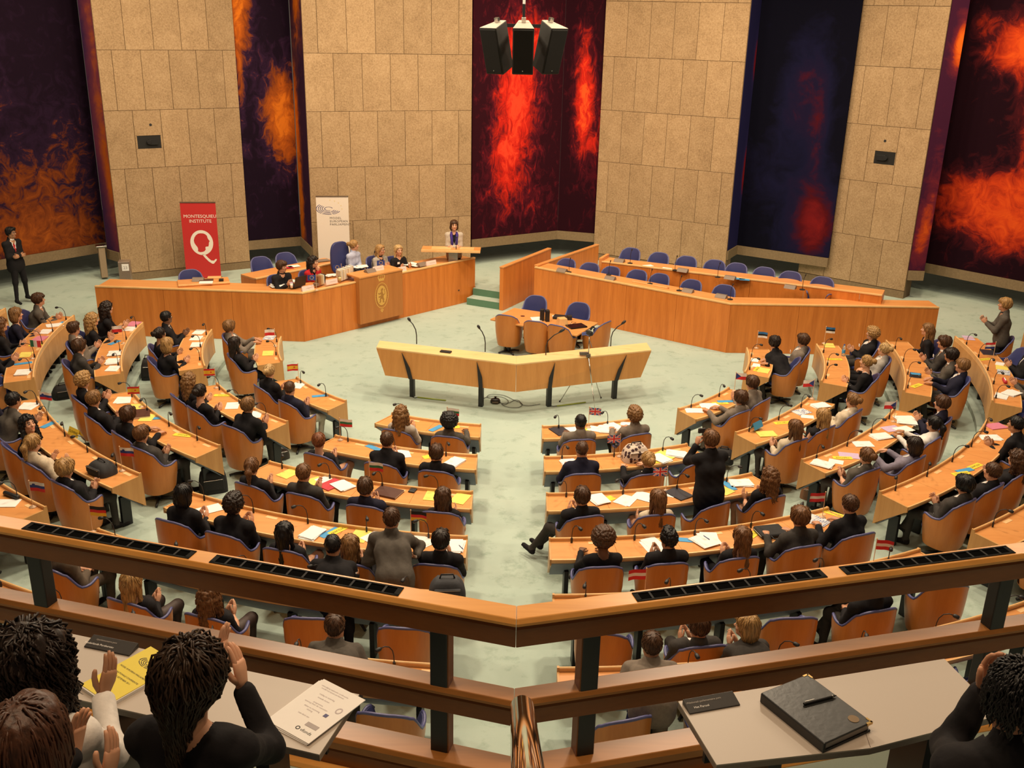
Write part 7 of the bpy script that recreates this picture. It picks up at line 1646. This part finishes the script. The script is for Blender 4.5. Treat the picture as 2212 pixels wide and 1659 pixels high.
def s_of(px, py, z, sd):
    p = at(px, py, z) - V0; D = DL if sd < 0 else DRt; return (p[:2] @ D[:2])
for sd, pts in ((-1, [(924, 1400), (48, 1215)]), (1, [(1296, 1400), (2172, 1245)])):
    for (px, py) in pts:
        s = s_of(px, py, 4.46, sd); m = MB(); a = math.atan2((DL if sd < 0 else DRt)[1], (DL if sd < 0 else DRt)[0]); c_ = rail_pt(sd, s, .055, 0)
        m.box((c_[0], c_[1], 4.31), (.084, .075, .30), a); m.box((c_[0], c_[1], 3.90), (.084, .075, .27), a); m.build('post', BLACK, o, off=off, bevel=.006)
        m = MB(); D = DL if sd < 0 else DRt; side = c_ + D * (-.044 if True else .044); m.box((side[0], side[1], 4.31), (.006, .070, .29), a); m.box((side[0], side[1], 3.90), (.006, .070, .26), a); (m.build('post_reflection', RAILF, o, off=off) if px in (924, 1296) else None)  # thin brown strip paints the reflection on the glossy black near posts
VB = flat('vent_black', (.008, .008, .008), .8, spec=.15)
for sd, pairs in ((-1, [((868, 1277), (465, 1203)), ((425, 1192), (68, 1129))]), (1, [((1368, 1287), (1773, 1233)), ((1812, 1226), (2174, 1181))])):
    for (a_, b_) in pairs:
        s0, s1 = sorted((s_of(*a_, ZR, sd), s_of(*b_, ZR, sd))); D, Nn = (DL, NL) if sd < 0 else (DRt, NR); a = math.atan2(D[1], D[0]); c_ = rail_pt(sd, (s0 + s1) / 2, .055, ZR)
        Mx = Matrix.Translation(c_) @ Matrix.Rotation(a, 4, 'Z'); m = MB(); Ln = s1 - s0
        for y in (-.031, .031): m.box((0, y, .001), (Ln, .010, .006), M=Mx)
        for x in (-Ln / 2 + .012, Ln / 2 - .012): m.box((x, 0, .001), (.024, .06, .006), M=Mx)
        vf = m.build('vent_grille', VB, o, off=off); m = MB(); m.box((0, 0, -.002), (Ln, .06, .005), M=Mx); m.build('vent_well', flat('vent_well', (.002, .002, .002), .95, spec=.02), vf, off=off)
        nn = int(Ln / .078)
        for q in range(1, nn): m = MB(); x = -Ln / 2 + Ln * q / nn; m.box((x, 0, .0022), (.010, .052, .003), M=Mx); m.build('vent_bar', flat('vent_grey', (.022, .022, .024), .7, spec=.2), vf, off=off)
# gallery floor (carpet) behind the kerb
g = MB(); gl_ = [rail_pt(-1, LEN, .19, 3.62), rail_pt(-1, 0, .19, 3.62), rail_pt(1, LEN, .19, 3.62)]
g.add([tuple(p) for p in gl_] + [(6.5, -17.35, 3.62), (-6.5, -17.35, 3.62)], [(0, 1, 2, 3, 4)][:1]); g.f[-1] = g.f[-1][::-1]
g.add([(-6.5, -17.35, 3.62), (6.5, -17.35, 3.62), (6.5, -17.35, 3.95), (-6.5, -17.35, 3.95), (6.5, -18.3, 3.95), (-6.5, -18.3, 3.95)], [(0, 1, 2, 3), (3, 2, 4, 5)])
tag(g.build('floor_gallery', CARPET), 'mint carpet of the gallery floor', kind='structure')
g = MB(); g.add([tuple(rail_pt(-1, LEN, .02, 3.5)), tuple(rail_pt(-1, 0, .02, 3.5)), tuple(rail_pt(1, LEN, .02, 3.5)), (6.5, -21, 3.5), (-6.5, -21, 3.5)], [(0, 1, 2, 3, 4)]); g.add([tuple(rail_pt(sd, s, .02, z)) for sd, s in ((-1, LEN), (-1, 0), (1, LEN)) for z in (3.5, 3.74)], [(0, 2, 3, 1), (2, 4, 5, 3)])
tag(g.build('trim_gallery_underside', RAILF), 'wooden underside and fascia of the gallery', kind='structure')

# grey desks
ZD = 4.42
GD = flat('grey_laminate', (.46, .40, .345), .45, var=.02, scale=200); GDE = flat('dark_laminate_edge', (.22, .175, .15), .35)
def gdesk(px, label):
    P_ = [at(x, y, ZD)[:2] for x, y in px]; c_ = sum(P_) / len(P_); o = empty('gallery_desk', (*c_, 3.66), label, 'desk'); off = (*c_, 3.66)
    m = MB(); m.prism([tuple(p) for p in P_], ZD - .006, ZD); m.build('desk_top', GD, o, off=off)
    m = MB(); m.prism([tuple(p) for p in P_], ZD - .032, ZD - .006); m.build('edge_band', GDE, o, off=off)
    for s in (.22, .78):
        p = P_[0] * (1 - s) + P_[1] * s; q = P_[-1] * (1 - s) + P_[2] * s; m = MB(); r = p * .35 + q * .65; m.box((r[0], r[1], (3.66 + ZD - .03) / 2), (.05, .30, ZD - 3.69)); m.build('leg', BLACK, o, off=off)
    p = (P_[0] + P_[1]) / 2; m = MB(); t = P_[1] - P_[0]; m.box((p[0], p[1] - .06, ZD - .16), (np.linalg.norm(t) * .8, .02, .24), math.atan2(t[1], t[0])); m.build('modesty_panel', BLACK, o, off=off)
    return o
gdesk([(1465, 1515), (2040, 1423), (2160, 1545), (1880, 1616), (1548, 1652)], 'taupe grey gallery desk at right holding the black leather folder')
gdesk([(150, 1368), (776, 1500), (690, 1630), (500, 1585), (120, 1500)], 'taupe grey gallery desk at left under the yellow booklet and white papers')
m = MB(); a_, b_ = at(1868, 1578, ZD), at(1880, 1614, ZD); m.tube([a_ + np.array([0, 0, .0005]), b_ + np.array([0, 0, .0005])], .0012, 4); s_ = m.build('desk_seam', GDE, bpy.data.objects['gallery_desk']); s_.matrix_parent_inverse = Matrix.Translation(bpy.data.objects['gallery_desk'].location).inverted()
def gplace(px4, nm, label, cat, h, ztop=ZD):
    P_ = np.array([at(x, y, ztop + h) for x, y in px4]); c_ = P_.mean(0); ex = (P_[3] - P_[0] + P_[2] - P_[1]) / 2; ey = (P_[1] - P_[0] + P_[2] - P_[3]) / 2
    a = math.atan2(ex[1], ex[0]); return empty(nm, (c_[0], c_[1], ztop), label, cat, None, a), np.linalg.norm(ex), np.linalg.norm(ey), P_
# corner order: left-near, far-left, far-right, near-right
def txt(o, s, x, y, z, size, mat=INK, rot=0, al='CENTER'): return text('lettering', s, size, mat, o, Matrix.Translation((x, y, z)) @ Matrix.Rotation(rot, 4, 'Z'), al)
o, w, h, _ = gplace([(590, 1565), (685, 1458), (776, 1500), (680, 1620)], 'paper_stack', 'white printed papers at the right end of the left gallery desk', 'paper stack', .012)
w, h = .24, .33
for q in range(3): m = MB(); m.box((-.012 + q * .006, -.008 + q * .004, .002 + q * .004), (w * .96, h * .96, .0036), .03 - .015 * q); m.build('sheet', PAPER, o)
GI = flat('grey_print', (.50, .44, .46), .7); z = .0125
for i, (s, y) in enumerate([('uitnodiging nationale conferentie', .125), ('model european parliament', .112), ('vrijdag en zaterdag', .08), ('tweede kamer', .06), ('programma', .03), ('opening door de voorzitter', .018), ('debat en stemming', -.005), ('sluiting', -.018), ('met dank aan', -.05)]): txt(o, s, -.02, y, z, .011, GI)
m = MB(); m.box((.055, -.005, z), (.018, .018, .0006)); m.build('blue_emblem', BLI, o); m = MB(); m.box((.055, -.08, z), (.060, .022, .0006)); m.build('grey_label', flat('grey_block', (.40, .36, .36), .7), o); txt(o, 'vfonds', .06, -.118, z, .022, INK)
fill2d('round_emblem', [ell(.078, .045, .014, .018, 18), ell(.078, .045, .009, .012, 18)], GI, o, Matrix.Translation((0, 0, z))); fill2d('round_emblem', [ell(.016, -.117, .010, .010, 18), ell(.016, -.117, .006, .006, 18)], INK, o, Matrix.Translation((0, 0, z)))
o, w, h, _ = gplace([(214, 1500), (288, 1393), (341, 1405), (283, 1528)], 'yellow_booklet', 'yellow conference booklet with arc emblem on the left gallery desk', 'booklet', .02)
w, h = .20, .33; o.rotation_euler[2] = -.62
m = MB(); m.box((.004, -.006, .007), (w, h, .014)); m.build('pages', PAPER, o); m = MB(); m.box((0, 0, .0155), (w, h, .003)); m.build('cover', flat('booklet_yellow', (.74, .60, .05), .6, var=.03), o)
m = MB()
for rI, rad in enumerate((.018, .030, .042, .054)):
    a0, a1 = (.2, 5.0) if rI == 0 else (2.3, 5.9); nseg = 2 if rI == 0 else 3
    for sgi in range(nseg):
        s0 = a0 + (a1 - a0) * sgi / nseg + .07; s1 = a0 + (a1 - a0) * (sgi + 1) / nseg - .07
        m.grid([[(rr * math.cos(s0 + (s1 - s0) * q / 6), .085 + rr * .5 * math.sin(s0 + (s1 - s0) * q / 6), .0176) for rr in (rad - .0025, rad + .0025)] for q in range(7)])
m.build('arc_emblem', INK, o)
for s, y in (('MODEL EUROPEAN PARLIAMENT', .01), ('19E NATIONALE CONFERENTIE', -.025), ('16-20 SEPTEMBER 2011', -.045)): txt(o, s, 0, y, .0176, .0118)
o, w, h, _ = gplace([(1660, 1495), (1760, 1449), (1870, 1562), (1763, 1606)], 'leather_portfolio', 'black leather portfolio with gold corner lying on the right gallery desk', 'folder', .05)
LEA = flat('black_leather', (.018, .019, .020), .38, spec=.5, bump=.08); w, h = .27, .355; o.rotation_euler[2] = 0
P_ = [at(x, y, ZD + .045) for x, y in ((1657, 1487), (1757, 1447), (1870, 1562), (1763, 1606))]; ang = math.atan2(P_[1][1] - P_[0][1], P_[1][0] - P_[0][0]); o.rotation_euler[2] = ang
L1_, L2_ = np.linalg.norm((P_[1] - P_[0])[:2]), np.linalg.norm((P_[3] - P_[0])[:2]); Y0 = -(L2_) / 2
m = MB(); m.box((0, 0, .022), (L1_ * .94, L2_ * .95, .030)); m.build('pages', flat('grey_pages', (.40, .37, .34), .7), o)
m = MB(); m.box((0, 0, .004), (L1_, L2_, .008)); m.box((0, 0, .042), (L1_, L2_, .008)); m.box((-L1_ / 2 + .006, 0, .023), (.014, L2_, .044)); m.build('cover', LEA, o, bevel=.004)
m = MB(); m.tube([(L1_ * .30, -L2_ * .36, .0465), (L1_ * .30, -L2_ * .36, .0475)], .022, 20); m.build('gold_stamp', flat('gold_stamp', (.16, .09, .02), .5), o)
GC = flat('gold_corner', (.62, .42, .16), .25, .8)
for sx, sy in ((1, -1), (1, 1)): m = MB(); m.box((sx * (L1_ / 2 - .014), sy * (L2_ / 2 - .003), .042), (.030, .009, .011)); m.box((sx * (L1_ / 2 - .003), sy * (L2_ / 2 - .014), .042), (.009, .030, .011)); m.build('gold_corner', GC, o)
p0, p1 = at(1739, 1520, ZD + .052), at(1805, 1503, ZD + .052); c_ = (p0 + p1) / 2; o = empty('ballpoint_pen', (c_[0], c_[1], ZD + .047), 'black ballpoint pen on the leather portfolio', 'pen', None, math.atan2(p1[1] - p0[1], p1[0] - p0[0]))
m = MB(); m.tube([(-.082, 0, .006), (-.078, 0, .006), (.06, 0, .006), (.078, 0, .006)], [.004, .006, .0058, .0015], 10); m.build('barrel', BLACKP, o, smooth=True); m = MB(); m.box((-.05, .004, .012), (.045, .003, .002)); m.tube([(.055, 0, .006), (.06, 0, .006)], .0064, 10); m.build('clip', CHROME, o)
def nplate(px4, l1, l2, label):
    o, w, h, P_ = gplace(px4, 'desk_name_plate', label, 'name plate', .012); w = .225; h = .07
    m = MB(); m.add([(-w / 2, -h / 2, 0), (w / 2, -h / 2, 0), (w / 2, h / 2, 0), (-w / 2, h / 2, 0), (-w / 2, -h / 2, .006), (w / 2, -h / 2, .006), (w / 2, h / 2, .022), (-w / 2, h / 2, .022)], [(3, 2, 1, 0), (4, 5, 6, 7), (0, 1, 5, 4), (1, 2, 6, 5), (2, 3, 7, 6), (3, 0, 4, 7)]); m.build('plate', flat('dark_plate', (.028, .024, .022), .4), o, bevel=.002)
    Mx = frame((-.03, .012, .0178), (1, 0, 0), (0, h, .016)); text('lettering', l1, .0125, flat('plate_grey', (.42, .38, .34), .6), o, Mx); text('lettering', l2, .0150, PAPER, o, frame((-.05, -.013, .0122), (1, 0, 0), (0, h, .016)))
nplate([(1490, 1537), (1479, 1516), (1583, 1496), (1594, 1520)], '//Nationaal parlementaire pers', 'Het Parool', 'dark name plate at the left corner of the right gallery desk')
nplate([(190, 1392), (196, 1376), (292, 1394), (284, 1412)], '//parlementaire pers', 'Nederlands Persbureau', 'dark name plate at the far edge of the left gallery desk')

# brass handrail
hA, hB = at(1128, 1528, 5.47), at(1143, 1700, 5.92); d_ = hA - hB; d_ /= np.linalg.norm(d_)
o = empty('brass_handrail', (hA[0], hA[1], hA[2]), 'polished brass handrail rising towards the viewer at bottom centre', 'handrail'); off = tuple(hA)
BRASS = flat('brass', (.52, .29, .11), .07, 1.0, var=.04)
m = MB(); R_ = .0285; pth = [hB - d_ * .6, hB, hA]; rr = [R_, R_, R_]
for q in range(1, 6): a = q * PI / 10; pth.append(hA + d_ * R_ * .8 * math.sin(a)); rr.append(max(.001, R_ * math.cos(a)))
m.tube(pth, rr, 28); m.build('tube', BRASS, o, off=off, smooth=True)
m = MB(); m.tube([hA - d_ * .25 + np.array([0, 0, -.02]), hA - d_ * .25 + np.array([0, 0, -1.5])], .016, 12); m.build('support_post', BRASS, o, off=off, smooth=True)

# the onlookers
def onlooker(px, py, zf, zh, label, rz, off_, **kw):
    p = at(px, py, zf + zh); loc = np.array([p[0] + off_[0], p[1] + off_[1], zf]); d = p - loc; ca, sa = math.cos(-rz), math.sin(-rz)
    return person(label, loc, rz, (d[0] * ca - d[1] * sa, d[0] * sa + d[1] * ca, zh), hi=1, res=.013, group='onlookers in the gallery', **kw), loc, rz
def loc_of(px, py, z, loc, rz):
    d = at(px, py, z) - loc; ca, sa = math.cos(-rz), math.sin(-rz); return np.array([d[0] * ca - d[1] * sa, d[0] * sa + d[1] * ca, d[2]])
def gal(px, py, zf, zh, label, rz, off_, hands, **kw):
    p = at(px, py, zf + zh); loc = np.array([p[0] + off_[0], p[1] + off_[1], zf])
    H_ = {}
    for s, (hx, hy, hz, hd, pn) in hands.items(): H_[s] = (loc_of(hx, hy, hz, loc, rz), hd, pn)
    H_['k'] = kw.pop('hk', 'clap')
    return onlooker(px, py, zf, zh, label, rz, off_, hands_at=H_, **kw)
ZG = 3.66
gal(72, 1432, ZG, 1.30, 'woman with long dark curly hair in white shirt clapping, far left of gallery', -.15, (.02, -.10), {1: (222, 1500, 4.60, (.15, .5, .9), (-.9, .2, .1)), -1: (120, 1500, 4.60, (.2, .5, .9), (.9, .2, .1))}, female=1, hair='bigcurl', hc='dk', sk='o', kind='shirt', top='white', bottom='black', hyaw=-.35)
gal(415, 1462, ZG, 1.30, 'woman with brown curly ponytail in black clapping over the left gallery desk', -.1, (.03, -.12), {1: (522, 1480, 4.74, (-.22, .35, 1), (-1, .1, .1)), -1: (482, 1440, 4.78, (-.10, .45, 1), (1, .1, .1))}, female=1, hair='lowpony', hc='um', sk='f', kind='blouse', top='black', bottom='black', hyaw=-.30)
gal(62, 1615, ZG + .29, 1.26, 'woman with smooth auburn brown hair clapping at the bottom left corner', -.2, (.0, -.10), {1: (238, 1660, 4.72, (.0, .5, .9), (-1, .0, .1)), -1: (160, 1632, 4.76, (.05, .4, 1), (1, 0, .1))}, female=1, hair='long', hc='rb', sk='f', kind='blouse', top='black', bottom='black', hyaw=-.2)
gal(2196, 1508, ZG, 1.30, 'man with black hair and glasses in black suit, hand at his brow, right gallery', .15, (.05, -.10), {-1: (2126, 1488, 4.84, (.12, .1, 1), (.2, -1, 0)), 1: (2240, 1560, 4.50, (-.6, .6, .1), (0, 0, -1))}, hair='short', hc='bk', sk='m', top='black', tie='black', bottom='black', glasses=True, hk='rest')
